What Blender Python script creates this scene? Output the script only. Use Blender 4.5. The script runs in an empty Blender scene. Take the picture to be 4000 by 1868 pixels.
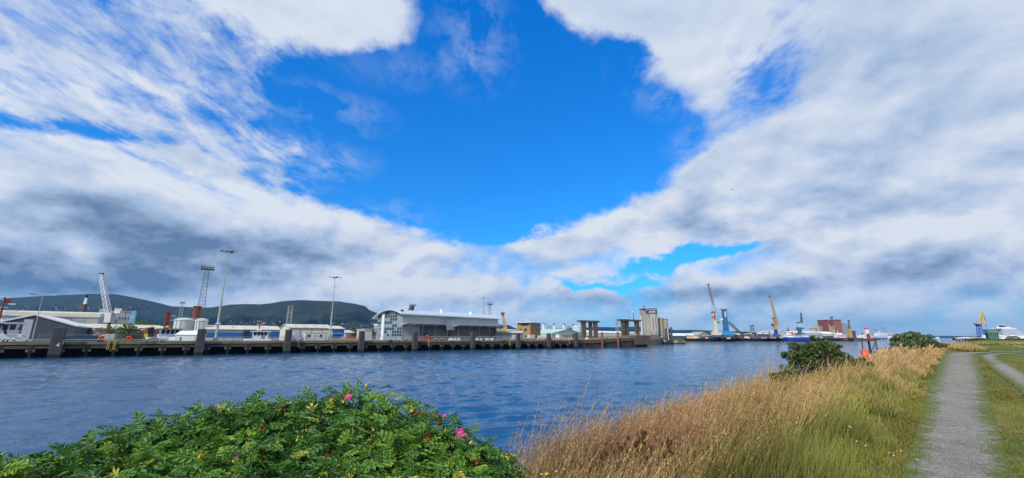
import bpy, math, random
import numpy as np
from mathutils import Vector, Matrix

# ------------------------------------------------------------------ camera, world, sun, exposure
SC = bpy.context.scene
COL = SC.collection
F, CX, CY, VH = 1680.0, 2000.0, 934.0, 1321.0      # lens in pixels of the 4000 px photograph
EYE = 6.0                                          # eye height above the water
TP = (VH - CY) / F
PITCH = math.atan(TP); CP = math.cos(PITCH); SP = math.sin(PITCH)
cam_d = bpy.data.cameras.new('camera'); cam = bpy.data.objects.new('camera', cam_d); COL.objects.link(cam)
cam.location = (0, 0, EYE); cam.rotation_euler = (math.pi/2 + PITCH, 0, 0)
cam_d.sensor_width = 36; cam_d.lens = 36*F/4000.0
cam_d.clip_start = 0.05; cam_d.clip_end = 60000
SC.camera = cam
SC.view_settings.view_transform = 'Standard'; SC.view_settings.look = 'None'
SC.view_settings.gamma = 1; SC.view_settings.use_curve_mapping = False
SC.view_settings.exposure = 0.0
SUN_AZ = math.radians(-148)                        # from +Y, clockwise; behind the camera to the left
SUN_EL = math.radians(40)

def lin(c):
    return tuple((x/12.92 if x <= 0.04045 else ((x+0.055)/1.055)**2.4) for x in c)
def H(h):
    h = h.lstrip('#'); return lin(tuple(int(h[i:i+2], 16)/255 for i in (0, 2, 4)))

def azel(u, v):
    a = (u-CX)/F; b = (v-CY)/F
    x, y, z = a, CP + b*SP, SP - b*CP
    l = math.sqrt(x*x+y*y+z*z)
    return math.atan2(x, y), math.asin(z/l)

class NT:
    """small helper to write node trees"""
    def __init__(s, tree): s.t = tree; s.n = tree.nodes; s.l = tree.links
    def new(s, typ, **kw):
        n = s.n.new(typ)
        for k, v in kw.items(): setattr(n, k, v)
        return n
    def set(s, inp, v):
        if isinstance(v, bpy.types.NodeSocket): s.l.new(v, inp)
        elif v is not None:
            if hasattr(inp.default_value, '__len__') and not hasattr(v, '__len__'): v = (v,)*len(inp.default_value)
            if hasattr(inp.default_value, '__len__') and len(inp.default_value) == 4 and len(v) == 3: v = tuple(v)+(1,)
            inp.default_value = v
    def m(s, op, a, b=None, c=None, clamp=False):
        n = s.new('ShaderNodeMath', operation=op, use_clamp=clamp)
        s.set(n.inputs[0], a)
        if b is not None: s.set(n.inputs[1], b)
        if c is not None: s.set(n.inputs[2], c)
        return n.outputs[0]
    def vm(s, op, a, b=None, out=0):
        n = s.new('ShaderNodeVectorMath', operation=op); s.set(n.inputs[0], a)
        if b is not None: s.set(n.inputs[1], b)
        return n.outputs[out]
    def noise(s, vec, scale, detail=4, rough=0.55, dist=0.0, out=0, lac=2.0):
        n = s.new('ShaderNodeTexNoise'); s.set(n.inputs['Vector'], vec)
        n.inputs['Scale'].default_value = scale; n.inputs['Detail'].default_value = detail
        n.inputs['Roughness'].default_value = rough; n.inputs['Distortion'].default_value = dist
        n.inputs['Lacunarity'].default_value = lac
        return n.outputs[out]
    def mapr(s, v, a, b, c=0.0, d=1.0, typ='LINEAR'):
        n = s.new('ShaderNodeMapRange', interpolation_type=typ, clamp=True)
        s.set(n.inputs[0], v); s.set(n.inputs[1], a); s.set(n.inputs[2], b); s.set(n.inputs[3], c); s.set(n.inputs[4], d)
        return n.outputs[0]
    def mix(s, f, a, b, blend='MIX'):
        n = s.new('ShaderNodeMix', data_type='RGBA', blend_type=blend); n.clamp_factor = True
        s.set(n.inputs[0], f); s.set(n.inputs[6], a); s.set(n.inputs[7], b)
        return n.outputs[2]
    def comb(s, x, y, z):
        n = s.new('ShaderNodeCombineXYZ'); s.set(n.inputs[0], x); s.set(n.inputs[1], y); s.set(n.inputs[2], z); return n.outputs[0]
    def sep(s, v):
        n = s.new('ShaderNodeSeparateXYZ'); s.set(n.inputs[0], v); return n.outputs
    def mapping(s, v, loc=(0,0,0), rot=(0,0,0), sc=(1,1,1), typ='POINT'):
        n = s.new('ShaderNodeMapping', vector_type=typ); s.set(n.inputs[0], v)
        n.inputs['Location'].default_value = loc; n.inputs['Rotation'].default_value = rot; n.inputs['Scale'].default_value = sc
        return n.outputs[0]
    def ramp(s, f, stops):
        n = s.new('ShaderNodeValToRGB'); s.set(n.inputs[0], f); cr = n.color_ramp
        while len(cr.elements) < len(stops): cr.elements.new(0.5)
        for e, (p, c) in zip(cr.elements, stops): e.position = p; e.color = tuple(c)+(1,) if len(c) == 3 else c
        return n.outputs[0]

# ---- world: a Nishita sky behind broken cloud laid out by direction
world = bpy.data.worlds.new('World'); SC.world = world; world.use_nodes = True
W_ = NT(world.node_tree)
for n in list(W_.n): W_.n.remove(n)
tc = W_.new('ShaderNodeTexCoord'); D = W_.vm('NORMALIZE', tc.outputs['Generated'])
dx, dy, dz = W_.sep(D)
sky = W_.new('ShaderNodeTexSky'); sky.sky_type = 'NISHITA'; sky.sun_disc = False
sky.sun_elevation = SUN_EL; sky.sun_rotation = SUN_AZ
sky.air_density = 1.0; sky.dust_density = 0.3; sky.ozone_density = 3.0
az = W_.m('ARCTAN2', dx, dy); el = W_.m('ARCSINE', dz)
P0 = W_.comb(az, el, 0.0)
# ragged edges: the layout coordinates are warped by noise
wn = W_.noise(W_.vm('MULTIPLY', D, (1, 1, 1.6)), 5.0, 5, 0.6, out=1)
wv = W_.vm('MULTIPLY', W_.vm('SUBTRACT', wn, (0.5, 0.5, 0.5)), (0.22, 0.16, 0))
P = W_.vm('ADD', P0, wv)
Pn = W_.vm('ADD', P0, W_.vm('MULTIPLY', wv, (0.5, 0.12, 0)))
def blob(vec, u, v, ru, rv, rot=0):
    a0, e0 = azel(u, v); c, s = math.cos(math.radians(rot)), math.sin(math.radians(rot))
    a1, e1 = azel(u+ru*c, v-ru*s); a2, e2 = azel(u+rv*s, v+rv*c)
    R1 = math.hypot(a1-a0, e1-e0); R2 = math.hypot(a2-a0, e2-e0)
    mp = W_.mapping(vec, (a0, e0, 0), (0, 0, math.atan2(e1-e0, a1-a0)), (R1, R2, 1), 'TEXTURE')
    g = W_.new('ShaderNodeTexGradient', gradient_type='SPHERICAL'); W_.l.new(mp, g.inputs[0])
    return g.outputs['Fac']
def field(base, vec, blobs):
    acc = base
    for (u, v, ru, rv, rot, w) in blobs:
        acc = W_.m('MULTIPLY_ADD', blob(vec, u, v, ru, rv, rot), w, acc)
    return acc
# cloud cover: + is cloud, - is open sky  (position, radii, tilt, weight)
COVER = [
 (1760,480,680,540,0,-1.75),(2120,470,760,520,0,-1.5),(2430,500,420,320,30,-1.2),
 (1850,800,520,300,0,-1.25),(1500,640,520,300,0,-0.9),(1860,60,300,330,0,-0.95),
 (1420,360,380,360,0,-0.6),
 (2680,1008,400,44,7,-1.7),(2360,1085,260,26,3,-1.3),(1950,950,240,90,0,-0.7),
 (3000,330,280,170,20,-0.62),(3080,130,200,200,0,-0.5),(2850,520,160,90,0,-0.25),
 (400,520,900,55,-13,-0.75),(800,250,800,240,-18,-0.38),(1000,540,480,110,-18,-0.45),(250,180,500,200,-18,-.15),
 (1380,120,470,190,-5,1.15),(1180,10,420,110,0,.5),(1300,430,220,40,-12,0.5),(1800,60,80,40,0,.3),
 (2450,60,620,150,-8,1.2),(2680,240,330,210,50,.95),(2900,40,300,150,0,.4),
 (1130,610,260,60,-16,0.45),(900,690,420,80,-14,.6),
 (1300,900,360,140,0,.8),(1680,985,320,110,0,.75),(1230,840,180,60,0,.4),
 (2350,880,560,95,22,0.95),(2050,960,330,55,8,.8),(2750,720,330,120,35,.6),
 (2600,900,500,100,10,.5),
]
NEUT = [(2000,900,2600,700,0,0)]
cov = field(0.55, P, COVER+[(3500,600,1500,900,20,.75),(3000,1180,1500,120,0,.35),(500,980,1300,330,-8,.9),(1500,1150,900,120,0,.5),(2600,60,600,200,0,.3),(1350,80,500,180,0,.3)])
ripple = field(0.0, P0, [(350,350,1300,620,-12,2.4),(3000,250,420,420,30,1.3),(1250,120,600,300,0,.6)])
ripple = W_.mapr(ripple, 0.1, 0.9, 0.36, 1.0)
# streaks run away from the camera in the cloud layer, so they fan out of the horizon
h = W_.m('ADD', W_.m('MAXIMUM', dz, 0.0), 0.10)
q = W_.comb(W_.m('DIVIDE', dx, h), W_.m('DIVIDE', dy, h), 0.0)
qs = W_.mapping(q, (0,0,0), (0,0,math.radians(8)), (1.0, 0.30, 1))
streak = W_.noise(qs, 3.4, 12, 0.68, 0.5)
mott = W_.noise(W_.mapping(q, (3,1,0), (0,0,0.3), (1,0.7,1)), 9.0, 8, 0.66, 0.3)
puff = W_.noise(W_.vm('MULTIPLY', D, (1, 1, 1.8)), 6.0, 12, 0.62, 0.15)
low = W_.mapr(el, 0.10, 0.42, 1.0, 0.0, 'SMOOTHSTEP')
hi_tex = W_.m('ADD', W_.m('MULTIPLY', W_.m('SUBTRACT', streak, 0.5), 2.1), W_.m('MULTIPLY', W_.m('SUBTRACT', mott, 0.5), 1.5))
lo_tex = W_.m('MULTIPLY', W_.m('SUBTRACT', puff, 0.5), 1.9)
hi_tex = W_.m('MULTIPLY', hi_tex, ripple)
tex = W_.m('ADD', W_.m('MULTIPLY', hi_tex, W_.m('SUBTRACT', 1.0, low)), W_.m('MULTIPLY', lo_tex, low))
dens = W_.m('ADD', cov, tex)
alpha = W_.mapr(dens, -0.14, 0.80, 0.0, 1.0, 'SMOOTHSTEP')
thin = field(0.0, P0, [(1270,420,330,110,-12,1.0),(1850,150,260,230,-50,.9),(2560,340,260,140,-20,.8),(1150,620,300,160,-10,.8),(1330,640,200,90,0,.5),(1560,260,300,120,0,.4),(2750,560,220,120,20,.8),(1500,850,260,90,0,.7)])
thin = W_.m('MULTIPLY', W_.mapr(W_.m('ADD', W_.m('MULTIPLY', mott, .5), W_.m('MULTIPLY', streak, .5)), .46, .66), W_.mapr(thin, 0, .9, 0, .62))
alpha = W_.m('MAXIMUM', alpha, thin)
# grey undersides: 0 white .. 1 slate
DARK = [
 (200,900,700,190,-6,.50),(60,1090,1000,130,0,1.0),(420,780,620,190,-30,.42),(800,960,480,170,-8,.50),
 (1150,1000,420,120,0,.45),(1290,960,380,90,0,.25),(700,1130,900,60,0,.35),
 (2680,830,200,80,30,.45),(2780,900,170,70,0,.45),(2950,850,120,40,0,.3),
 (3300,1080,900,60,3,.24),(3750,1030,600,110,5,.36),(3500,1000,500,60,10,.22),(2900,1140,700,55,3,.38),(2300,1170,900,60,0,.35),
 (3800,430,600,500,20,.26),(3400,120,500,300,30,.24),(3350,700,800,160,10,.25),(3700,1150,500,50,3,.3),
 (2500,70,600,130,0,.22),(3300,560,1300,700,10,.14),(1300,100,400,120,0,.05),
 (3300,930,300,60,10,-.25),(3750,880,400,70,10,-.35),(3700,640,500,140,20,-.2),(3200,1060,200,30,0,-.2),
 (300,330,700,300,0,-.12),(500,640,700,110,-18,-.3),(1250,850,260,50,-10,-.3),(300,960,160,60,-40,-.4),(2500,880,500,60,20,-.15),
 (3700,560,500,160,30,-.18),
]
drk = field(0.13, Pn, DARK)
shade = W_.noise(W_.vm('MULTIPLY', D, (1, 1, 2.2)), 3.4, 5, 0.5, 0.3)
drk = W_.m('ADD', drk, W_.m('MULTIPLY', W_.m('SUBTRACT', shade, 0.5), W_.mapr(el, 0.1, 0.6, 0.6, 0.22)))
drk = W_.m('SUBTRACT', drk, W_.m('MULTIPLY', W_.m('SUBTRACT', puff, 0.5), W_.m('MULTIPLY', low, 0.35)))
pa = W_.noise(W_.vm('MULTIPLY', D, (1, 1, 1.8)), 6.0, 9, 0.57, 0.15)
pb = W_.noise(W_.vm('MULTIPLY', W_.vm('ADD', D, (-0.014, 0, 0.024)), (1, 1, 1.8)), 6.0, 9, 0.57, 0.15)
drk = W_.m('ADD', drk, W_.m('MULTIPLY', W_.m('SUBTRACT', pb, pa), W_.mapr(el, 0.05, 0.7, 2.3, 0.5)))
ccol = W_.ramp(drk, [(0.0, H('#e2e9f3')), (0.28, H('#c7d5ea')), (0.5, H('#abc1df')), (0.75, H('#8ba3c1')), (1.0, H('#6480a5'))])
# open sky: saturated blue, paler to the horizon
tint = W_.mix(W_.mapr(el, 0.0, 0.75, 0, 1), (0.20, 0.80, 1.25), (0.004, 1.02, 2.1))
blue = W_.mix(1.0, sky.outputs[0], tint, 'MULTIPLY')
bg1 = W_.new('ShaderNodeBackground'); W_.l.new(blue, bg1.inputs[0]); bg1.inputs[1].default_value = 0.13
bg2 = W_.new('ShaderNodeBackground'); W_.l.new(ccol, bg2.inputs[0]); bg2.inputs[1].default_value = 1.0
# thin blue-grey veil just above the horizon
hz = W_.mapr(el, 0.0, 0.10, 0.75, 1.0)
a2 = W_.m('MULTIPLY', alpha, hz)
ms = W_.new('ShaderNodeMixShader'); W_.l.new(a2, ms.inputs[0]); W_.l.new(bg1.outputs[0], ms.inputs[1]); W_.l.new(bg2.outputs[0], ms.inputs[2])
wo = W_.new('ShaderNodeOutputWorld'); W_.l.new(ms.outputs[0], wo.inputs[0])
world.cycles.sampling_method = 'MANUAL'; world.cycles.sample_map_resolution = 512

sun_d = bpy.data.lights.new('sun', 'SUN'); sun_d.energy = 3.6; sun_d.angle = math.radians(0.6); sun_d.color = (1.0, 0.94, 0.84)
sun_o = bpy.data.objects.new('sun', sun_d); COL.objects.link(sun_o)
sv = Vector((math.sin(SUN_AZ)*math.cos(SUN_EL), math.cos(SUN_AZ)*math.cos(SUN_EL), math.sin(SUN_EL)))
sun_o.rotation_euler = sv.to_track_quat('Z', 'Y').to_euler(); sun_o.location = sv*50

# ------------------------------------------------------------------ placing: photograph columns to points on the ground plan
R = np.random.RandomState(7); random.seed(7)
def ap(u): return (u-CX)/F*CP                       # X/Y of a column at the horizon
QA = math.radians(37.37)                            # direction of the far quay
RV = (math.cos(QA), math.sin(QA)); NV = (-math.sin(QA), math.cos(QA))
def Yn(u, n): return n/(NV[1] + NV[0]*ap(u))        # forward distance where column u meets the line n metres across the river
def G(u, n): y = Yn(u, n); return (ap(u)*y, y)
def GY(u, y): return (ap(u)*y, y)
def Wp(u, v, Y):
    a = (u-CX)/F; b = (v-CY)/F; t = Y/(CP + b*SP)
    return Vector((a*t, Y, EYE + t*(SP - b*CP)))
def Zv(v, Y): return Wp(CX, v, Y).z
def RN(s, n): return (s*RV[0] + n*NV[0], s*RV[1] + n*NV[1])
DECK = 4.8

# ------------------------------------------------------------------ materials
MATS = {}
def mat(name, col, rough=0.7, var=0.12, scale=1.5, metal=0.0, spec=0.3, bump=0.0, streak=False, dirt=None, bscale=None, seams=None):
    if name in MATS: return MATS[name]
    c = H(col) if isinstance(col, str) else col
    m_ = bpy.data.materials.new(name); m_.use_nodes = True; t = NT(m_.node_tree)
    b = t.n['Principled BSDF']; b.inputs['Roughness'].default_value = rough; b.inputs['Metallic'].default_value = metal
    b.inputs['Specular IOR Level'].default_value = spec
    tc_ = t.new('ShaderNodeTexCoord'); o = tc_.outputs['Object']
    nz = t.noise(t.mapping(o, (0,0,0), (0,0,0), (1, 1, 0.25) if streak else (1, 1, 1)), scale, 5, 0.6)
    f = t.mapr(nz, 0.3, 0.7, 1-var, 1+var)
    cc = t.mix(1.0, c, t.comb(f, f, f), 'MULTIPLY')
    if dirt:
        dn = t.noise(t.mapping(o, (7,3,1), (0,0,0), (1, 1, 0.3)), scale*0.6, 6, 0.65)
        cc = t.mix(t.mapr(dn, dirt[1], dirt[1]+0.15), cc, H(dirt[0]))
    t.l.new(cc, b.inputs['Base Color'])
    hgt = None
    if seams:
        w = t.new('ShaderNodeTexWave', wave_type='BANDS', bands_direction=seams[0]); t.l.new(o, w.inputs[0])
        w.inputs['Scale'].default_value = seams[1]; hgt = w.outputs[1]
        bp = t.new('ShaderNodeBump'); t.l.new(hgt, bp.inputs['Height']); bp.inputs['Strength'].default_value = 0.6; bp.inputs['Distance'].default_value = 0.05
        t.l.new(bp.outputs[0], b.inputs['Normal'])
    elif bump:
        bn = t.noise(o, bscale or scale*4, 6, 0.65)
        bp = t.new('ShaderNodeBump'); t.l.new(bn, bp.inputs['Height']); bp.inputs['Strength'].default_value = bump; bp.inputs['Distance'].default_value = 0.1
        t.l.new(bp.outputs[0], b.inputs['Normal'])
    MATS[name] = m_; return m_
M = {}
M['white'] = mat('white_paint', '#e2e4e4', .5, .05, .5, dirt=('#b9b8ae', .62))
M['cream'] = mat('cream_cladding', '#d3d0bd', .6, .06, .2, seams=('X', 1.2), dirt=('#a8a492', .64))
M['creamroof'] = mat('cream_roof_sheet', '#cbc8b4', .6, .08, .2, dirt=('#9b988a', .6))
M['grey'] = mat('grey_cladding', '#a0a4a7', .5, .06, .3, seams=('X', 1.0))
M['lgrey'] = mat('light_grey_cladding', '#b4b8ba', .5, .06, .3, seams=('X', 1.0))
M['dgrey'] = mat('dark_grey_cladding', '#4c5258', .6, .08, .3, seams=('X', 1.0), dirt=('#6b5a50', .66))
M['roofgrey'] = mat('pale_grey_roof', '#c6c8c6', .5, .06, .15, dirt=('#9d9c94', .62))
M['silver'] = mat('silver_roof', '#cdd3d8', .35, .04, .3, metal=.2)
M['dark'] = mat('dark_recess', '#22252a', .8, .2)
M['black'] = mat('black_rubber', '#17181a', .8, .2)
M['steel'] = mat('galvanised_steel', '#9aa2a8', .4, .1, 3, metal=.5)
M['mast'] = mat('mast_steel', '#a9aba6', .5, .08, 1, metal=.2)
M['lattice'] = mat('dark_lattice_steel', '#5a5450', .6, .15, 1)
M['rust'] = mat('rusty_steel', '#7c4431', .8, .25, .8, dirt=('#3f2c25', .6))
M['redpaint'] = mat('red_paint', '#953632', .5, .12, 1)
M['orange'] = mat('orange_plastic', '#e04a1c', .4, .06, 3)
M['yellow'] = mat('yellow_paint', '#e0b81e', .5, .1, 2)
M['ochre'] = mat('ochre_paint', '#bd9148', .5, .12, .5)
M['blue'] = mat('blue_paint', '#2b62a4', .4, .1, .3)
M['blue2'] = mat('deep_blue_paint', '#2541a0', .4, .08, .2)
M['craneblue'] = mat('crane_blue_paint', '#356a9c', .5, .1, .15)
M['tealblue'] = mat('pale_teal_panels', '#7fb4c4', .5, .3, .35)
M['glass'] = mat('window_glass', '#2a3a46', .08, .3, .5, spec=.9)
M['glassl'] = mat('pale_glass', '#7f9aa6', .1, .25, .4, spec=.9)
M['brick'] = mat('yellow_brick', '#a3835f', .8, .15, 3)
M['redbrick'] = mat('red_brown_brick', '#8d4f48', .8, .15, .1)
M['concrete'] = mat('weathered_concrete', '#746c5c', .85, .22, .4, dirt=('#46402f', .52), bump=.3)
M['conclight'] = mat('pale_concrete', '#a6a398', .85, .14, .2, streak=True, dirt=('#7c776c', .58))
M['concdark'] = mat('dark_wet_concrete', '#38362c', .8, .3, .6, dirt=('#252a20', .5), bump=.4)
M['portal'] = mat('portal_concrete', '#63564a', .85, .2, .4, dirt=('#453e37', .55), bump=.3)
M['fender'] = mat('fender_pile_concrete', '#48474b', .8, .22, .5, dirt=('#2f2f33', .55), bump=.3)
M['weed'] = mat('weedy_tidal_concrete', '#1e241c', .8, .4, 1.5, dirt=('#39422a', .6), bump=.4)
M['asphalt'] = mat('yard_asphalt', '#6d6b66', .9, .15, .1)
M['wood'] = mat('old_timber', '#4c443a', .85, .3, 2, bump=.4)
M['green'] = mat('green_sheet', '#9fbfa8', .6, .06, .1)
M['pavilion'] = mat('green_grey_panels', '#6d8f86', .45, .1, .2)
M['tent'] = mat('white_canvas', '#eceef0', .7, .03, .5)
M['scrap'] = mat('scrap_metal', '#6e4b3a', .8, .5, 1.5, dirt=('#a5a19b', .66))
M['purple'] = mat('magenta_petal', '#bf2e92', .5, .15, 40)
M['skin'] = mat('skin', '#c58f72', .6)
M['navycloth'] = mat('navy_cloth', '#1c2540', .9)
M['wcloth'] = mat('white_cloth', '#dddddd', .9)

# ------------------------------------------------------------------ mesh building
class MB:
    def __init__(s): s.v = []; s.f = []; s.c = []
    def add(s, vs, fs):
        o = len(s.v); s.v += [tuple(p) for p in vs]; s.f += [tuple(i+o for i in f) for f in fs]; return s
    def box(s, x0, x1, y0, y1, z0, z1):
        return s.add([(x0,y0,z0),(x1,y0,z0),(x1,y1,z0),(x0,y1,z0),(x0,y0,z1),(x1,y0,z1),(x1,y1,z1),(x0,y1,z1)],
              [(0,3,2,1),(4,5,6,7),(0,1,5,4),(1,2,6,5),(2,3,7,6),(3,0,4,7)])
    def tbox(s, cx, cy, z0, z1, a0, b0, a1, b1, dx=0, dy=0):
        """tapered box"""
        return s.add([(cx-a0/2,cy-b0/2,z0),(cx+a0/2,cy-b0/2,z0),(cx+a0/2,cy+b0/2,z0),(cx-a0/2,cy+b0/2,z0),
               (cx+dx-a1/2,cy+dy-b1/2,z1),(cx+dx+a1/2,cy+dy-b1/2,z1),(cx+dx+a1/2,cy+dy+b1/2,z1),(cx+dx-a1/2,cy+dy+b1/2,z1)],
              [(0,3,2,1),(4,5,6,7),(0,1,5,4),(1,2,6,5),(2,3,7,6),(3,0,4,7)])
    def bar(s, p, q, r, n=5, r2=None, caps=True):
        p = Vector(p); q = Vector(q); d = q-p
        if d.length < 1e-6: return s
        r2 = r if r2 is None else r2
        a = d.orthogonal().normalized(); b = d.cross(a).normalized(); vs = []
        for (c, rr) in ((p, r), (q, r2)):
            for k in range(n):
                t = 2*math.pi*(k+.5)/n; vs.append(c + a*math.cos(t)*rr + b*math.sin(t)*rr)
        fs = [(k, (k+1) % n, n+(k+1) % n, n+k) for k in range(n)]
        if caps: fs += [tuple(range(n-1, -1, -1)), tuple(range(n, 2*n))]
        return s.add(vs, fs)
    def prism(s, pts, y0, y1, axis='y'):
        """pts: (a,b) polygon, extruded along the axis"""
        n = len(pts)
        if axis == 'y': vs = [(a, y0, b) for a, b in pts] + [(a, y1, b) for a, b in pts]
        elif axis == 'x': vs = [(y0, a, b) for a, b in pts] + [(y1, a, b) for a, b in pts]
        else: vs = [(a, b, y0) for a, b in pts] + [(a, b, y1) for a, b in pts]
        return s.add(vs, [tuple(range(n)), tuple(range(2*n-1, n-1, -1))] + [(k, k+n, (k+1) % n+n, (k+1) % n) for k in range(n)])
    def cyl(s, x, y, z0, z1, r, n=16, r1=None): return s.bar((x,y,z0), (x,y,z1), r, n, r if r1 is None else r1)
    def lathe(s, prof, n=16, cx=0, cy=0):
        vs = []; fs = []
        for (r, z) in prof:
            for k in range(n): t = 2*math.pi*k/n; vs.append((cx+r*math.cos(t), cy+r*math.sin(t), z))
        for i in range(len(prof)-1):
            for k in range(n): fs.append((i*n+k, i*n+(k+1) % n, (i+1)*n+(k+1) % n, (i+1)*n+k))
        fs.append(tuple(range(n-1, -1, -1))); o = (len(prof)-1)*n; fs.append(tuple(range(o, o+n)))
        return s.add(vs, fs)
    def torus(s, c, R0, r, axis='y', n=20, m=8):
        vs = []; fs = []
        for i in range(n):
            t = 2*math.pi*i/n
            for j in range(m):
                w = 2*math.pi*j/m; rr = R0 + r*math.cos(w); h = r*math.sin(w)
                p = (rr*math.cos(t), h, rr*math.sin(t)) if axis == 'y' else ((h, rr*math.cos(t), rr*math.sin(t)) if axis == 'x' else (rr*math.cos(t), rr*math.sin(t), h))
                vs.append((c[0]+p[0], c[1]+p[1], c[2]+p[2]))
                fs.append((i*m+j, ((i+1) % n)*m+j, ((i+1) % n)*m+(j+1) % m, i*m+(j+1) % m))
        return s.add(vs, fs)
    def blob(s, c, r, n=8, m=6, jit=0.0):
        vs = []; fs = []
        for i in range(m+1):
            ph = math.pi*i/m
            for k in range(n):
                t = 2*math.pi*k/n; j = 1+(random.random()-.5)*2*jit
                vs.append((c[0]+r[0]*math.sin(ph)*math.cos(t)*j, c[1]+r[1]*math.sin(ph)*math.sin(t)*j, c[2]+r[2]*math.cos(ph)*j))
        for i in range(m):
            for k in range(n): fs.append((i*n+k, (i+1)*n+k, (i+1)*n+(k+1) % n, i*n+(k+1) % n))
        return s.add(vs, fs)
    def lattice(s, p, q, w0, w1, nseg, r, up=(0,0,1), rb=None):
        """four chords with zigzag bracing between p and q"""
        p = Vector(p); q = Vector(q); d = (q-p).normalized(); u_ = Vector(up)
        if abs(d.dot(u_)) > .95: u_ = Vector((1,0,0))
        a = d.cross(u_).normalized(); b = d.cross(a).normalized(); rb = rb or r*.6
        ring = []
        for i in range(nseg+1):
            t = i/nseg; c = p.lerp(q, t); w = (w0+(w1-w0)*t)/2
            ring.append([c+a*w+b*w, c-a*w+b*w, c-a*w-b*w, c+a*w-b*w])
        for k in range(4): s.bar(ring[0][k], ring[-1][k], r, 4)
        for i in range(nseg):
            for k in range(4):
                k2 = (k+1) % 4
                if (i+k) % 2: s.bar(ring[i][k], ring[i+1][k2], rb, 3, caps=False)
                else: s.bar(ring[i][k2], ring[i+1][k], rb, 3, caps=False)
                s.bar(ring[i+1][k], ring[i+1][k2], rb, 3, caps=False)
        return s
    def build(s, name, m_, parent=None, smooth=False, loc=None, rz=0, bevel=0):
        me = bpy.data.meshes.new(name); me.from_pydata(s.v, [], s.f)
        me.materials.append(m_); me.update()
        import bmesh
        bm = bmesh.new(); bm.from_mesh(me); bmesh.ops.recalc_face_normals(bm, faces=bm.faces)
        if bevel: bmesh.ops.bevel(bm, geom=list(bm.edges), offset=bevel, segments=1, affect='EDGES')
        bm.to_mesh(me); bm.free()
        if smooth: me.polygons.foreach_set('use_smooth', [True]*len(me.polygons))
        o = bpy.data.objects.new(name, me); COL.objects.link(o); o.parent = parent
        if loc is not None: o.location = loc
        if rz: o.rotation_euler.z = rz
        return o
def tag(o, label=None, cat=None, group=None, kind=None):
    if label: o['label'] = label
    if cat: o['category'] = cat
    if group: o['group'] = group
    if kind: o['kind'] = kind
    return o
def thing(name, label, cat, loc, rz=0, group=None):
    o = bpy.data.objects.new(name, None); COL.objects.link(o); o.location = loc; o.rotation_euler.z = rz
    o.empty_display_size = .5
    return tag(o, label, cat, group)
KIDS = {}
def kids(o):
    return [c for c in COL.objects if c.parent == o]
def copy_tree(o, loc=None, rz=None, label=None, parent=None, sc=None, _k=None):
    if _k is None:
        _k = {}
        for c in COL.objects:
            if c.parent: _k.setdefault(c.parent.name, []).append(c)
    c = o.copy(); COL.objects.link(c); c.parent = parent
    if loc is not None: c.location = loc
    if rz is not None: c.rotation_euler.z = rz
    if label: c['label'] = label
    if sc: c.scale = sc if hasattr(sc, '__len__') else (sc,)*3
    for ch in _k.get(o.name, []): copy_tree(ch, parent=c, _k=_k)
    return c
def clone(o, parent, loc, rz=None):
    c = o.copy(); COL.objects.link(c); c.parent = parent; c.location = loc
    if rz is not None: c.rotation_euler.z = rz
    return c
def npmesh(name, V, Fq, m_, kind=None, cols=None, parent=None, smooth=False, tri=False):
    """fast mesh from numpy arrays: V (n,3), Fq (m,k)"""
    me = bpy.data.meshes.new(name); k = Fq.shape[1]
    me.vertices.add(len(V)); me.vertices.foreach_set('co', V.astype(np.float32).ravel())
    me.loops.add(Fq.size); me.loops.foreach_set('vertex_index', Fq.astype(np.int32).ravel())
    me.polygons.add(len(Fq)); me.polygons.foreach_set('loop_start', np.arange(0, Fq.size, k, dtype=np.int32))
    try: me.polygons.foreach_set('loop_total', np.full(len(Fq), k, dtype=np.int32))
    except Exception: pass
    if smooth: me.polygons.foreach_set('use_smooth', np.ones(len(Fq), dtype=bool))
    me.update(calc_edges=True)
    if cols is not None:
        for nm, (dt, arr) in cols.items():
            at = me.attributes.new(nm, dt, 'POINT')
            at.data.foreach_set('color' if dt == 'FLOAT_COLOR' else 'value', arr.astype(np.float32).ravel())
    me.materials.append(m_)
    o = bpy.data.objects.new(name, me); COL.objects.link(o); o.parent = parent
    if kind: o['kind'] = kind
    return o
def vnoise(x, y, seed=0):
    """smooth value noise on numpy arrays"""
    rs = np.random.RandomState(seed); T = rs.rand(64, 64)
    xi = np.floor(x).astype(int); yi = np.floor(y).astype(int); fx = x-xi; fy = y-yi
    fx = fx*fx*(3-2*fx); fy = fy*fy*(3-2*fy)
    g = lambda i, j: T[i % 64, j % 64]
    return (g(xi, yi)*(1-fx)+g(xi+1, yi)*fx)*(1-fy)+(g(xi, yi+1)*(1-fx)+g(xi+1, yi+1)*fx)*fy
def fbm(x, y, seed=0, o=4):
    s = 0; a = .5
    for k in range(o): s = s+a*(vnoise(x, y, seed+k)-.5)*2; x = x*2.03+5.1; y = y*2.03+3.7; a *= .5
    return s

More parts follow.
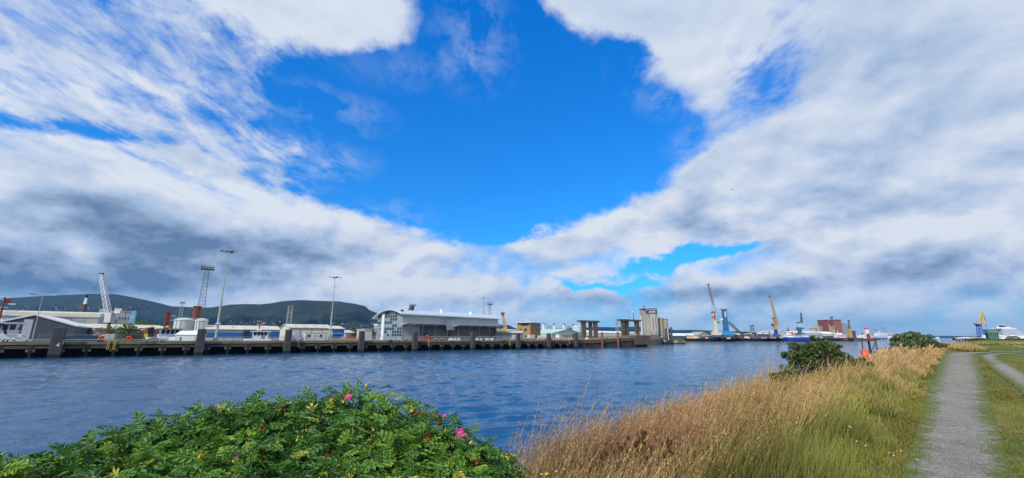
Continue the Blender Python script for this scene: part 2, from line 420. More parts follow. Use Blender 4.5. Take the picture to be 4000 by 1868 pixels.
# ================================================================== SETTING
# ---- water: one wide sheet, waves as relief
wm = bpy.data.materials.new('harbour_water'); wm.use_nodes = True; t = NT(wm.node_tree); b = t.n['Principled BSDF']
b.inputs['Base Color'].default_value = (0.012, 0.068, 0.16, 1); b.inputs['Roughness'].default_value = 0.06; b.inputs['IOR'].default_value = 1.33
geo = t.new('ShaderNodeNewGeometry'); pos = geo.outputs['Position']
r1 = t.mapping(pos, (0,0,0), (0,0,math.radians(25)), (0.55, 1.0, 1.0))
w1 = t.noise(r1, 0.75, 3, 0.55, 0.6)
w2 = t.noise(t.mapping(pos, (3,9,0), (0,0,math.radians(-12)), (0.6, 1.0, 1)), 2.3, 4, 0.6, 0.8)
w3 = t.noise(t.mapping(pos, (1,5,0), (0,0,math.radians(20)), (0.35, 1.0, 1)), 0.13, 3, 0.5)
patch = t.noise(t.mapping(pos, (1,5,0), (0,0,math.radians(38)), (0.25, 1.0, 1)), 0.045, 4, 0.55)
amp = t.mapr(patch, 0.35, 0.65, 0.65, 1.25)
rg = lambda q: t.m('SUBTRACT', 1.0, t.m('ABSOLUTE', t.m('MULTIPLY_ADD', q, 3.0, -1.5)))
cd = t.new('ShaderNodeCameraData').outputs['View Distance']
near = t.mapr(cd, 60, 600, 0.0, 1.0)
hh = t.m('ADD', t.m('ADD', t.m('MULTIPLY', t.m('MULTIPLY', rg(w1), near), 0.75), t.m('MULTIPLY', rg(w2), 0.12)), t.m('MULTIPLY', w3, 0.7))
hh = t.m('MULTIPLY', hh, amp)
bp = t.new('ShaderNodeBump'); t.l.new(hh, bp.inputs['Height']); bp.inputs['Strength'].default_value = 1.0; bp.inputs['Distance'].default_value = 0.30
t.l.new(bp.outputs[0], b.inputs['Normal'])
# the sheet is finest close by and coarser outwards; real chop with sharp crests out to a few hundred metres
th = np.linspace(math.radians(-75), math.radians(75), 760); rr = 7*1.0077**np.arange(0, 640); rr = np.concatenate([rr, [1200, 2000, 4000, 8000, 16000]])
RR, TH = np.meshgrid(rr, th, indexing='ij'); WX = RR*np.sin(TH); WY = RR*np.cos(TH)
def chop(x, y, ang, wl, seed, st=2.2):
    c, s_ = math.cos(ang), math.sin(ang); a_ = (x*c+y*s_)/(wl*st)+100; b_ = (-x*s_+y*c)/wl+100
    n_ = vnoise(a_, b_, seed)*.65+vnoise(a_*1.7+3, b_*1.9+7, seed+1)*.35
    return (1-np.abs(2*n_-1)*1.6)
fade = lambda wl: np.clip(1.6-RR*.0077/wl*1.3, 0, 1)
gust = .65+.7*vnoise(WX*.02+40, WY*.045+40, 91)
WZ = (.20*chop(WX, WY, .45, 3.6, 77, 1.7)*fade(3.6)+.17*chop(WX, WY, .15, 2.0, 71, 1.6)*fade(2.0)+.065*chop(WX, WY, .75, 1.0, 73, 1.6)*fade(1.0)+.022*chop(WX, WY, .3, .5, 75, 1.5)*fade(.5))*gust
WZ -= WZ.mean(); WZ *= (RR < 1100)
nj = len(th); i, j = np.meshgrid(np.arange(len(rr)-1), np.arange(nj-1), indexing='ij'); q0 = (i*nj+j).ravel()
V = np.stack([WX, WY, WZ], -1).reshape(-1, 3); Fq = np.stack([q0, q0+1, q0+nj+1, q0+nj], -1)
# the rest of the circle behind the camera, plain
o_ = len(V); th2 = np.linspace(math.radians(75), math.radians(285), 24); V = np.concatenate([V, [[0, 0, 0]], np.stack([16000*np.sin(th2), 16000*np.cos(th2), 0*th2], -1)])
tri2 = np.array([[o_, o_+1+k, o_+2+k, o_+2+k] for k in range(23)])
me_t = npmesh('water', V[:o_], Fq, wm, 'structure', smooth=True)
mb = MB(); mb.add([tuple(v) for v in V[o_:]], [(0, 2+k, 1+k) for k in range(23)]+[]); tag(mb.build('water', wm), kind='structure', loc=None) if False else tag(mb.build('water', wm), kind='structure')
mb = MB(); mb.add([(0,0,-.12)]+[(9*math.sin(t_), 9*math.cos(t_), -.12) for t_ in np.linspace(-1.4, 1.4, 12)], [(0, 2+k, 1+k) for k in range(11)]); tag(mb.build('water', wm), kind='structure')
# ---- near bank.  s runs along the bank (45 deg), d across it towards the river
S2 = math.sqrt(.5)
def edge_d(s):
    s = np.asarray(s, dtype=float)
    e = np.full(s.shape, 3.0)
    e = e + 0.35*np.sin(s*0.21)+0.2*np.sin(s*0.53+1)
    e = np.where(s > 150, e-(np.clip(s, 150, 185)-150)*.26, e)
    e = np.where(s > 185, e-(s-185)*.022, e)
    return e
def bank_z(s, d):
    e = edge_d(s)
    k = d-e
    z = 4.4 + 0.10*fbm(s*.13, d*.22, 3, 3) + 0.03*fbm(s*.9, d*.9, 8, 2)
    lip = np.exp(-((k+1.4)/1.3)**2)*(0.26+0.10*np.sin(s*.19+.4))*np.clip((s-6)/8, 0, 1)
    z = z + lip*np.clip(1-(s-90)/60, 0, 1)
    return np.where(k > 0, np.maximum(z-k*.62-.12*fbm(s*1.2, d*1.2, 11, 3)*np.clip(k, 0, 1), -2.0), z)
def bank_xy(s, d): return (s-d)*S2, (s+d)*S2
def bank_sd(x, y): return (x+y)*S2, (y-x)*S2
def gz(x, y):
    s, d = bank_sd(np.asarray(x, float), np.asarray(y, float)); return bank_z(s, d)
def sgrid(a, b, n, p): return a+(b-a)*np.linspace(0, 1, n)**p
ss = np.concatenate([np.linspace(-40, -4, 14)[:-1], sgrid(-4, 190, 210, 1.5)[:-1], sgrid(190, 1000, 60, 1.3)])
dd = np.concatenate([-sgrid(0, 700, 70, 2.6)[::-1][:-1]-0.0, np.linspace(0, 16, 54)])
SS, DD = np.meshgrid(ss, dd, indexing='ij')
XX, YY = bank_xy(SS, DD); ZZ = bank_z(SS, DD)
V = np.stack([XX, YY, ZZ], -1).reshape(-1, 3); nd = len(dd)
i, j = np.meshgrid(np.arange(len(ss)-1), np.arange(nd-1), indexing='ij'); q0 = (i*nd+j).ravel()
Fq = np.stack([q0, q0+nd, q0+nd+1, q0+1], -1)
gm = bpy.data.materials.new('grassy_ground'); gm.use_nodes = True; t = NT(gm.node_tree); b = t.n['Principled BSDF']; b.inputs['Roughness'].default_value = .95; b.inputs['Specular IOR Level'].default_value = .1
geo = t.new('ShaderNodeNewGeometry'); pos = geo.outputs['Position']
n1 = t.noise(pos, .35, 5, .6); n2 = t.noise(pos, 6, 5, .65); n3 = t.noise(pos, 38, 3, .6); n4 = t.noise(pos, 0.06, 4, .6)
c = t.ramp(n1, [(.3, H('#485624')), (.5, H('#5f6a30')), (.62, H('#7c743f')), (.75, H('#96864f'))])
c = t.mix(t.mapr(n4, .52, .62), c, H('#9c8257'))
c = t.mix(t.mapr(n2, .45, .7), c, H('#48572a'))
c = t.mix(t.mapr(n3, .55, .75, 0, .6), c, H('#9a9263'))
t.l.new(c, b.inputs['Base Color'])
bp = t.new('ShaderNodeBump'); t.l.new(t.m('ADD', n2, t.m('MULTIPLY', n3, .5)), bp.inputs['Height']); bp.inputs['Distance'].default_value = .05; bp.inputs['Strength'].default_value = .8
t.l.new(bp.outputs[0], b.inputs['Normal'])
npmesh('river_bank', V, Fq, gm, 'structure', smooth=True)

# ---- the two wheel tracks of the gravel path
PATH_C = [(-6,-5.7),(0,.3),(5.3,5.6),(10.9,11.14),(18,18.1),(26,25.95),(36.6,36.4),(44,43.6),(51,49.2),(60,53),(72,54.5),(90,54),(130,50)]
PATH_R = [(-5,-7.2),(1,-1.3),(6.9,4.65),(12.5,10.2),(19.6,17.25),(27.2,24.8),(37.2,34.6),(45,41.9),(53,47.0),(61,50.3),(72,51.7),(90,51.2),(130,47)]
def spline(P_, step=.25):
    P_ = np.array(P_, float); out = []
    for i in range(len(P_)-1):
        p0 = P_[max(i-1, 0)]; p1 = P_[i]; p2 = P_[i+1]; p3 = P_[min(i+2, len(P_)-1)]
        n_ = max(3, int(np.linalg.norm(p2-p1)/step))
        for k in range(n_):
            t_ = k/n_; out.append(.5*((2*p1)+(-p0+p2)*t_+(2*p0-5*p1+4*p2-p3)*t_*t_+(-p0+3*p1-3*p2+p3)*t_**3))
    out.append(P_[-1]); return np.array(out)
pm = bpy.data.materials.new('compacted_gravel'); pm.use_nodes = True; t = NT(pm.node_tree); b = t.n['Principled BSDF']; b.inputs['Roughness'].default_value = .95; b.inputs['Specular IOR Level'].default_value = .15
geo = t.new('ShaderNodeNewGeometry'); pos = geo.outputs['Position']
at = t.new('ShaderNodeAttribute', attribute_name='across'); acr = at.outputs['Fac']
n1 = t.noise(pos, 1.3, 5, .65); n2 = t.noise(pos, 28, 5, .7); vo = t.new('ShaderNodeTexVoronoi'); t.l.new(pos, vo.inputs['Vector']); vo.inputs['Scale'].default_value = 55
n5 = t.noise(pos, 5, 5, .7)
g = t.ramp(n2, [(.3, H('#63625f')), (.5, H('#8d8c88')), (.68, H('#aeada8'))])
g = t.mix(t.mapr(n1, .42, .62, 0, .75), g, H('#77705f')); g = t.mix(t.mapr(n5, .56, .68, 0, .6), g, H('#5d5a4c'))
g = t.mix(t.mapr(vo.outputs['Color'], .6, .95, 0, .5), g, H('#bcb9b2'))
edge = t.m('ADD', acr, t.m('ADD', t.m('MULTIPLY', t.m('SUBTRACT', n5, .5), 1.9), t.m('MULTIPLY', t.m('SUBTRACT', n1, .5), 1.0)))
rut = t.noise(t.mapping(pos, (0,0,0), (0,0,math.radians(-45)), (.25, 2.2, 1)), 1.4, 5, .6); g = t.mix(t.mapr(rut, .5, .68, 0, .45), g, H('#6f6c63')); g = t.mix(t.mapr(rut, .28, .42, .35, 0), g, H('#bab6ac'))
em = t.mapr(edge, .42, .92)
gr = t.ramp(n2, [(.35, H('#47552a')), (.6, H('#6c7838')), (.75, H('#8f8a52'))])
g = t.mix(em, g, gr); t.l.new(g, b.inputs['Base Color'])
bp = t.new('ShaderNodeBump'); t.l.new(t.m('ADD', n2, t.m('MULTIPLY', vo.outputs['Distance'], .6)), bp.inputs['Height']); bp.inputs['Distance'].default_value = .025; bp.inputs['Strength'].default_value = .9
t.l.new(bp.outputs[0], b.inputs['Normal'])
def ribbon(name, C, wfun, lift, acs=1.0, aco=0.0):
    pts = spline(C); tg = np.gradient(pts, axis=0); tg /= np.linalg.norm(tg, axis=1)[:, None]; nrm = np.stack([-tg[:, 1], tg[:, 0]], -1)
    m_ = 13; L = len(pts); k = np.linspace(-1, 1, m_)
    dist = np.concatenate([[0], np.cumsum(np.linalg.norm(np.diff(pts, axis=0), axis=1))])
    w = wfun(pts[:, 0], dist)
    X = pts[:, None, 0]+nrm[:, None, 0]*k[None]*w[:, None]; Y = pts[:, None, 1]+nrm[:, None, 1]*k[None]*w[:, None]
    # the sheet follows the drawn ground triangles, so take a fine height plus lift
    Z = gz(X, Y)+lift-.01*np.cos(k*math.pi/2)[None]
    V = np.stack([X, Y, Z], -1).reshape(-1, 3); i, j = np.meshgrid(np.arange(L-1), np.arange(m_-1), indexing='ij'); q0 = (i*m_+j).ravel()
    ac = np.repeat(np.abs(k)[None], L, 0).ravel()*acs+aco
    return npmesh(name, V, np.stack([q0, q0+m_, q0+m_+1, q0+1], -1), pm, 'structure', cols={'across': ('FLOAT', ac)}, smooth=True)
ribbon('path', PATH_C, lambda x, d: np.clip(.36+.018*x, .36, 1.0), .030)
ribbon('path', PATH_R, lambda x, d: np.clip(.42+.004*x, .4, .62), .034, .95, .24)

# ---- land beyond the far quay (river coordinates: s along the quay, n across)
def plate(name, poly, z, m_, kind='structure', bottom=-2.0):
    mb = MB(); vs = [RN(s, n) for s, n in poly]; mb.prism(vs, bottom, z, 'z'); return tag(mb.build(name, m_), kind=kind)
QN = 200.0
q_s0, q_s1 = -140, 206
plate('quay_apron', [(q_s0, QN+9), (q_s1+2, QN+9), (q_s1+2, QN+27), (q_s0, QN+27)], DECK, M['asphalt'])
def sn(x, y): return (x*RV[0]+y*RV[1], x*NV[0]+y*NV[1])
plate('dock_yard', [(q_s0, QN+75), (140, QN+75), (140, QN+27.004), (286, QN+27.004), sn(*GY(2560, 400)), sn(*GY(2600, 480)), sn(*GY(2668, 520)), sn(*GY(2668, 700)), sn(*GY(2640, 850)), sn(*GY(2600, 1500)), sn(*GY(1500, 2900)), sn(*GY(-400, 2900)), (q_s0-300, 900)], DECK-.01, M['asphalt'])
YF = 820.0
plate('far_quay', [sn(*GY(2630, YF)), sn(*GY(3340, 900)), sn(*GY(3440, 1500)), sn(*GY(2500, 1500))], 5.2, M['asphalt'], bottom=-1.5)
# ---- hills: ridge surfaces with their own outline, foot and back
hm = bpy.data.materials.new('hillside'); hm.use_nodes = True; t = NT(hm.node_tree); b = t.n['Principled BSDF']; b.inputs['Roughness'].default_value = 1; b.inputs['Specular IOR Level'].default_value = 0
geo = t.new('ShaderNodeNewGeometry'); pos = geo.outputs['Position']; px_, py_, pz_ = t.sep(pos)
vo = t.new('ShaderNodeTexVoronoi'); t.l.new(t.mapping(pos, (0,0,0), (0,0,.4), (1, .6, 1.5)), vo.inputs['Vector']); vo.inputs['Scale'].default_value = .009
n1 = t.noise(pos, .0022, 6, .6); n2 = t.noise(pos, .012, 6, .65)
c = t.ramp(n2, [(.35, (.003,.009,.009)), (.55, (.006,.014,.010)), (.7, (.015,.028,.014))])  # very dark greens: cloud shadow over the hills is put into the colour
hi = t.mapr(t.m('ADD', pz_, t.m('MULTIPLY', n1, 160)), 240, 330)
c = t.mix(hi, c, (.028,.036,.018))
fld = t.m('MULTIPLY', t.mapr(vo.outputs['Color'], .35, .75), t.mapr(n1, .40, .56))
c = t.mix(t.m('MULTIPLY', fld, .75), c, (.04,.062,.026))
t.l.new(c, b.inputs['Base Color'])
bp = t.new('ShaderNodeBump'); t.l.new(n2, bp.inputs['Height']); bp.inputs['Distance'].default_value = 30; bp.inputs['Strength'].default_value = .7; t.l.new(bp.outputs[0], b.inputs['Normal'])
def hill(name, prof, Yc, Yf, Yb, m_, seed, rough=1.0, cliff=False):
    us = np.arange(prof[0][0], prof[-1][0]+1, 12.0); vv = np.interp(us, [p[0] for p in prof], [p[1] for p in prof])
    rows = 26; V = []
    TT = np.array([j/26 if j <= 26 else 1+(j-26)/8 for j in range(34)])
    NZ = fbm(np.repeat(us[None]*.011, 34, 0), np.repeat(TT[:, None]*3, len(us), 1), seed, 4)
    for j in range(rows+8):
        if j <= rows: t_ = j/rows; Y = Yf+(Yc-Yf)*t_
        else: t_ = 1+(j-rows)/8; Y = Yc+(Yb-Yc)*(t_-1)
        for i_, u in enumerate(us):
            hc = max(Zv(vv[i_], Yc), 2)
            if t_ <= 1: sh = t_**1.5*.75+.25*t_; bumpy = 4*t_*(1-t_)
            else: sh = 1-(t_-1)**1.5; bumpy = 0
            nz = NZ[j, i_]
            V.append((ap(u)*Y, Y, 3+(hc-3)*max(sh+bumpy*nz*.24*rough, 0)))
    V = np.array(V); nu = len(us); i, j = np.meshgrid(np.arange(rows+7), np.arange(nu-1), indexing='ij'); q0 = (i*nu+j).ravel()
    return npmesh(name, V, np.stack([q0, q0+1, q0+nu+1, q0+nu], -1), m_, 'structure', smooth=True)
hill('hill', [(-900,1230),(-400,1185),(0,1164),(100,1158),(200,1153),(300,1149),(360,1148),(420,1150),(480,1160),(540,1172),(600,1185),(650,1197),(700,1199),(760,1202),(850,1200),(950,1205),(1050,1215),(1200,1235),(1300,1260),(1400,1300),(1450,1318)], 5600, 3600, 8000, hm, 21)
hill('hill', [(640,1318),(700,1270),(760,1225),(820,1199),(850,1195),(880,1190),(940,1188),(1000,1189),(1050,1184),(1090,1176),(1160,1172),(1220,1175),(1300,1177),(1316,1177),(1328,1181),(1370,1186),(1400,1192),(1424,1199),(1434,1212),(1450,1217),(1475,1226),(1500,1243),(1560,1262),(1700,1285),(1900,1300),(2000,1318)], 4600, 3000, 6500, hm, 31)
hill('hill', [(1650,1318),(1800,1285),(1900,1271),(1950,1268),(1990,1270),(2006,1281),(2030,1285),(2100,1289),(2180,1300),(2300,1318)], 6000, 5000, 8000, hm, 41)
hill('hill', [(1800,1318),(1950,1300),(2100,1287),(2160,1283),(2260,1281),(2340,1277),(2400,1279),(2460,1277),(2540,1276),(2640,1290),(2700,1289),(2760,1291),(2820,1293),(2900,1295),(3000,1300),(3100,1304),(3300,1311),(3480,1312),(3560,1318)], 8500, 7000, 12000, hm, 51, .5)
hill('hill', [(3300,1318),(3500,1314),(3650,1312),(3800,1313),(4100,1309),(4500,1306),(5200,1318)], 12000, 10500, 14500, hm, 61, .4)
hazem = bpy.data.materials.new('air'); hazem.use_nodes = True; t = NT(hazem.node_tree); t.n.remove(t.n['Principled BSDF'])
pv = t.new('ShaderNodeVolumePrincipled'); pv.inputs['Color'].default_value = (.18, .46, .95, 1); pv.inputs['Density'].default_value = 4.2e-5; pv.inputs['Anisotropy'].default_value = .1
t.l.new(pv.outputs[0], t.n['Material Output'].inputs['Volume'])
mb = MB(); mb.box(-17000, 17000, -17000, 17000, -3.0, 620); tag(mb.build('haze', hazem), kind='stuff')

# ================================================================== FAR QUAY (river coordinates; a thing's local x runs along the quay, y away from the water)
def RNz(s, n, z=DECK): x, y = RN(s, n); return (x, y, z)
qt = thing('quay', 'long weathered concrete quay on piles across the river', 'quay', RNz(0, QN, 0), QA)
S0, S1 = q_s0, 204.0
mb = MB(); mb.box(S0, S1, 0, 9, 3.95, DECK); mb.build('deck_edge', M['concrete'], qt)
mb = MB(); mb.box(S0, S1, .15, .9, 2.75, 3.62); mb.build('fender_beam', mat('stained_beam', '#514a3a', .85, .3, .3, dirt=('#3a382f', .52), bump=.3), qt)
mb = MB(); mb.box(S0, S1, 8.6, 8.98, -1.5, 3.94); mb.build('back_wall', M['dark'], qt)  # near-black sheet; the darkness under the deck is put into its colour
def pilemesh():
    mb = MB(); mb.box(-.42, .42, 0.0, .95, 2.2, 3.94)
    return mb
s = S0+2; first = None; firstc = None; k = 0
while s < S1-1:
    if first is None:
        first = pilemesh().build('pile', M['concdark'], qt, loc=(s, .0, 0))
        mbw = MB(); mbw.tbox(0, .5, -1.5, 2.2, .6, .8, .7, .9); firstw = mbw.build('wet_pile', M['weed'], qt, loc=(s, 0, 0))
        mbb = MB(); mbb.box(-1.0, 1.0, .05, 2.9, 1.75, 2.6); firstc = mbb.build('pile_cap', M['concrete'], qt, loc=(s, .12, 0))
    else:
        clone(firstw, qt, (s, 0, 0)); clone(first, qt, (s, 0, 0)); clone(firstc, qt, (s, .12, random.uniform(-.15, .1)))
    s += 6.5+random.uniform(-.4, .4)
# intermediate short piles; weed-dark to the top, under-deck shade put into the colour
mb = MB()
s = S0+1
while s < S1:
    mb.tbox(s, 4.6, -1.5, 3.9, .4, .3, .45, .35); s += 3.4
tag(mb.build('rear_piles', M['weed'], qt), kind='stuff')
# green weedy strip and kerb on the left half
gvm = mat('rough_verge', '#7d8a4e', 1, .35, .8, dirt=('#8f8a55', .6))
V = []; N_ = 9000
sx = R.uniform(S0, 12, N_); nn = R.uniform(QN+1.5, QN+5.5, N_); hh_ = R.uniform(.15, .42, N_)*(.5+.8*vnoise(sx*.3, nn*.3, 5))
X = sx*RV[0]+nn*NV[0]; Y = sx*RV[1]+nn*NV[1]; w = R.uniform(.06, .16, N_); a = R.uniform(0, 3.14, N_)
P1 = np.stack([X-w*np.cos(a), Y-w*np.sin(a), np.full(N_, DECK)], -1); P2 = np.stack([X+w*np.cos(a), Y+w*np.sin(a), np.full(N_, DECK)], -1); P3 = np.stack([X+R.uniform(-.1,.1,N_), Y, DECK+hh_], -1)
V = np.stack([P1, P2, P3], 1).reshape(-1, 3)
tag(npmesh('verge_grass', V, np.arange(3*N_).reshape(-1, 3), gvm, 'stuff'), 'short green grass along the left half of the quay edge')
plate('verge', [(S0, QN+1.6), (12, QN+1.6), (12, QN+6), (S0, QN+6)], DECK+.02, gvm, bottom=DECK-.1)

# ---- tall rectangular fender piles in front of the quay
FP = [(227,1277,44,5.2),(785,1285,36,5),(1126,1287,28,5),(1413,1293,24,5),(1622,1293,21,5),(1848,1297,18,5),(2025,1301,17,5),(2145,1302,15,5),(2251,1301,14,5)]
fl = ['tall concrete fender pile marked 4 at the grassy left end of the quay', 'dark fender pile in front of the white tent', 'fender pile between the white dock tug and the cream warehouse',
 'fender pile just left of the glass end of the terminal', 'fender pile beside the orange lifebuoy at the terminal', 'fender pile under the far end of the terminal',
 'fender pile before the yellow brick building', 'fender pile in front of the red and white barriers', 'last grey fender pile, where the quay meets the sheet pile wall']
for i, (u, vt, wpx, _) in enumerate(FP):
    x, y = G(u, QN-1.5); Y_ = y; ztop = Zv(vt, Y_); wd = wpx*Y_/1725*.80
    t_ = thing('fender_pile', fl[i], 'fender pile', (x, y, 0), QA+math.radians(0), 'tall fender piles along the quay')
    mb = MB(); mb.tbox(0, .3, .9, ztop-.35, wd, 2.2, wd*.97, 2.2); mb.build('shaft', M['fender'], t_, bevel=.06)
    mb = MB(); mb.tbox(0, .3, -1.5, .9, wd*1.02, 2.24, wd*1.01, 2.23); mb.build('tidal_band', M['weed'], t_)
    mb = MB(); mb.tbox(0, .3, ztop-.35, ztop, wd*1.0, 2.26, wd*.82, 1.9); mb.build('cap', M['fender'], t_, bevel=.04)
    mb = MB()
    for k in range(5): mb.box(-wd/2-.22, -wd/2+.01, -.3, -.1, 1.4+k*(ztop-2.4)/5, 1.62+k*(ztop-2.4)/5)
    mb.build('steel_bracket', M['rust'], t_)
    mb = MB(); mb.box(-wd*.3, wd*.3, 1.35, 2.6, 3.3, 3.7); mb.build('tie_beam', M['concdark'], t_)
    if i == 0:
        fc = bpy.data.curves.new('numeral', 'FONT'); fc.body = '4'; fc.size = 1.7; fc.extrude = .01
        fo = bpy.data.objects.new('numeral', fc); COL.objects.link(fo)
        me = bpy.data.meshes.new_from_object(fo); bpy.data.objects.remove(fo)
        no = bpy.data.objects.new('numeral', me); COL.objects.link(no); no.parent = t_; me.materials.clear(); me.materials.append(M['white'])
        no.location = (0, -.83, 3.3); no.rotation_euler = (math.pi/2, 0, 0)
        mb = MB(); mb.box(wd/2, wd/2+.12, -.6, -.4, 4.0, 5.3); mb.build('white_marker', M['white'], t_)

# ---- bollards (yellow topped, twin horn), ladders, railings
def bollard_mb(): return
proto = None
BL = [(24,'yellow twin bollard at the far left quay edge'),(395,'yellow twin bollard right of the first fender pile'),(636,'yellow twin bollard by the silver car'),(1152,'yellow bollard just right of the third fender pile'),(1527,'yellow bollard below the glass end of the terminal'),(1586,'yellow bollard left of the fifth fender pile'),(1707,'yellow bollard right of the orange lifebuoy'),(1727,'yellow bollard beside the pale crates'),(1890,'yellow bollard right of the sixth fender pile'),(1975,'yellow bollard left of the seventh fender pile'),(2130,'small yellow bollard left of the eighth fender pile')]
for u, lb in BL:
    x, y = G(u, QN+1.1)
    if proto is None:
        proto = thing('bollard', lb, 'bollard', (x, y, DECK), QA, 'yellow mooring bollards')
        mb = MB(); mb.box(-.75, .75, -.35, .35, 0, .12); mb.bar((-.3,0,.1), (-.5,0,.75), .17, 8); mb.bar((.3,0,.1), (.5,0,.75), .17, 8); mb.build('base', M['black'], proto)
        for sx_ in (-1, 1):
            mb = MB(); mb.blob((0, 0, 0), (.34, .26, .17), 10, 6); mb.build('horn', M['yellow'], proto, smooth=True, loc=(sx_*.52, 0, .82))
    else: copy_tree(proto, (x, y, DECK), QA, lb)
proto = None
for u, lb in [(428,'yellow quay ladder left of the silver car'),(452,'second yellow ladder rail left of the silver car'),(1169,'yellow ladder hanging beside the third fender pile'),(1676,'yellow ladder under the orange lifebuoy'),(1992,'yellow ladder just left of the seventh fender pile'),(2224,'yellow ladder left of the last fender pile')]:
    x, y = G(u, QN-.25)
    if proto is None:
        proto = thing('ladder', lb, 'ladder', (x, y, DECK), QA, 'yellow quay ladders')
        for sx_ in (-1, 1):
            mb = MB(); mb.box(-.045, .045, -.05, .05, -2.6, .7); mb.build('rail', M['yellow'], proto, loc=(sx_*.24, 0, 0))
        mb = MB()
        for k in range(10): mb.bar((-.24, 0, -2.5+k*.32), (.24, 0, -2.5+k*.32), .025, 4)
        mb.build('rung', M['yellow'], proto)
    else: copy_tree(proto, (x, y, DECK), QA, lb)
# steel crash barrier along the left half
def run(name, label, cat, u0, u1, n, post_h, rails, step, pm_, rm_, rr=.03, pr=.04, panel=None, group=None):
    x0, y0 = G(u0, n); x1, y1 = G(u1, n); L = math.hypot(x1-x0, y1-y0)
    t_ = thing(name, label, cat, (x0, y0, DECK), math.atan2(y1-y0, x1-x0), group)
    mb = MB(); mb.box(-pr, pr, -pr, pr, 0, post_h); p0 = mb.build('post', pm_, t_); k = 1
    while k*step <= L: clone(p0, t_, (k*step, 0, 0)); k += 1
    for z in rails:
        mb = MB(); mb.box(0, L, -rr-.05, rr-.05, z-rr, z+rr); mb.build('rail', rm_, t_)
    if panel:
        mb = MB(); x = .1
        while x < L: mb.box(x-.016, x+.016, -.02, .012, panel[0], panel[1]); x += panel[2]
        tag(mb.build('bars', rm_, t_), kind='stuff')
    return t_
run('crash_barrier', 'long grey steel crash barrier behind the left quay verge', 'crash barrier', -40, 690, QN+8, .85, [.72], 4, M['steel'], M['steel'], .15)
run('railing', 'grey steel railing between tent and third fender pile', 'railing', 845, 1115, QN+6, 1.9, [.25, 1.05, 1.8], 3, M['steel'], M['steel'], .05, .05, (.3, 1.75, .35))
run('railing', 'grey railing in front of the cream warehouse and cabin', 'railing', 1140, 1400, QN+6, 1.9, [.25, 1.05, 1.8], 3, M['steel'], M['steel'], .05, .05, (.3, 1.75, .35))
run('railing', 'white topped railing in front of the terminal glass end', 'railing', 1428, 1612, QN+6, 2.2, [.3, 2.1], 3, M['steel'], M['lgrey'], .06, .05, (.35, 2.1, .3))
run('railing', 'railing along the terminal loading side, left length', 'railing', 1634, 1838, QN+6, 2.2, [.3, 2.1], 3, M['steel'], M['lgrey'], .06, .05, (.35, 2.1, .3))
run('railing', 'railing past the terminal end, before the brick building', 'railing', 1860, 2018, QN+6, 2.2, [.3, 2.1], 3, M['steel'], M['lgrey'], .06, .05, (.35, 2.1, .3))
run('railing', 'low railing behind the eighth and ninth fender piles', 'railing', 2040, 2250, QN+5, 1.2, [.6, 1.15], 3, M['steel'], M['steel'], .05, .05)
run('security_fence', 'tall mesh security fence along the dock basin, left of the tent', 'fence', 150, 690, QN+20, 2.6, [.2, 2.5], 4, M['steel'], M['steel'], .03, .04, (.2, 2.5, .5))

# ---- things on the apron
def lifebuoy(u, n, z, R0, lb, post=1.2, col=M['orange'], grp=None):
    x, y = G(u, n) if n is not None else u
    t_ = thing('lifebuoy', lb, 'lifebuoy', (x, y, z), QA)
    mb = MB(); mb.box(-.05, .05, 0, .1, 0, post); mb.build('post', M['steel'], t_)
    mb = MB(); mb.torus((0, -.12, post+.1), R0, R0*.34, 'y'); mb.build('ring', col, t_, smooth=True)
    mb = MB(); mb.box(-R0*.5, R0*.5, -.02, .05, post+.1-R0*.5, post+.1+R0*.5); mb.build('backboard', mat('dull_red_board', '#a8382c', .6), t_)
    return t_
lifebuoy(504, QN+6.5, DECK, .62, 'orange lifebuoy on a post behind the left crash barrier', 1.0)
lifebuoy(1669, QN+4, DECK, .72, 'orange red lifebuoy on a post beside the fifth fender pile', 1.7)
lifebuoy(2157, QN+8, DECK, .6, 'red lifebuoy among the red and white barriers', 1.2)
t_ = thing('mooring_float', 'round orange red float on a short pole by the left barrier', 'float', (*G(394, QN+9), DECK), QA)
mb = MB(); mb.bar((0,0,0), (0,0,1.1), .05); mb.build('pole', M['steel'], t_); mb = MB(); mb.blob((0,0,1.6), (.6,.6,.55), 12, 8); mb.build('ball', M['orange'], t_, smooth=True)
t_ = thing('control_cabinet', 'pale grey metal cabinet behind the left crash barrier', 'cabinet', (*G(428, QN+9), DECK), QA)
mb = MB(); mb.box(-1.25, 1.25, -.5, .5, .25, 2.6); mb.build('body', M['lgrey'], t_, bevel=.03); mb = MB(); mb.box(-.02, .02, -.52, -.49, .35, 2.5); mb.build('door_seam', M['dgrey'], t_); mb = MB(); mb.box(-1.1, 1.1, -.4, .4, 0, .25); mb.build('plinth', M['concrete'], t_)
t_ = thing('warning_sign', 'small yellow sign on the fence left of the silver car', 'sign', (*G(568, QN+19.8), DECK), QA)
mb = MB(); mb.box(-.55, .55, -.04, 0, 1.7, 2.8); mb.build('plate', M['yellow'], t_); mb = MB(); mb.bar((0,.05,0), (0,.05,2.7), .05); mb.build('post', M['steel'], t_)
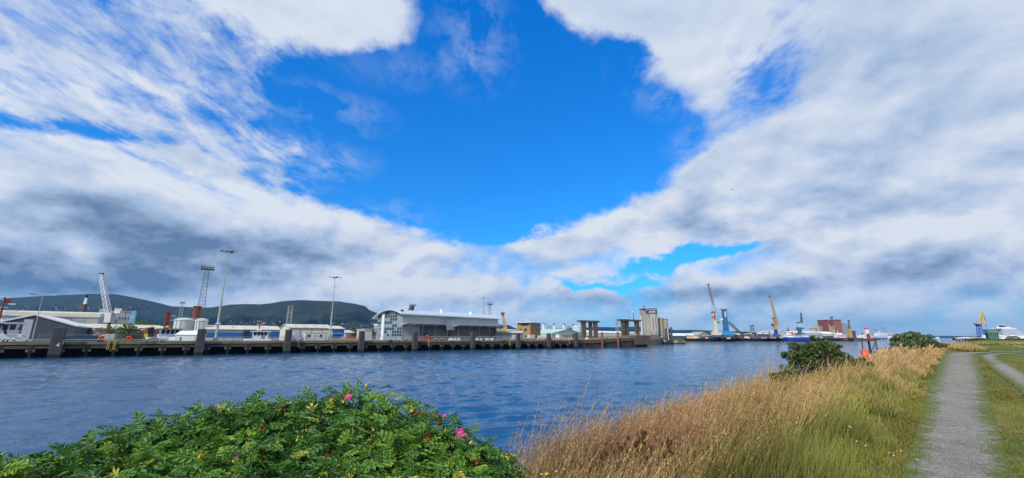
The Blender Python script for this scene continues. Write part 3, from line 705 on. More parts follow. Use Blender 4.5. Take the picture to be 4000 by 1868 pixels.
def car(u, n, rz, lb, paint, L=4.4, van=False):
    x, y = G(u, n); t_ = thing('parked_car', lb, 'car', (x, y, DECK), rz, 'cars parked on the quay')
    hl = L/2
    def side(pts, y0, y1, inset=0): return pts
    low = [(-hl,.35),(-hl,.78),(-hl+.12,.95),(-hl+.9,1.0),(hl-1.15,.95),(hl-.25,.78),(hl,.62),(hl,.32)]
    mb = MB(); mb.prism(low, -.86, .86, 'y'); mb.build('body', paint, t_, bevel=.05)
    top = [(-hl+.35,.98),(-hl+.85,1.42),(-hl+1.4,1.5),(hl-2.05,1.48),(hl-1.2,.97)]
    n_ = len(top); vs = [(a, -.80 if b < 1.1 else -.62, b) for a, b in top]+[(a, .80 if b < 1.1 else .62, b) for a, b in top]
    mb = MB(); mb.add(vs, [tuple(range(n_)), tuple(range(2*n_-1, n_-1, -1))]+[(k, k+n_, (k+1) % n_+n_, (k+1) % n_) for k in range(n_)]); mb.build('cabin', paint, t_)
    for sg in (-1, 1):
        mb = MB(); mb.add([(-hl+.75, sg*.80, 1.04),(hl-1.45, sg*.80, 1.03),(hl-2.1, sg*.67, 1.40),(-hl+1.05, sg*.67, 1.40)], [(0,1,2,3)]); mb.build('side_window', M['glass'], t_)
        mb = MB(); mb.box(hl-.34, hl-.08, sg*.6-.18, sg*.6+.18, .62, .76); mb.build('headlight', mat('lamp_lens', '#e8ecef', .15), t_)
        for wx in (-hl+.85, hl-.85):
            mb = MB(); mb.bar((wx, sg*.72, .32), (wx, sg*.9, .32), .32, 14); w_ = mb.build('wheel', M['black'], t_)
            mb = MB(); mb.bar((wx, sg*.9, .32), (wx, sg*.92, .32), .19, 10); mb.build('rim', M['steel'], w_)
    mb = MB(); mb.add([(hl-1.16,-.7,1.0),(hl-1.16,.7,1.0),(hl-1.98,.56,1.46),(hl-1.98,-.56,1.46)], [(0,1,2,3)]); mb.build('windscreen', M['glass'], t_, loc=(.03,0,.02))
    return t_
wpaint = mat('white_car_paint', '#e6e8ea', .25, .02); spaint = mat('silver_blue_car_paint', '#8793a5', .25, .03, metal=.3); bpaint = mat('navy_car_paint', '#26446a', .3, .05, metal=.2)
car(84, QN+13, QA, 'white estate car parked at the far left of the quay', wpaint, 4.7)
car(595, QN+10, QA+math.pi, 'silver blue hatchback parked by the left railing', spaint, 4.5)
car(1188, QN+12, QA+.2, 'grey car parked right of the third fender pile', spaint, 4.2)
# covered dark blue pile
t_ = thing('tarpaulin_cover', 'long dark blue tarpaulin over a low heap behind the barrier', 'tarpaulin', (*G(335, QN+14), DECK), QA)
prof = [(-6.5,0),(-5.6,1.1),(-4.2,1.9),(-2.8,2.25),(1.5,2.3),(4,2.0),(5.6,1.0),(6.4,0)]
mb = MB(); mb.prism(prof, -2.2, 2.2, 'y'); mb.build('cover', mat('navy_tarpaulin', '#2a4660', .6, .2, 1.2, bump=.4), t_, bevel=.15)
# white marquee
t_ = thing('marquee', 'white canvas marquee with pitched roof behind the second fender pile', 'tent', (*G(742, QN+9), DECK), QA)
mb = MB(); mb.box(-4.6, 4.8, -3.4, 3.4, 0, 2.5); mb.build('wall', M['tent'], t_)
vs = [(-4.9,-3.6,2.45),(5.0,-3.6,2.45),(5.0,3.6,2.45),(-4.9,3.6,2.45),(-3.2,0,3.75),(3.2,0,4.15)]
mb = MB(); mb.add(vs, [(0,1,5,4),(1,2,5),(2,3,4,5),(3,0,4),(3,2,1,0)]); mb.build('roof', M['tent'], t_)
mb = MB(); mb.box(-6.3, -4.62, -2.6, 2.0, 0, 1.5); mb.build('porch', M['tent'], t_, bevel=.1)
mb = MB(); mb.box(1.2, 3.4, -3.46, -3.41, 0, 1.9); mb.build('doorway_flap', mat('canvas_fold', '#c9ced3', .8), t_)
def person(u, n, h_, lb, top_m, leg_m):
    x, y = G(u, n); t_ = bpy.data.meshes.new('person')
    o = thing('person', lb, 'person', (x, y, DECK), 0)
    k = h_/1.75
    mb = MB()
    for sg in (-1, 1):
        mb.bar((sg*.1*k,0,0.04), (sg*.12*k,0,.48*k), .055*k, 8, .075*k); mb.bar((sg*.12*k,0,.48*k), (sg*.1*k,0,.88*k), .075*k, 8, .1*k)
        mb.bar((sg*.2*k,0,1.42*k), (sg*.27*k,.02,1.12*k), .055*k, 8, .045*k); mb.bar((sg*.27*k,.02,1.12*k), (sg*.25*k,-.08*k,.85*k), .045*k, 8, .035*k)
        mb.box(sg*.1*k-.05, sg*.1*k+.05, -.18*k, .08*k, 0, .08)
    mb.bar((0,0,.85*k), (0,0,1.15*k), .17*k, 10, .15*k); mb.bar((0,0,1.15*k), (0,0,1.45*k), .15*k, 10, .19*k); mb.bar((0,0,1.42*k), (0,0,1.55*k), .06*k, 8)
    mb.blob((0,0,1.63*k), (.095*k,.11*k,.13*k), 10, 8); mb.build('body', M['skin'], o)
    mb = MB(); mb.bar((0,0,.82*k), (0,0,1.47*k), .19*k, 10, .2*k)
    for sg in (-1, 1): mb.bar((sg*.2*k,0,1.43*k), (sg*.27*k,.02,1.1*k), .07*k, 8, .06*k)
    mb.build('jacket', top_m, o)
    mb = MB()
    for sg in (-1, 1): mb.bar((sg*.11*k,0,.1), (sg*.1*k,0,.88*k), .085*k, 8, .115*k)
    mb.build('trousers', leg_m, o); mb = MB(); mb.blob((0,.02,1.68*k), (.11*k,.12*k,.1*k), 10, 6); mb.build('hair', M['dark'], o)
person(706, QN+3.5, 1.78, 'person in dark clothes standing in front of the white marquee', M['navycloth'], M['navycloth'])
person(2058, QN+13, 1.8, 'person in a white top beside the brick building', M['wcloth'], M['navycloth'])
person(2062.5, QN+14.5, 1.7, 'person in dark clothes next to the one in white', M['navycloth'], M['dark'])
person(1680, QN+4.5, 1.75, 'person in navy beside the orange lifebuoy at the terminal', M['navycloth'], M['navycloth'])
# portable cabin
t_ = thing('site_cabin', 'cream portable cabin with two windows in front of the warehouse', 'cabin', (*G(1236, QN+11), DECK), QA)
mb = MB(); mb.box(-5.2, 4.6, -1.6, 1.6, .3, 3.4); mb.build('wall', M['cream'], t_); mb = MB(); mb.box(-5.35, 4.75, -1.75, 1.75, 3.4, 3.6); mb.build('roof', M['roofgrey'], t_)
for wx, ww in ((-3.6, .8), (2.3-.9, .7)):
    mb = MB(); mb.box(wx-ww, wx+ww, -1.66, -1.59, 1.5, 2.8); f_ = mb.build('window', M['white'], t_); mb = MB(); mb.box(wx-ww+.08, wx+ww-.08, -1.69, -1.655, 1.58, 2.72); mb.build('pane', M['glass'], f_)
mb = MB(); mb.box(-1.6, .2, -1.65, -1.59, 1.6, 2.6); mb.build('sign_board', M['white'], t_); mb = MB(); mb.box(-1.5, .1, -1.66, -1.645, 2.0, 2.35); mb.build('blue_stripe', M['blue2'], t_)
mb = MB(); mb.box(3.0, 3.9, -1.66, -1.59, .35, 2.7); mb.build('door', M['lgrey'], t_)
mb = MB()
for x_ in (-4.8, 0, 4.2): mb.box(x_-.15, x_+.15, -1.3, 1.3, 0, .3)
mb.build('skid', M['dark'], t_)
t_ = thing('portable_toilet', 'small pale cubicle against the left end of the cabin', 'cubicle', (*G(1196, QN+10), DECK), QA)
mb = MB(); mb.box(-.6, .6, -.6, .6, 0, 2.9); mb.build('body', M['cream'], t_, bevel=.05); mb = MB(); mb.box(-.4, .4, -.66, -.6, .1, 2.6); mb.build('door', M['lgrey'], t_); mb = MB(); mb.tbox(0,0,2.9,3.1,1.3,1.3,1.0,1.0); mb.build('roof', M['white'], t_)
# pale crates before the terminal
for i, u in enumerate((1756, 1763.5, 1771, 1779, 1787, 1794)):
    t_ = thing('crate', ['white crate, leftmost of the first row before the terminal','second white crate of the first row','white and green crate with a green band','yellow white crate in the middle of the first row','white crate with green lid in the first row','white crate, last of the first row'][i], 'crate', (*G(u, QN+5), DECK), QA, 'pale crates on the quay')
    mb = MB(); mb.box(-.42, .42, -.4, .4, 0, .9); mb.build('body', M['white'], t_, bevel=.04); mb = MB(); mb.box(-.45, .45, -.43, .43, .9, 1.05+.3*(i % 2)); mb.build('lid', [M['white'], M['white'], mat('green_plastic', '#3d8a4e', .5), M['yellow'], mat('green_plastic', '#3d8a4e'), M['white']][i], t_)
for i, u in enumerate((1859, 1867, 1880, 1899, 1907, 1918, 1925)):
    t_ = thing('water_barrier', ['white plastic barrier block, first right of the sixth fender pile','second white plastic block right of the sixth fender pile','third white plastic block, beside a red cone','white plastic block right of the yellow bollard','white plastic block second right of the yellow bollard','white plastic block near the terminal end','last white plastic block at the terminal end'][i], 'barrier', (*G(u, QN+4.5), DECK), QA, 'white barrier blocks by the terminal')
    mb = MB(); mb.tbox(0, 0, 0, 1.05, .95, .5, .8, .3); mb.build('block', M['white'], t_, bevel=.05); mb = MB(); mb.box(-.3, .3, -.27, -.2, .3, .55); mb.build('slot', M['lgrey'], t_)
t_ = thing('skip_container', 'low red container behind the railing beside the lifebuoy', 'container', (*G(1650, QN+9), DECK), QA)
mb = MB(); mb.tbox(0, 0, .1, 1.5, 3.4, 2, 3.9, 2.2); mb.build('body', M['redpaint'], t_); mb = MB(); mb.box(-2, 2, -1.14, -1.08, 1.35, 1.5); mb.build('rim', M['redpaint'], t_)
# red and white road barriers on the ramp
u = 2101.0; k = 0; proto = None
while u < 2245:
    x, y = G(u, QN+12+ (u-2100)*.02)
    rw = k % 2
    lb = 'red plastic road barrier in the long row before the ramp' if rw else 'white plastic road barrier in the long row before the ramp'
    t_ = thing('road_barrier', lb, 'barrier', (x, y, DECK), QA, 'red plastic barriers in a row' if rw else 'white plastic barriers in a row')
    mb = MB(); mb.tbox(0, 0, 0, 1.45+.2*random.random(), 1.1, .6, .95, .25); mb.build('block', mat('faded_red_plastic', '#c4695c', .6, .2, 2) if rw else mat('faded_pink_white_plastic', '#dccbc2', .6, .1, 2), t_, bevel=.04)
    u += 6.9*1725/2000; k += 1

# ================================================================== TERMINAL with curved roof
px0, py0 = -59.6, 237.6; TA = math.radians(49.8); TL, TW = 77.7, 23.5
tt = thing('ferry_terminal', 'long grey terminal with a curved white roof and glazed end', 'building', (px0, py0, DECK), TA)
def roofz(y):   # curved roof across the width
    k = (y-10.5)/13.5; return 16.9-3.4*k*k
ys = np.linspace(-1.6, TW+2.6, 16)
prof = [(y, roofz(y)) for y in ys]+[(y, roofz(y)-.55) for y in ys[::-1]]
mb = MB(); mb.prism(prof, -2.2, TL+4, 'x'); rf = mb.build('roof', M['silver'], tt)
for xx in np.arange(-1, TL+3, 3.0):
    mb = MB(); mb.prism([(y, roofz(y)+.07) for y in ys]+[(y, roofz(y)+.0) for y in ys[::-1]], xx, xx+.18, 'x'); mb.build('seam', M['silver'], rf)
yw = np.linspace(0, TW, 12)
hz_ = 12.6
# long front wall, split above and below the canopy
mb = MB(); mb.box(0.3, TL, -.0, .4, 8.3, roofz(0)-.6); mb.build('upper_wall', M['grey'], tt)
mb = MB(); mb.box(12, TL, 3.2, 3.6, 0, 8.3); mb.build('loading_wall', mat('grey_blockwork', '#7d7a75', .8, .1, .4), tt)  # loading wall in a darker grey than the cladding
mb = MB(); mb.box(0.3, 12, 0, 3.5, 0, 8.3); mb.build('corner_wall', M['grey'], tt)
mb = MB(); mb.box(12, TL, .05, 3.7, 8.05, 8.3); mb.build('soffit', M['dgrey'], tt)
mb = MB(); mb.prism([(y, 0) for y in (.45, TW)]+[(y, roofz(y)-.6) for y in yw[::-1] if y > .4], TL-.4, TL, 'x'); mb.build('end_wall', M['grey'], tt)
mb = MB(); mb.box(0.3, TL, TW-.3, TW, 0, roofz(TW)-.7); mb.build('rear_wall', M['grey'], tt)
mb = MB(); mb.box(TL*.405, TL*.487, -.35, -.02, 6.0, 11.5); mb.build('blank_panel', M['lgrey'], tt)
for x0_, x1_ in ((-1.0, TL*.36), (TL*.475, TL+2)):
    mb = MB(); mb.prism([(-6.0, 9.15), (-6.0, 8.95), (.0, 7.9), (.0, 8.25)], x0_, x1_, 'x'); c_ = mb.build('canopy', M['roofgrey'], tt)
    mb = MB(); mb.box(x0_-.1, x1_+.1, -6.2, -6.0, 8.85, 9.25); mb.build('fascia', M['lgrey'], c_)
    x = x0_+2
    while x < x1_: mb = MB(); mb.prism([(-5.6,8.9),(-5.6,8.75),(.1,7.4),(.1,8.0)], x, x+.2, 'x'); mb.build('bracket', M['dgrey'], c_); x += 8
for x in np.arange(14, TL, 9.2):
    mb = MB(); mb.box(x-.2, x+.2, -.1, .35, 0, 8.05); mb.build('column', M['steel'], tt)
for x in np.arange(16, TL-6, 18.4):
    mb = MB(); mb.box(x, x+4.2, 3.1, 3.22, 0, 4.2); mb.build('loading_door', M['dgrey'], tt)
for x in (24, 70): mb = MB(); mb.blob((x, -1.0, 12.0), (.35,.3,.25)); mb.build('floodlight', M['white'], tt)
for x, h_ in ((33, 1.8), (58, 1.8)):
    mb = MB(); mb.box(x, x+1.6, 6, 8, 16.2, 16.4+h_); mb.build('roof_vent', M['white'], tt)
mb = MB(); mb.tbox(12, 9, 16.8, 19.5, 2.6, 2.2, 2.0, 2.2, .8, 0); mb.build('air_intake', M['dgrey'], tt); mb = MB(); mb.box(11, 15, 8, 10, 19.5, 20.3); mb.build('rooftop_unit', M['steel'], tt)
mb = MB(); mb.blob((1, 2, roofz(2)+.5), (1.0,.6,.5)); mb.build('dome_camera', M['dark'], tt)
# glazed gable end at x=0
mb = MB(); mb.prism([(y, 0) for y in (0, TW)]+[(y, roofz(y)-.65) for y in yw[::-1]], .35, .5, 'x'); mb.build('glass_wall', M['glass'], tt)
cols_ = np.arange(0, TW+.01, TW/10); rows_ = np.arange(0.2, 16.5, 1.72)
rs = random.Random(4)
for ci in range(10):
    for ri in range(len(rows_)-1):
        y0_, y1_ = cols_[ci]+.12, cols_[ci+1]-.12; z0_, z1_ = rows_[ri]+.09, rows_[ri+1]-.09
        if z1_ > min(roofz(y0_), roofz(y1_))-.8: continue
        if ci in (7,) : continue
        mm = M['glass'] if rs.random() < .62 else M['glassl']
        if ri in (4,): mm = M['glassl'] if rs.random() < .8 else M['glass']
        if ri == 0: mm = M['glassl']
        mb = MB(); mb.box(.24, .32, y0_, y1_, z0_, z1_); mb.build('pane', mm, tt)
mb = MB()
for c_ in cols_: mb.box(.1, .36, c_-.1, c_+.1, 0, roofz(c_)-.6)
for r_ in rows_: mb.box(.12, .35, 0, TW, r_-.07, r_+.07) if r_ < 13 else mb.box(.12, .35, 3, TW-4, r_-.07, r_+.07)
mb.build('mullions', M['lgrey'], tt)['kind'] = 'stuff'
mb = MB(); mb.box(-.5, .4, cols_[7]-.1, cols_[8]+.1, 0, roofz(cols_[8])-.5); mb.build('pier_wall', M['white'], tt)
# lower glazed wing left of the gable
mb = MB(); mb.box(1.5, 12, TW, TW+5, 0, 8.6); mb.build('side_wing', M['glassl'], tt)
mb = MB(); mb.box(1.0, 12.5, TW, TW+5.5, 8.6, 9.2); mb.build('wing_roof', M['white'], tt)
for r_ in range(5):
    for c_ in range(4):
        mb = MB(); mb.box(1.3, 1.46, TW+.15+c_*1.2, TW+1.2+c_*1.2, .3+r_*1.66, 1.8+r_*1.66); mb.build('wing_pane', M['glass'] if (r_ in (2,3)) else M['glassl'], tt)
mb = MB()
for r_ in range(6): mb.box(1.2, 1.5, TW, TW+5, .1+r_*1.66, .28+r_*1.66)
for c_ in range(5): mb.box(1.2, 1.5, TW+c_*1.2, TW+.14+c_*1.2, 0, 8.6)
tag(mb.build('wing_mullions', M['white'], tt), kind='stuff')

# ================================================================== generic sheds
def shed(label, u1, Y1, u2, Y2, dep, zt, zr, wm_, rm_, ridge='along', name='warehouse', cat='warehouse', base=DECK, over=.5, doors=(), stripe=None, windows=(), group=None, rl=0, rt=.3):
    x1, y1 = GY(u1, Y1); x2, y2 = GY(u2, Y2); L = math.hypot(x2-x1, y2-y1); rz = math.atan2(y2-y1, x2-x1)
    t_ = thing(name, label, cat, (x1, y1, base), rz, group); E = zt-base; P_ = zr-base
    mb = MB()
    if ridge == 'along': mb.prism([(0,0),(dep,0),(dep,E),(dep/2,P_),(0,E)], 0, L, 'x')
    elif ridge == 'across': mb.prism([(0,0),(L,0),(L,E),(L/2,P_),(0,E)], 0, dep, 'y')
    elif ridge == 'flat': mb.box(0, L, 0, dep, 0, E)
    elif ridge == 'mono': mb.prism([(0,0),(dep,0),(dep,P_),(0,E)], 0, L, 'x')
    elif ridge == 'arch':
        k = [i/10 for i in range(11)]; mb.prism([(0,0),(L,0)]+[(L*(1-i), E+(P_-E)*math.sin(math.pi*i)) for i in k], 0, dep, 'y')
    mb.build('wall', wm_, t_)
    th = rt; mb = MB(); o = over
    if ridge == 'along':
        sl = (P_-E)/(dep/2)
        mb.prism([(-o, E-sl*o+.02),(dep/2, P_+.02),(dep+o, E-sl*o+.02),(dep+o, E-sl*o+.02+th),(dep/2, P_+.02+th),(-o, E-sl*o+.02+th)], -o, L+o, 'x')
    elif ridge == 'across':
        sl = (P_-E)/(L/2)
        mb.prism([(-o, E-sl*o+.02),(L/2, P_+.02),(L+o, E-sl*o+.02),(L+o, E-sl*o+.02+th),(L/2, P_+.02+th),(-o, E-sl*o+.02+th)], -o, dep+o, 'y')
    elif ridge == 'mono':
        mb.prism([(-o, E+.02),(dep+o, P_+.02),(dep+o, P_+.02+th),(-o, E+.02+th)], -o, L+o, 'x')
    elif ridge == 'arch':
        pts = [(L*i/10-o+2*o*i/10, E+(P_-E)*math.sin(math.pi*i/10)) for i in range(11)]
        mb.prism([(a, b+.02) for a, b in pts]+[(a, b+.02+th) for a, b in pts[::-1]], -o, dep+o, 'y')
    else: mb.box(-o, L+o, -o, dep+o, E+.01, E+th)
    rf = mb.build('roof', rm_, t_)
    for k in range(rl):
        x = L*(k+.7)/(rl+.4)
        if ridge == 'along':
            sl = (P_-E)/(dep/2); y0, y1_ = dep*.15, dep*.32
            mb = MB(); mb.add([(x,y0,E+sl*y0+th+.05),(x+L*.05,y0,E+sl*y0+th+.05),(x+L*.05,y1_,E+sl*y1_+th+.05),(x,y1_,E+sl*y1_+th+.05)], [(0,1,2,3)]); mb.build('rooflight', mat('dull_rooflight', '#9c9474', .5), rf)
    if L > 12 and wm_ is not M['tent']:
        mb = MB(); ns = max(4, int(L/5.5))
        for k in range(1, ns): mb.box(L*k/ns-.09, L*k/ns+.09, -.05, .01, 0, E-.3)
        tag(mb.build('cladding_joints', M['dgrey'] if wm_ is not M['dgrey'] else M['lattice'], t_), kind='stuff')
        if ridge in ('along', 'mono', 'flat'): mb = MB(); mb.box(-.2, L+.2, -.3, -.02, E-.45, E-.15); mb.build('gutter', M['grey'], t_)
    for (a, b_, h_, m_) in doors:
        mb = MB(); mb.box(a*L, b_*L, -.12, .05, 0, h_); mb.build('door', m_, t_)
    for (z0, z1, m_) in (stripe or []):
        mb = MB(); mb.box(.02, L-.02, -.06, .02, z0, z1); mb.build('band', m_, t_)
    for (a, b_, z0, z1, n_) in windows:
        for k in range(n_):
            xa = L*(a+(b_-a)*k/n_); xb = xa+L*(b_-a)/n_*.72
            mb = MB(); mb.box(xa, xb, -.07, .04, z0, z1); w_ = mb.build('window', M['lgrey'], t_)
            fr = min(.12, (xb-xa)*.12); mb = MB(); mb.box(xa+fr, xb-fr, -.1, -.065, z0+fr, z1-fr); mb.build('pane', M['glass'], w_)
    return t_
def S(label, u1, u2, n1, n2, dep, vt, vr, wm_, rm_, **k):
    Y1, Y2 = Yn(u1, n1), Yn(u2, n2)
    return shed(label, u1, Y1, u2, Y2, dep, Zv(vt, Y1), Zv(vr, Y1), wm_, rm_, **k)

# ================================================================== LEFT YARD behind the dock basin
N3 = QN+78
S('dark grey shed with white edged gable and a pale roller door, far left', -75, 288, N3+14, N3+14, 60, 1272, 1228, M['dgrey'], M['white'], ridge='across', doors=((.40,.50,9.5,M['lgrey']),), rt=.7, over=.4)
t_ = [o for o in COL.objects if o.name.startswith('warehouse')][-1]
S('huge pale grey warehouse with long flat roof behind the dark gabled shed', -160, 368, N3+80, N3+78, 70, 1230, 1214, M['grey'], M['creamroof'], ridge='along', stripe=((0,3,M['dgrey']),), rt=2.2)
for uu in (270, 300, 332):
    pass
x, y = G(303, 540)
t_ = thing('stack', 'slim white chimney with a black tip on a dark rusty base', 'chimney', (x, y, DECK), 0)
h1 = Zv(1188, y)-DECK; h2 = Zv(1153, y)-DECK
mb = MB(); mb.cyl(0,0,0,h1,2.0,12,1.6); mb.build('base', M['lattice'], t_); mb = MB(); mb.cyl(0,0,h1,h2-2.5,1.3,12,.8); mb.build('flue', M['white'], t_); mb = MB(); mb.cyl(0,0,h2-2.5,h2,.85,12,.8); mb.build('tip', M['black'], t_)
# mill with blue cladding towers
tm = S('grey mill with a row of small windows between pale blue towers', 385, 500, 430, 430, 30, 1216, 1216, M['grey'], M['roofgrey'], ridge='flat', name='feed_mill', cat='mill', windows=((.12,.95,14.6,16.3,8),), stripe=((0,8.6,mat('mid_grey_panels', '#6d6f72', .7)), (9.6,10.2,M['dgrey'])))  # lower band in a darker grey than the wall
L_ = 32
for (xa, xb) in ((-2.6, 1.2), (14.6, 17.6)):
    mb = MB(); mb.box(xa, xb, -1, 8, 0, 21.6 if xa < 0 else 21.0); mb.build('blue_tower', M['tealblue'], tm)
mb = MB(); mb.box(5, 9, 3, 7, 19.5, 22.6); mb.build('rooftop_house', M['roofgrey'], tm)
S('long low white roofed shed behind the scrap heap', 362, 668, N3+50, N3+70, 30, 1283, 1265, M['lgrey'], M['creamroof'], ridge='along', rl=3)
# scrap heap
def heap(name, lb, cat, u0, u1, n, h_, m_, seed=3):
    x0, y0 = G(u0, n); x1, y1 = G(u1, n); L = math.hypot(x1-x0, y1-y0); rs = random.Random(seed)
    t_ = thing(name, lb, cat, (x0, y0, DECK), math.atan2(y1-y0, x1-x0)); mb = MB(); pts = [(0,0)]
    k = int(L/2.5)
    for i in range(1, k): pts.append((L*i/k, h_*(.55+.5*rs.random())*min(1, i/2, (k-i)/2)))
    pts.append((L, 0)); nP = len(pts)
    vs = [(a, -4, 0) for a, b in pts]+[(a, 0, b) for a, b in pts]+[(a, 5, 0) for a, b in pts]
    fs = [(i, i+1, nP+i+1, nP+i) for i in range(nP-1)]+[(nP+i, nP+i+1, 2*nP+i+1, 2*nP+i) for i in range(nP-1)]
    mb.add(vs, fs); mb.build('mound', m_, t_)
    mb = MB(); mb2 = MB()
    for i in range(int(L*5)):
        a = rs.uniform(0, L); b = rs.uniform(-3.5, .5); z = h_*max(0, (1-abs(b)/4))*(.4+.5*rs.random()); s_ = rs.uniform(.3, 1.1)
        q = mb if rs.random() < .75 else mb2
        q.bar((a-s_, b, z+rs.uniform(-.3,.3)), (a+s_, b+rs.uniform(-.5,.5), z+rs.uniform(-.1,.6)), rs.uniform(.12,.4), 4)
    tag(mb.build('scrap_pieces', M['rust'], t_), kind='stuff'); tag(mb2.build('pale_pieces', M['roofgrey'], t_), kind='stuff')
    return t_
heap('scrap_heap', 'low rusty scrap metal heap behind the basin, left part', 'scrap heap', 365, 480, N3+6, 7.5, M['scrap'], 3)
heap('scrap_heap', 'long rusty scrap metal heap left of the red masted tug', 'scrap heap', 478, 645, N3+4, 6.5, M['scrap'], 5)
# foliage helper: leaf quads in ellipsoids
def leafmat(name, stops, rough=.6, trans=.25):
    m_ = bpy.data.materials.new(name); m_.use_nodes = True; t = NT(m_.node_tree); b = t.n['Principled BSDF']; b.inputs['Roughness'].default_value = rough; b.inputs['Specular IOR Level'].default_value = .3
    at = t.new('ShaderNodeAttribute', attribute_name='tone'); c = t.ramp(at.outputs['Fac'], stops); t.l.new(c, b.inputs['Base Color'])
    tr = t.new('ShaderNodeBsdfTranslucent'); t.l.new(t.mix(.5, c, (.25,.35,.03)), tr.inputs[0])
    mx = t.new('ShaderNodeMixShader'); mx.inputs[0].default_value = trans; t.l.new(b.outputs[0], mx.inputs[1]); t.l.new(tr.outputs[0], mx.inputs[2]); t.l.new(mx.outputs[0], t.n['Material Output'].inputs[0])
    return m_
FOL1 = leafmat('dark_foliage', [(0, (.025,.045,.016)), (.4, (.07,.115,.03)), (.75, (.15,.20,.055)), (1, (.27,.31,.10))])
FOL2 = leafmat('grey_green_foliage', [(0, (.04,.065,.035)), (.4, (.10,.145,.075)), (.75, (.2,.26,.14)), (1, (.32,.38,.22))])
def leaves(blobs, n, size, seed=0, fill=.35, aspect=.6):
    """leaf quads scattered through ellipsoids; (centre, radii) in local space"""
    rs = np.random.RandomState(seed); w = np.array([b[1][0]*b[1][2] for b in blobs]); w = w/w.sum(); C = []; Rr = []
    idx = rs.choice(len(blobs), n, p=w); c = np.array([b[0] for b in blobs])[idx]; r = np.array([b[1] for b in blobs])[idx]
    d = rs.normal(size=(n, 3)); d /= np.linalg.norm(d, axis=1)[:, None]
    k = np.where(rs.rand(n) < fill, rs.rand(n)**.5, .88+.2*rs.rand(n)); P_ = c+d*r*k[:, None]
    a = rs.normal(size=(n, 3))+d*.3; a /= np.linalg.norm(a, axis=1)[:, None]; b_ = np.cross(a, d+rs.normal(size=(n, 3))*.6); b_ /= np.linalg.norm(b_, axis=1)[:, None]
    s = size*rs.uniform(.6, 1.3, n)[:, None]
    V = np.stack([P_-a*s*.5, P_+b_*s*aspect*.5, P_+a*s*.5, P_-b_*s*aspect*.5], 1).reshape(-1, 3)
    tone = np.repeat(np.clip(rs.beta(2.2, 3, n)+.12*np.sin(idx*2.3), 0, 1), 4)
    return V, np.arange(4*n).reshape(-1, 4), {'tone': ('FLOAT', tone)}
def shrub(name, lb, cat, loc, blobs, n, size, m_, seed, stems=6, group=None, fill=.35):
    t_ = thing(name, lb, cat, loc, 0, group); V, Fq, cc = leaves(blobs, n, size, seed, fill); o = npmesh('foliage', V, Fq, m_, 'stuff', cc, t_)
    rs = random.Random(seed); mb = MB()
    for k in range(stems):
        b = blobs[k % len(blobs)]; c = Vector(b[0]); base = Vector((rs.uniform(-.1,.1)*b[1][0]+c.x*.3, rs.uniform(-.1,.1)*b[1][1]+c.y*.3, -.1)); mid = base.lerp(c, .5)+Vector((rs.uniform(-.1,.1), rs.uniform(-.1,.1), 0))*b[1][0]
        r_ = max(.02, b[1][2]*.035); mb.bar(base, mid, r_, 5, r_*.8, False); mb.bar(mid, c, r_*.8, 5, r_*.5, False)
        for q in range(4):
            e = c+Vector((rs.uniform(-1,1)*b[1][0], rs.uniform(-1,1)*b[1][1], rs.uniform(-.2,1)*b[1][2]))*.8; mb.bar(c if q % 2 else mid, e, r_*.4, 4, r_*.15, False)
    mb.build('stems', mat('bark', '#4a4038', .9, .3, 3), t_); return t_
def yardshrub(u, n, w, h_, lb, seed, nl=500, m_=None):
    x, y = G(u, n); rs = random.Random(seed)
    bl = [((rs.uniform(-.6,.6)*w, rs.uniform(-.2,.2)*w, h_*rs.uniform(.35,.65)), (w*rs.uniform(.3,.5), w*.35, h_*rs.uniform(.3,.45))) for k in range(6)]
    return shrub('shrub', lb, 'shrub', (x, y, DECK), bl, nl, max(.35, h_*.12), m_ or FOL1, seed, 5)
yardshrub(478, N3+2, 8, 8, 'green shrub growing on the scrap heap behind the basin', 5, 900)
yardshrub(440, QN+30, 5, 3, 'low green shrubs along the basin fence right of the cabinet', 6, 500); yardshrub(520, N3, 9, 5, 'wide low green shrub below the scrap heap', 8, 700)
# dark hedge of trees behind the sheds: single trees
cnt = 0
for (u0, u1, nn_, hh_) in ((505, 600, 700, 22), (600, 690, 740, 20), (800, 905, 700, 17), (905, 1110, 760, 19), (1320, 1440, 700, 17), (560, 660, 620, 17)):
    u = u0
    while u < u1:
        x, y = G(u, nn_+random.uniform(-20, 20)); h = hh_*random.uniform(.75, 1.1); w = h*.6
        side_ = 'left of the tanks' if u < 690 else ('behind the blue striped sheds' if u < 1110 else 'left of the terminal')
        bl = [((random.uniform(-.5,.5)*w, 0, h*random.uniform(.45,.7)), (w*random.uniform(.4,.7), w*.4, h*random.uniform(.25,.38))) for k in range(5)]
        t_ = thing('tree', 'dark round tree in the distant belt '+side_, 'tree', (x, y, DECK), 0, 'distant dark trees '+side_)
        V, Fq, cc = leaves(bl, 260, h*.11, cnt); npmesh('crown', V, Fq, FOL1, 'stuff', cc, t_); mb = MB(); mb.bar((0,0,0), (0,0,h*.6), h*.03, 5, h*.015); mb.build('trunk', mat('bark', ''), t_)
        cnt += 1; u += random.uniform(14, 20)
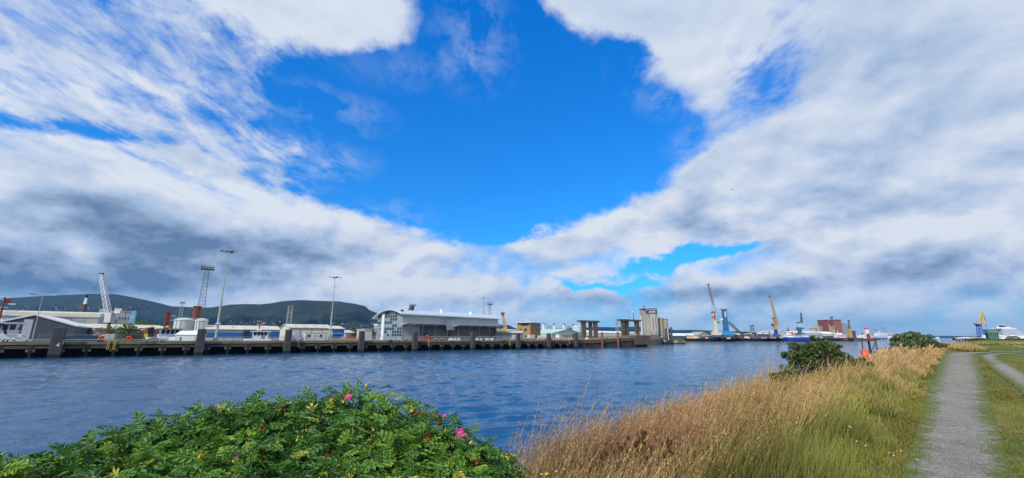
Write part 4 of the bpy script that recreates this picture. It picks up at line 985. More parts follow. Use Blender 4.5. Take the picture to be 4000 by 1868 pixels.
# oil tanks
for (u, n, rpx, vt, lb) in ((708, N3+45, 38, 1252, 'larger white storage tank left of the rusty stack'), (777, N3+38, 25, 1254, 'smaller white storage tank under the lattice tower')):
    x, y = G(u, n); r_ = rpx*y/1725*.86; zt = Zv(vt, y)-DECK; t_ = thing('storage_tank', lb, 'tank', (x, y, DECK), 0, 'white storage tanks')
    mb = MB(); mb.cyl(0,0,0,zt,r_,32); mb.build('shell', mat('tank_white', '#c3c6c6', .5, .06, .1, dirt=('#a3a29c', .6)), t_)
    mb = MB(); mb.lathe([(r_+.25, zt-.1),(r_+.25, zt+.25),(r_*.6, zt+1.2),(.3, zt+1.7)], 32); mb.build('roof', M['roofgrey'], t_)
    mb = MB()
    for k in range(28): a = k*2*math.pi/28; mb.bar((r_*math.cos(a), r_*math.sin(a), zt), (r_*math.cos(a), r_*math.sin(a), zt+1.4), .07, 4)
    mb.torus((0,0,zt+1.4), r_, .07, 'z', 28, 4); tag(mb.build('roof_railing', M['steel'], t_), kind='stuff')
    mb = MB()
    for k in range(3):
        a = -1.2-k*.5; mb.bar((r_*1.01*math.cos(a), r_*1.01*math.sin(a), 0), (r_*1.01*math.cos(a), r_*1.01*math.sin(a), zt), .12, 4)
    mb.build('seam', M['dgrey'], t_)
x, y = G(752, N3+60); t_ = thing('stack', 'stout rust brown chimney right behind the storage tanks', 'chimney', (x, y, DECK), 0)
z1 = Zv(1201, y)-DECK; mb = MB(); mb.cyl(0,0,0,z1,2.2,14,1.9); mb.build('shell', M['rust'], t_); mb = MB(); mb.cyl(0,0,z1,z1+.8,2.3,14); mb.build('rim', M['rust'], t_)
# warehouses
S('long low warehouse with a blue band, right of the second fender pile', 800, 948, N3+30, N3+30, 28, 1287, 1270, M['lgrey'], M['creamroof'], ridge='along', stripe=((1.5,4.5,M['blue']),(4.6,6.2,M['grey'])), rl=2)
S('blue banded warehouse behind the white dock tug', 952, 1100, N3+34, N3+36, 30, 1288, 1272, M['lgrey'], M['creamroof'], ridge='along', stripe=((1.5,5,M['blue']),), rl=1)
cw = S('large cream warehouse with pitched roof and four dull rooflights', 1128, 1296, QN+30, QN+30, 24, 1281, 1266, M['cream'], M['creamroof'], ridge='along', rl=4, doors=((.12,.24,5.0,M['lgrey']),), stripe=((0.2,2.6,mat('blue_white_posters', '#8fa3bd', .6, .3, .6)),))
S('blue striped shed end right of the cream warehouse', 1296, 1342, N3+10, N3+10, 26, 1285, 1273, M['lgrey'], M['creamroof'], ridge='along', stripe=((2,6.5,M['blue']),))
S('low grey shed left of the terminal', 1345, 1380, N3+40, N3+40, 12, 1300, 1290, M['lgrey'], M['silver'], ridge='mono')
S('pale flat roofed block just left of the terminal wing', 1424, 1452, QN+50, QN+50, 14, 1287, 1285, M['creamroof'], M['white'], ridge='flat')
for (ua, ub, v_, c_, lb) in ((1372,1400,1301,'rust','low rust brown shed in the yard left of the terminal'),(1398,1428,1304,'lgrey','low grey shed in the yard left of the terminal'),(1300,1330,1304,'blue','low blue container stack behind the railing right of the mast')):
    S(lb, ua, ub, QN+66, QN+66, 9, v_, v_-2, M[c_], M['roofgrey'], ridge='flat', name='yard_shed', cat='shed')
# tall dry grass clump behind the railing
x0, y0 = G(1350, QN+9); Ng = 700; sx = R.uniform(-7, 9, Ng); V = []
xs = x0+sx*RV[0]+R.uniform(-1,1,Ng)*NV[0]; ys_ = y0+sx*RV[1]; hh_ = R.uniform(.5, 1.5, Ng); w = .09
V = np.stack([np.stack([xs-w, ys_, np.full(Ng, DECK)], -1), np.stack([xs+w, ys_, np.full(Ng, DECK)], -1), np.stack([xs+R.uniform(-.2,.3,Ng), ys_, DECK+hh_], -1)], 1).reshape(-1, 3)
tag(npmesh('dry_grass_clump', V, np.arange(3*Ng).reshape(-1, 3), mat('straw', '#b29a58', 1, .3, 1), 'stuff'), 'straw coloured grass behind the railing left of the terminal')

# ================================================================== masts, towers
def hmast(lb, u, n, vt, base_m=M['mast'], r=.33, arms=4, w=2.6, vb=None, base_z=DECK, name='floodlight_mast', cat='light mast', block=True):
    x, y = G(u, n) if n < 1200 else GY(u, n); zt = Zv(vt, y)-base_z; t_ = thing(name, lb, cat, (x, y, base_z), QA)
    mb = MB(); mb.bar((0,0,0), (0,0,zt*.45), r, 10, r*.75); mb.build('lower_pole', base_m, t_); mb = MB(); mb.bar((0,0,zt*.45), (0,0,zt), r*.55, 8, r*.3); mb.build('upper_pole', base_m, t_)
    mb = MB(); mb.torus((0,0,zt-.2), w*.35, .09, 'z', 12, 4)
    for k in range(arms): a = 2*math.pi*k/arms; mb.bar((0,0,zt), (w*.9*math.cos(a), w*.9*math.sin(a), zt-.1), .09, 4)
    mb.build('head_ring', M['lattice'], t_)
    for k in range(arms):
        a = 2*math.pi*k/arms; mb = MB(); mb.box(-.55,.55,-.32,.32,-.16,.16); mb.build('floodlight', M['dark'] if k % 2 else M['steel'], t_, loc=(w*math.cos(a), w*math.sin(a), zt-.12), rz=a)
    if block:
        mb = MB(); mb.box(-.9,.9,-.7,.7,0,1.1); mb.build('base_block', M['concrete'], t_); mb = MB(); mb.box(-r*1.6,r*1.6,-r*1.6,r*1.6,zt*.18,zt*.18+.5); mb.build('junction_box', M['white'], t_)
    return t_
hmast('tallest white high mast light, right of the second fender pile', 843, QN+13, 982, r=.5, arms=6, w=2.4)
hmast('slim white high mast light right of the cream warehouse', 1288, QN+15, 1083, r=.42, arms=4, w=2.2)
def lattower(lb, u, Y, vt, wb, wt, plat=5, m_=None, base_z=DECK, name='lattice_tower', pv=None, r=.13, seg=12, thin=False):
    x, y = GY(u, Y); zt = Zv(vt, Y)-base_z; m_ = m_ or M['lattice']; t_ = thing(name, lb, 'lattice tower', (x, y, base_z), QA)
    mb = MB(); mb.lattice((0,0,0), (0,0,zt), wb, wt, seg, r); mb.build('frame', m_, t_)
    if plat:
        mb = MB(); mb.box(-plat/2, plat/2, -plat*.35, plat*.35, zt, zt+.6); mb.build('platform', m_, t_)
        mb = MB()
        for k in range(7): mb.bar((-plat/2+k*plat/6, -plat*.35, zt+.6), (-plat/2+k*plat/6, -plat*.35, zt+2.4), .06, 3)
        mb.bar((-plat/2,-plat*.35,zt+2.4), (plat/2,-plat*.35,zt+2.4), .07, 3); mb.bar((-plat/2,-plat*.35,zt+1.6), (plat/2,-plat*.35,zt+1.6), .06, 3)
        mb.bar((-plat*.45,0,zt), (-wt/2,0,zt-plat*.6), .08, 3); mb.bar((plat*.45,0,zt), (wt/2,0,zt-plat*.6), .08, 3); mb.build('handrail', m_, t_)
        for k in range(5): mb = MB(); mb.box(-.5,.5,-.3,.3,-.35,.35); mb.build('floodlight', M['dark'], t_, loc=(-plat/2+.8+k*(plat-1.6)/4, -plat*.3, zt+1.25))
    return t_
Yt = Yn(762, N3+52)
lattower('tall rusty lattice tower with a lighting platform above the storage tanks', 767, Yt, 1054, 4.8, 2.0, 7.2, M['lattice'], r=.10, seg=20)
lattower('slim hazy lattice tower left of the tall rusty one', 690, 520, 1186, 5, 2.6, 5.5, M['mast'], r=.2)
lattower('grey lattice light tower above the cream warehouse', 1121, 560, 1199, 6, 4.2, 6.5, M['mast'], r=.26)
lattower('faint distant lattice tower against the dark hill', 1243, 900, 1206, 6, 4, 6.5, M['lattice'], r=.22)
lattower('lattice radio mast with a ring platform right of the terminal roof', 1912, 420, 1176, 3.4, 1.0, 0, M['mast'], r=.14, seg=20)
t_ = [o for o in COL.objects if o.name.startswith('lattice_tower')][-1]
zz = Zv(1190, 420)-DECK; mb = MB(); mb.box(-3,3,-1.5,1.5,zz,zz+.7); mb.build('ring_platform', M['lattice'], t_)
hmast('dark slim mast light standing behind the terminal roof', 1888, 330, 1163, r=.4, arms=3, w=1.8, base_m=M['lattice'], block=False)
# double arm street lamps
def dlamp(lb, u, n, vt, arm=2.4, rz=QA, r=.16):
    x, y = G(u, n) if n < 900 else GY(u, n); zt = Zv(vt, y)-DECK; t_ = thing('street_lamp', lb, 'street lamp', (x, y, DECK), rz)
    mb = MB(); mb.bar((0,0,0), (0,0,zt*.4), r, 8, r*.8); mb.bar((0,0,zt*.4), (0,0,zt), r*.7, 8, r*.5); mb.build('pole', M['mast'], t_)
    for sg in (-1, 1):
        mb = MB(); mb.bar((0,0,zt), (sg*arm,0,zt+.15), .07, 5); a_ = mb.build('arm', M['mast'], t_); mb = MB(); mb.box(sg*arm-.7, sg*arm+.7, -.3, .3, zt+.05, zt+.3); mb.build('lamp_head', M['white'] if sg > 0 else M['lattice'], a_)
dlamp('double armed lamp post behind the barrier, right of the white car', 127, QN+9, 1153)
dlamp('double armed lamp post among the sheds right of the scrap heap', 1100, 700, 1240)
dlamp('double armed lamp post behind the brick building', 2015, 600, 1265, 3); dlamp('lamp post right of the first concrete portal', 2392, 620, 1273, 3); dlamp('tall slim lamp post left of the second concrete portal', 2411, 900, 1261, 4)
# white lattice boom crane in the scrap yard
x, y = G(424, N3+8); t_ = thing('crawler_crane', 'white lattice boom crane standing in the scrap yard', 'crane', (x, y, DECK), 0)
loc = lambda u, v: (lambda p: (p.x-x, p.y-y, p.z-DECK))(Wp(u, v, y))
tip = Vector(loc(396, 1072)); piv = Vector(loc(424, 1232))
mb = MB(); mb.lattice(piv, piv.lerp(tip, .82), 1.9, 1.6, 15, .13, up=(0,1,0), rb=.07); mb.lattice(piv.lerp(tip, .82), tip, 1.6, .8, 4, .13, up=(0,1,0), rb=.07); mb.build('boom', M['white'], t_)
mb = MB(); mb.box(tip.x-.9, tip.x+.9, -.5, .5, tip.z, tip.z+.7); mb.build('boom_head', M['lattice'], t_)
mb = MB(); mb.bar(tip, tuple(tip+Vector((-4.5,0,-18))), .06, 3); mb.bar(tip, Vector(loc(446,1165)), .06, 3); mb.bar(tip, Vector(loc(452,1225)), .06, 3); mb.build('cable', M['dark'], t_)
mb = MB(); mb.bar((-1.5,0,1.5), tuple(Vector(loc(438,1225))), .8, 6, .6); mb.build('mast', M['lattice'], t_)
mb = MB(); p = Vector(loc(432, 1232)); mb.box(p.x-1.6, p.x+1.4, -1.3, 1.3, p.z-3.5, p.z+1.0); mb.build('machinery_house', M['roofgrey'], t_); mb = MB(); mb.box(p.x+2.2, p.x+5.2, -1, 1, p.z+.9, p.z+2.2); mb.build('counterweight', M['creamroof'], t_); mb = MB(); mb.bar((p.x,0,p.z), (p.x+3.4,0,p.z+2.2), .2, 4); mb.bar((p.x+4,0,p.z+2), (p.x+6,0,p.z-6), .1, 4); mb.build('backstay', M['lattice'], t_)
mb = MB(); mb.box(-4,4,-3,3,0,1.6); mb.build('crawler_base', M['ochre'], t_)
x, y = G(988+978, 560)
def simplecrane(lb, u, Y, pts, cols, w=2.0, name='crane'):
    pass
# ================================================================== tugs in the dock basin
def tug(lb, u, n, rz, seed, mast_h, mast_m=M['redpaint'], wheel_m=M['white'], big=True, scale=1):
    x, y = G(u, n); t_ = thing('tug_boat', lb, 'tug boat', (x, y, 0), rz); t_.scale = (scale,)*3
    st = [(-13,3.4),(-12,4.3),(-6,4.8),(4,4.8),(9,3.8),(12,2.0),(13.5,.15)]; vs = []; fs = []
    for (X_, hw) in st:
        zt = 3.2+max(0, X_)*.09
        for (yy, zz) in ((-hw,zt),(-hw*.96,1.2),(-hw*.6,-1.4),(hw*.6,-1.4),(hw*.96,1.2),(hw,zt)): vs.append((X_,yy,zz))
    for i in range(len(st)-1):
        for k in range(5): fs.append((i*6+k, i*6+k+1, (i+1)*6+k+1, (i+1)*6+k))
        fs.append((i*6+5, i*6, (i+1)*6, (i+1)*6+5))
    fs.append((0,1,2,3,4,5)); mb = MB(); mb.add(vs, fs); mb.build('hull', mat('tug_hull', '#2c3038', .5), t_)
    mb = MB(); mb.box(-6,6,-3.2,3.2,3.3,6.4); mb.build('deckhouse', wheel_m, t_, bevel=.1)
    mb = MB(); mb.tbox(1.2,0,6.4,7.5,6.6,5.6,7.0,6.0); mb.build('wheelhouse_base', wheel_m, t_); mb = MB(); mb.tbox(1.2,0,7.5,9.7,6.6,5.6,7.8,6.8); mb.build('wheelhouse', wheel_m, t_)
    for k in range(4):
        for sg in (-1, 1):
            xa = -1.7+k*1.55; mb = MB(); mb.add([(xa,sg*2.91,7.75),(xa+1.15,sg*2.91,7.75),(xa+1.3,sg*3.36,9.4),(xa-.05,sg*3.36,9.4)], [(0,1,2,3)]); mb.build('window', M['glass'], t_)
    for k in range(3):
        mb = MB(); ya = -2.5+k*1.75; mb.add([(4.62,ya,7.75),(4.62,ya+1.4,7.75),(5.08,ya+1.5,9.4),(5.08,ya,9.4)], [(0,1,2,3)]); mb.build('window', M['glass'], t_)
        mb = MB(); mb.add([(-2.2,ya,7.75),(-2.2,ya+1.4,7.75),(-2.68,ya+1.5,9.4),(-2.68,ya,9.4)], [(0,1,2,3)]); mb.build('window', M['glass'], t_)
    mb = MB(); mb.box(-3.2,5.8,-3.9,3.9,9.7,9.95); mb.build('bridge_roof', M['lattice'] if seed == 1 else M['white'], t_)
    for sg in (-1, 1):
        mb = MB(); mb.tbox(-5, sg*2.5, 6.4, 10.2, 1.6, 1.2, 1.3, 1.0); mb.build('funnel', wheel_m if seed == 3 else M['dark'], t_); mb = MB(); mb.blob((0,sg*3.0,10.6), (.7,.5,.5)); mb.build('searchlight', M['yellow'] if seed == 1 else M['white'], t_)
    mb = MB(); mh = mast_h
    if seed == 1: mb.lattice((0,0,9.9), (0,0,9.9+mh), 1.5, 1.2, 7, .13, rb=.11); mb.box(-.2,.2,-.2,.2,9.9,9.9+mh*.9)
    else: mb.bar((0,0,9.9), (0,0,9.9+mh), .32, 6, .22)
    mb.build('mast', mast_m, t_)
    mb = MB()
    for f_, w_ in ((.35,2.4),(.6,1.7),(.9,1.9)): mb.bar((-w_*.6,-w_,9.9+mh*f_), (w_*.6,w_,9.9+mh*f_), .12, 4)
    mb.build('yard_arm', mast_m if seed == 1 else M['white'], t_)
    mb = MB(); mb.box(.8,3.6,-.2,.2,9.9+mh*.45,9.9+mh*.5); mb.box(1.0,2.6,-.2,.2,9.9+mh*.72,9.9+mh*.76); mb.build('radar', M['white'], t_)
    if seed != 1:
        mb = MB(); mb.box(.2,1.4,-.1,1.3,9.9+mh*.78,9.9+mh*.93); mb.build('flag', M['redpaint'], t_)
        for sg in (-1, 1): mb = MB(); mb.bar((2.5,sg*3.4,6.4), (1.6,sg*3.9,9.0), .28, 6); mb.bar((1.6,sg*3.9,9.0), (0,sg*3.2,10.3), .28, 6); mb.build('exhaust_pipe', M['dark'], t_)
    mb = MB()
    for k in range(12): a = k*math.pi/11; mb.bar((5+8.2*math.sin(a), 4.3*math.cos(a), 3.5), (5+8.2*math.sin(a), 4.3*math.cos(a), 4.6), .06, 4)
    tag(mb.build('deck_rail', M['steel'], t_), kind='stuff')
    mb = MB(); mb.torus((6.3,-3.25,4.8), .6, .18, 'y'); mb.build('lifebuoy', M['orange'], t_)
    return t_
tug('white dock tug with a thick red lattice mast, left of the marquee', 642, QN+40, QA+.15, 1, 7.6, scale=1.0)
tug('small white tug with slim red mast right of the second fender pile', 1008, QN+38, QA-.25, 2, 5.6, scale=.92)
tug('white tug at the far left edge with a dark red mast', -22, QN+38, QA+.1, 3, 8.0, mast_m=M['rust'], scale=1.15)

# ================================================================== PIER HEAD with sheet piles (s 204 .. 283)
def Sof(u, n=QN): x, y = G(u, n); return x*RV[0]+y*RV[1]
s_a, s_b, s_c = 204.0, Sof(2478), Sof(2534)
t_ = thing('pier_head', 'concrete pier head rising to the right above dark sheet piles', 'pier', RNz(s_a, QN, 0), QA)
La, Lb = s_b-s_a, s_c-s_a
zt = lambda x: DECK+ .3 + (np.clip((x-18)/(Lb-18), 0, 1)**1.3)*2.6
xs_ = np.linspace(0, Lb, 24)
mb = MB(); mb.prism([(x, zt(x)) for x in xs_]+[(x, zt(x)-2.3) for x in xs_[::-1]], -.2, 1.2, 'y'); mb.build('coping', M['portal'], t_)
mb = MB(); x = 0.0; pts = []
while x < La:
    pts += [(x, .1), (x+.45, .1), (x+.65, .75), (x+1.1, .75)]; x += 1.3
vs = [(a, b, -1.5) for a, b in pts]+[(a, b, zt(a)-2.25) for a, b in pts]; n_ = len(pts)
mb.add(vs, [(i, i+1, n_+i+1, n_+i) for i in range(n_-1)]); mb.build('sheet_piling', mat('sheet_pile_steel', '#4b4440', .8, .3, .8, dirt=('#26241f', .5)), t_)
mb = MB(); mb.box(La, Lb+.8, -1.0, 12, 1.3, zt(Lb)+.25); mb.build('end_block', M['portal'], t_, bevel=.08)
mb = MB(); mb.box(La+.6, Lb-3, .2, 10, -1.5, 1.3); mb.build('recessed_base', M['weed'], t_)
mb = MB(); mb.prism([(x, -1.0) for x in (0, Lb)]+[(x, zt(x)) for x in xs_[::-1]], 1.2, 40, 'y'); mb.build('fill', mat('rough_pier_top', '#7b7a5c', 1, .3, .2, dirt=('#5f6a3c', .55)), t_)
for (u, lb) in ((2352, 'rust red tubular pile, left of the pair on the pier head'), (2414, 'rust red tubular pile, right of the pair on the pier head')):
    x, y = G(u, QN-1.2); z_ = Zv(1298 if u < 2400 else 1297, y); p_ = thing('tubular_pile', lb, 'pile', (x, y, 0), 0, 'rust red tubular piles')
    mb = MB(); mb.cyl(0,0,2.6,z_,.78,16); mb.build('shaft', mat('rust_red_coating', '#94503c', .7, .2, .8, dirt=('#6b4338', .58)), p_); mb = MB(); mb.cyl(0,0,-1.5,2.6,.8,16); mb.build('tidal_band', mat('pale_scaled_band', '#5f564c', .9, .3, 1.2, dirt=('#2c2e24', .5)), p_)
# concrete portals
def portal(lb, u0, u1, n, vtop, vcap, legs, seed):
    x0, y0 = G(u0, n); x1, y1 = G(u1, n); L = math.hypot(x1-x0, y1-y0); rz = math.atan2(y1-y0, x1-x0); Ym = (y0+y1)/2
    zt_ = Zv(vtop, Ym); zc = Zv(vcap, Ym); base = DECK+1.5
    p_ = thing('concrete_portal', lb, 'portal frame', (x0, y0, base), rz, 'disused concrete portals')
    mb = MB(); mb.box(0, L, -.2, 3.2, zc-base, zt_-base); mb.build('crosshead', M['portal'], p_, bevel=.1)
    for (a, b_, yy0, yy1) in legs:
        mb = MB(); mb.tbox((a+b_)/2*L, (yy0+yy1)/2, -1.5, zc-base, (b_-a)*L*.92, yy1-yy0, (b_-a)*L, yy1-yy0); mb.build('leg', M['portal'], p_)
        mb = MB(); mb.tbox((a+b_)/2*L, (yy0+yy1)/2, zc-base-.9, zc-base-.01, (b_-a)*L*.98, yy1-yy0-.02, (b_-a)*L*1.25, (yy1-yy0)*.98); mb.build('haunch', M['portal'], p_)
    return p_
portal('massive left concrete portal frame with three broad legs', 2268, 2345, QN+24, 1252, 1259, ((.12,.31,.3,1.6),(.56,.68,1.4,2.9),(.72,.90,.2,1.5)), 1)
pB = portal('right concrete portal frame with two thin masts on its cap', 2425, 2509, QN+22, 1248, 1255, ((.10,.25,.3,1.6),(.30,.46,1.2,2.8),(.73,.91,.3,1.6)), 2)
x, y = G(2480, QN+24)
for (u, vt, r_, lb, cap) in ((2461.5,1209,.12,'thin whip aerial on top of the right concrete portal',0),(2480,1220,.38,'short dark mast with white cap on the right concrete portal',1)):
    x, y = G(u, QN+24); zt_ = Zv(vt, y); zb = Zv(1248, y); p_ = thing('aerial', lb, 'aerial', (x, y, zb), 0)
    mb = MB(); mb.bar((0,0,0), (0,0,zt_-zb), r_, 6, r_*.6); mb.build('rod', M['lattice'], p_)
    if cap: mb = MB(); mb.blob((0,0,zt_-zb), (.75,.75,.6)); mb.build('dome', M['white'], p_)
x, y = G(2509, QN+60); zt_ = Zv(1234, y)-DECK
p_ = thing('flag_pole', 'leaning tall white pole just right of the right portal', 'pole', (x, y, DECK), 0); mb = MB(); mb.bar((0,0,0), (0,0,zt_), .5, 8, .4); mb.build('pole', M['white'], p_); mb = MB(); mb.box(-.8,.8,-.8,.8,0,.6); mb.build('base', M['concrete'], p_)
t_ = thing('hose_reel', 'yellow ring shaped fitting on the pier head', 'mooring ring', (*G(2486, QN+3), 7.6), QA); mb = MB(); mb.torus((0,0,.9), .75, .2, 'y'); mb.build('ring', M['yellow'], t_, smooth=True); mb = MB(); mb.box(-.1,.1,-.1,.1,-.9,.2); mb.build('foot', M['yellow'], t_)
for (u, n, z, lb) in ((2426, QN+5, 6.4, 'red round float on the pier head, left'), (2514, QN+3, 7.9, 'red low drum at the right end of the pier head')):
    t_ = thing('drum', lb, 'drum', (*G(u, n), z-.4), QA); mb = MB(); mb.cyl(0,0,0,1.0,.7,12); mb.build('barrel', M['redpaint'], t_); mb = MB(); mb.cyl(0,0,1.0,1.08,.72,12); mb.build('lid', M['rust'], t_)
t_ = thing('bollard', 'yellow bollard on the white concrete step of the pier head', 'bollard', (*G(2293, QN+1.5), DECK+.4), QA, 'yellow mooring bollards'); mb = MB(); mb.tbox(0,0,0,.9,2.2,1,1.9,.9); mb.build('base', M['white'], t_); mb = MB(); mb.box(-.8,.8,-.4,.4,.9,1.5); mb.build('cap', M['yellow'], t_)
t_ = thing('bollard', 'small yellow bollard between the two red piles', 'bollard', (*G(2372, QN+3), DECK+.9), QA, 'yellow mooring bollards'); mb = MB(); mb.tbox(0,0,0,.9,.7,.7,.6,.6); mb.build('base', M['black'], t_); mb = MB(); mb.box(-.6,.6,-.3,.3,.9,1.3); mb.build('cap', M['yellow'], t_)
def hrun(lb, s0, s1, n, h_):
    p_ = thing('railing', lb, 'railing', RNz(s0, n, 0), QA); L = s1-s0; mb = MB(); mb.box(-.05,.05,-.05,.05,0,h_); f0 = None; k = 0
    while k*2.5 <= L:
        z = float(zt(s0+k*2.5-s_a))
        if f0 is None: f0 = mb.build('post', M['steel'], p_, loc=(0,0,z))
        else: clone(f0, p_, (k*2.5, 0, z))
        k += 1
    for hh in (h_*.5, h_):
        mb = MB(); x = 0
        while x < L-.1: mb.bar((x,0,float(zt(s0+x-s_a))+hh), (min(x+2.5, L),0,float(zt(s0+min(x+2.5, L)-s_a))+hh), .04, 4); x += 2.5
        mb.build('rail', M['steel'], p_)
hrun('thin railing on the low part of the pier head', s_a+1, Sof(2345), QN+3.5, 1.2); hrun('thin railing under the right concrete portal', Sof(2430), s_c-2, QN+2.5, 1.2)
# ---- buildings behind this stretch
bb = S('three storey yellow brick office with white overhanging roof', 2072, 2112, QN+62, QN+72, 11, 1261, 1258, M['brick'], M['silver'], ridge='flat', name='brick_office', cat='office', over=1.8, rt=.4)
x, y = GY(2072, Yn(2072, QN+62)); E = Zv(1261, y)-DECK
mb = MB(); mb.box(-.06, 9.8, -.08, .02, E-2.4, E-.4)
me_ = bb
L2 = 9.9
x2, y2 = GY(2112, Yn(2112, QN+72)); L2 = math.hypot(x2-x, y2-y)
mb = MB(); mb.box(.2, L2-.2, -.1, .02, E-2.3, E-.5); w_ = mb.build('window', M['glass'], bb)
for (a, b_, z0, z1) in ((.08,.16,E-6,E-4.0),(.55,.97,E-5.9,E-4.0),(.08,.16,E-10.5,E-8.7)):
    mb = MB(); mb.box(a*L2, b_*L2, -.1, .02, z0, z1); mb.build('window', M['glass'], bb)
# side face (looks left): windows on x = 0 plane
for (a, b_, z0, z1) in ((1.5,8,E-2.2,E-.6),(3,5,E-6.2,E-4.4),(7.5,9.2,E-5.6,E-4.6),(3,5,E-10.6,E-9.6),(7.5,9.2,E-10.6,E-9.6)):
    mb = MB(); mb.box(-.1, .02, a, b_, z0, z1); mb.build('window', M['glass'] if z1-z0 > 1.2 or a < 8 else M['white'], bb)
mb = MB(); mb.add([(-1.8,-1.8,E+.41),(L2+1.8,-1.8,E+.41),(L2+1.8,12.8,E+.41),(-1.8,12.8,E+.41),(L2/2,5.5,E+1.9)], [(0,1,4),(1,2,4),(2,3,4),(3,0,4)]); mb.build('roof_hip', M['silver'], bb)
mb = MB(); mb.blob((3,4,E+2.4), (.5,.5,.5)); mb.bar((3,4,E+1), (3,4,E+2.2), .08); mb.build('satellite_dome', M['white'], bb)
S('low canopy building with a thick pale roof between terminal and brick office', 1936, 2034, QN+47, QN+34, 10, 1301, 1298, M['lgrey'], M['roofgrey'], ridge='flat', over=1.5, rt=1.3, name='canopy_building', cat='building')
S('small pale block left of the yellow lattice crane', 1934, 1965, 520, 520, 20, 1283, 1282, M['creamroof'], M['white'], ridge='flat')
S('long white roofed shed behind the canopy building', 1985, 2035, 520, 520, 30, 1290, 1287, M['creamroof'], M['white'], ridge='along')
for (u, w, h_, c_, lb) in ((2075,5.0,3.4,'cream','pale boxy shipping container beside the brick office'),(2090,3,3.3,'dgrey','dark shed door left of the white van trailer'),(2114,9,2.9,'white','white trailer box right of the brick office')):
    x, y = G(u, QN+34); t_ = thing('container', lb, 'container', (x, y, DECK), QA)
    mb = MB(); mb.box(-w/2, w/2, -1.3, 1.3, .3, h_); mb.build('box', M[c_], t_, bevel=.05); mb = MB(); mb.box(-w/2+.3, w/2-.3, -1.1, 1.1, 0, .3); mb.build('underframe', M['dark'], t_)
    for k in range(3): mb = MB(); xx = -w/2+w*(k+1)/4; mb.box(xx-.05, xx+.05, -1.37, -1.3, .45, h_-.15); mb.build('rib', M['grey'], t_)
S('green roofed long shed with pale green gable', 2155, 2280, 430, 450, 42, 1303, 1283, M['green'], mat('pale_green_roof', '#b6cdbb', .6, .06, .1), ridge='across', doors=((.62,.78,6.5,M['dgrey']),))
S('dark low roof right of the brick office', 2120, 2176, 470, 470, 20, 1303, 1296, M['dgrey'], M['lattice'], ridge='along')
S('small white cabin in front of the green roofed shed', 2184, 2208, QN+75, QN+75, 4, 1306, 1305, M['white'], M['white'], ridge='flat', name='cabin', cat='cabin')
S('long low white roof beyond the portals', 2330, 2440, 640, 640, 30, 1300, 1293, M['roofgrey'], M['white'], ridge='along')
S('long low white shed roof behind the second portal', 2436, 2530, 700, 700, 30, 1302, 1296, M['roofgrey'], M['roofgrey'], ridge='along')
S('white low sheds far right of the green shed', 2292, 2332, 760, 760, 30, 1300, 1290, M['roofgrey'], M['white'], ridge='along')
for k, (u, c_) in enumerate(((2300,'rust'),(2312,'redpaint'),(2362,'dgrey'),(2374,'rust'),(2383,'dgrey'),(2400,'rust'),(2425,'redpaint'),(2440,'dgrey'),(2450,'blue2'))):
    x, y = G(u, QN+58); t_ = thing('container', ['rust brown container between the legs of the left portal','red container right of the left portal legs','dark container just right of the first red pile','brown container third in the row behind the pier','dark grey container fourth behind the pier','brown container beside the second red pile','red container left of the right portal','dark container under the right portal','navy container under the right portal'][k], 'container', (x, y, DECK), QA)
    mb = MB(); mb.box(-2.4, 2.4, -1.2, 1.2, 0, 2.9); mb.build('box', M[c_], t_); mb = MB(); mb.box(-2.0,-1.8,-1.27,-1.2,.1,2.8); mb.box(-.1,.1,-1.27,-1.2,.1,2.8); mb.box(1.8,2.0,-1.27,-1.2,.1,2.8); tag(mb.build('ribs', M['lattice'], t_), kind='stuff')
yardshrub(2215, QN+52, 6, 4.5, 'scrubby green bush in front of the green roofed shed', 31, 500); yardshrub(2275, QN+40, 4, 3.6, 'green bush at the foot of the left concrete portal', 32, 400); yardshrub(2395, QN+44, 4, 2.6, 'small green bush right of the first red pile', 33, 300)
yardshrub(2240, QN+30, 9, 1.6, 'low green scrub on the bank before the portal', 34, 500); yardshrub(2405, QN+34, 8, 1.5, 'low scrub between the portals', 35, 400)
# long sloping grassy bank before portals
plate('bank', [(Sof(2150), QN+30), (Sof(2420), QN+14), (Sof(2420), QN+40), (Sof(2150), QN+60)], DECK+.9, mat('rough_pier_top', ''), bottom=DECK-.5)
# yellow lattice crane far behind
def ycrane(lb, u, Y, tip_uv, base_v, m_, w, body_m, bw, bh, name='harbour_crane', base_z=DECK):
    x, y = GY(u, Y); t_ = thing(name, lb, 'crane', (x, y, base_z), 0)
    p = Wp(tip_uv[0], tip_uv[1], Y)-Vector((x, y, base_z)); q = Wp(u, base_v, Y)-Vector((x, y, base_z))
    mb = MB(); mb.lattice(q, p, w, w*.5, 12, w*.09, up=(0,1,0)); mb.build('boom', m_, t_)
    mb = MB(); mb.box(p.x-w*.6, p.x+w*.6, -w*.4, w*.4, p.z, p.z+w*.9); mb.build('boom_head', M['rust'], t_)
    mb = MB(); mb.tbox(q.x, 0, 0, q.z+bh*.3, bw, bw*.8, bw*.6, bw*.6); mb.build('body', body_m, t_)
    mb = MB(); mb.box(-bw*.8, bw*.8, -bw*.6, bw*.6, 0, 2.2); mb.build('undercarriage', M['dark'], t_)
    return t_
ycrane('ochre lattice boom crane far behind the right end of the terminal', 1973, 620, (1964, 1231), 1275, M['ochre'], 4.2, M['ochre'], 8, 6)
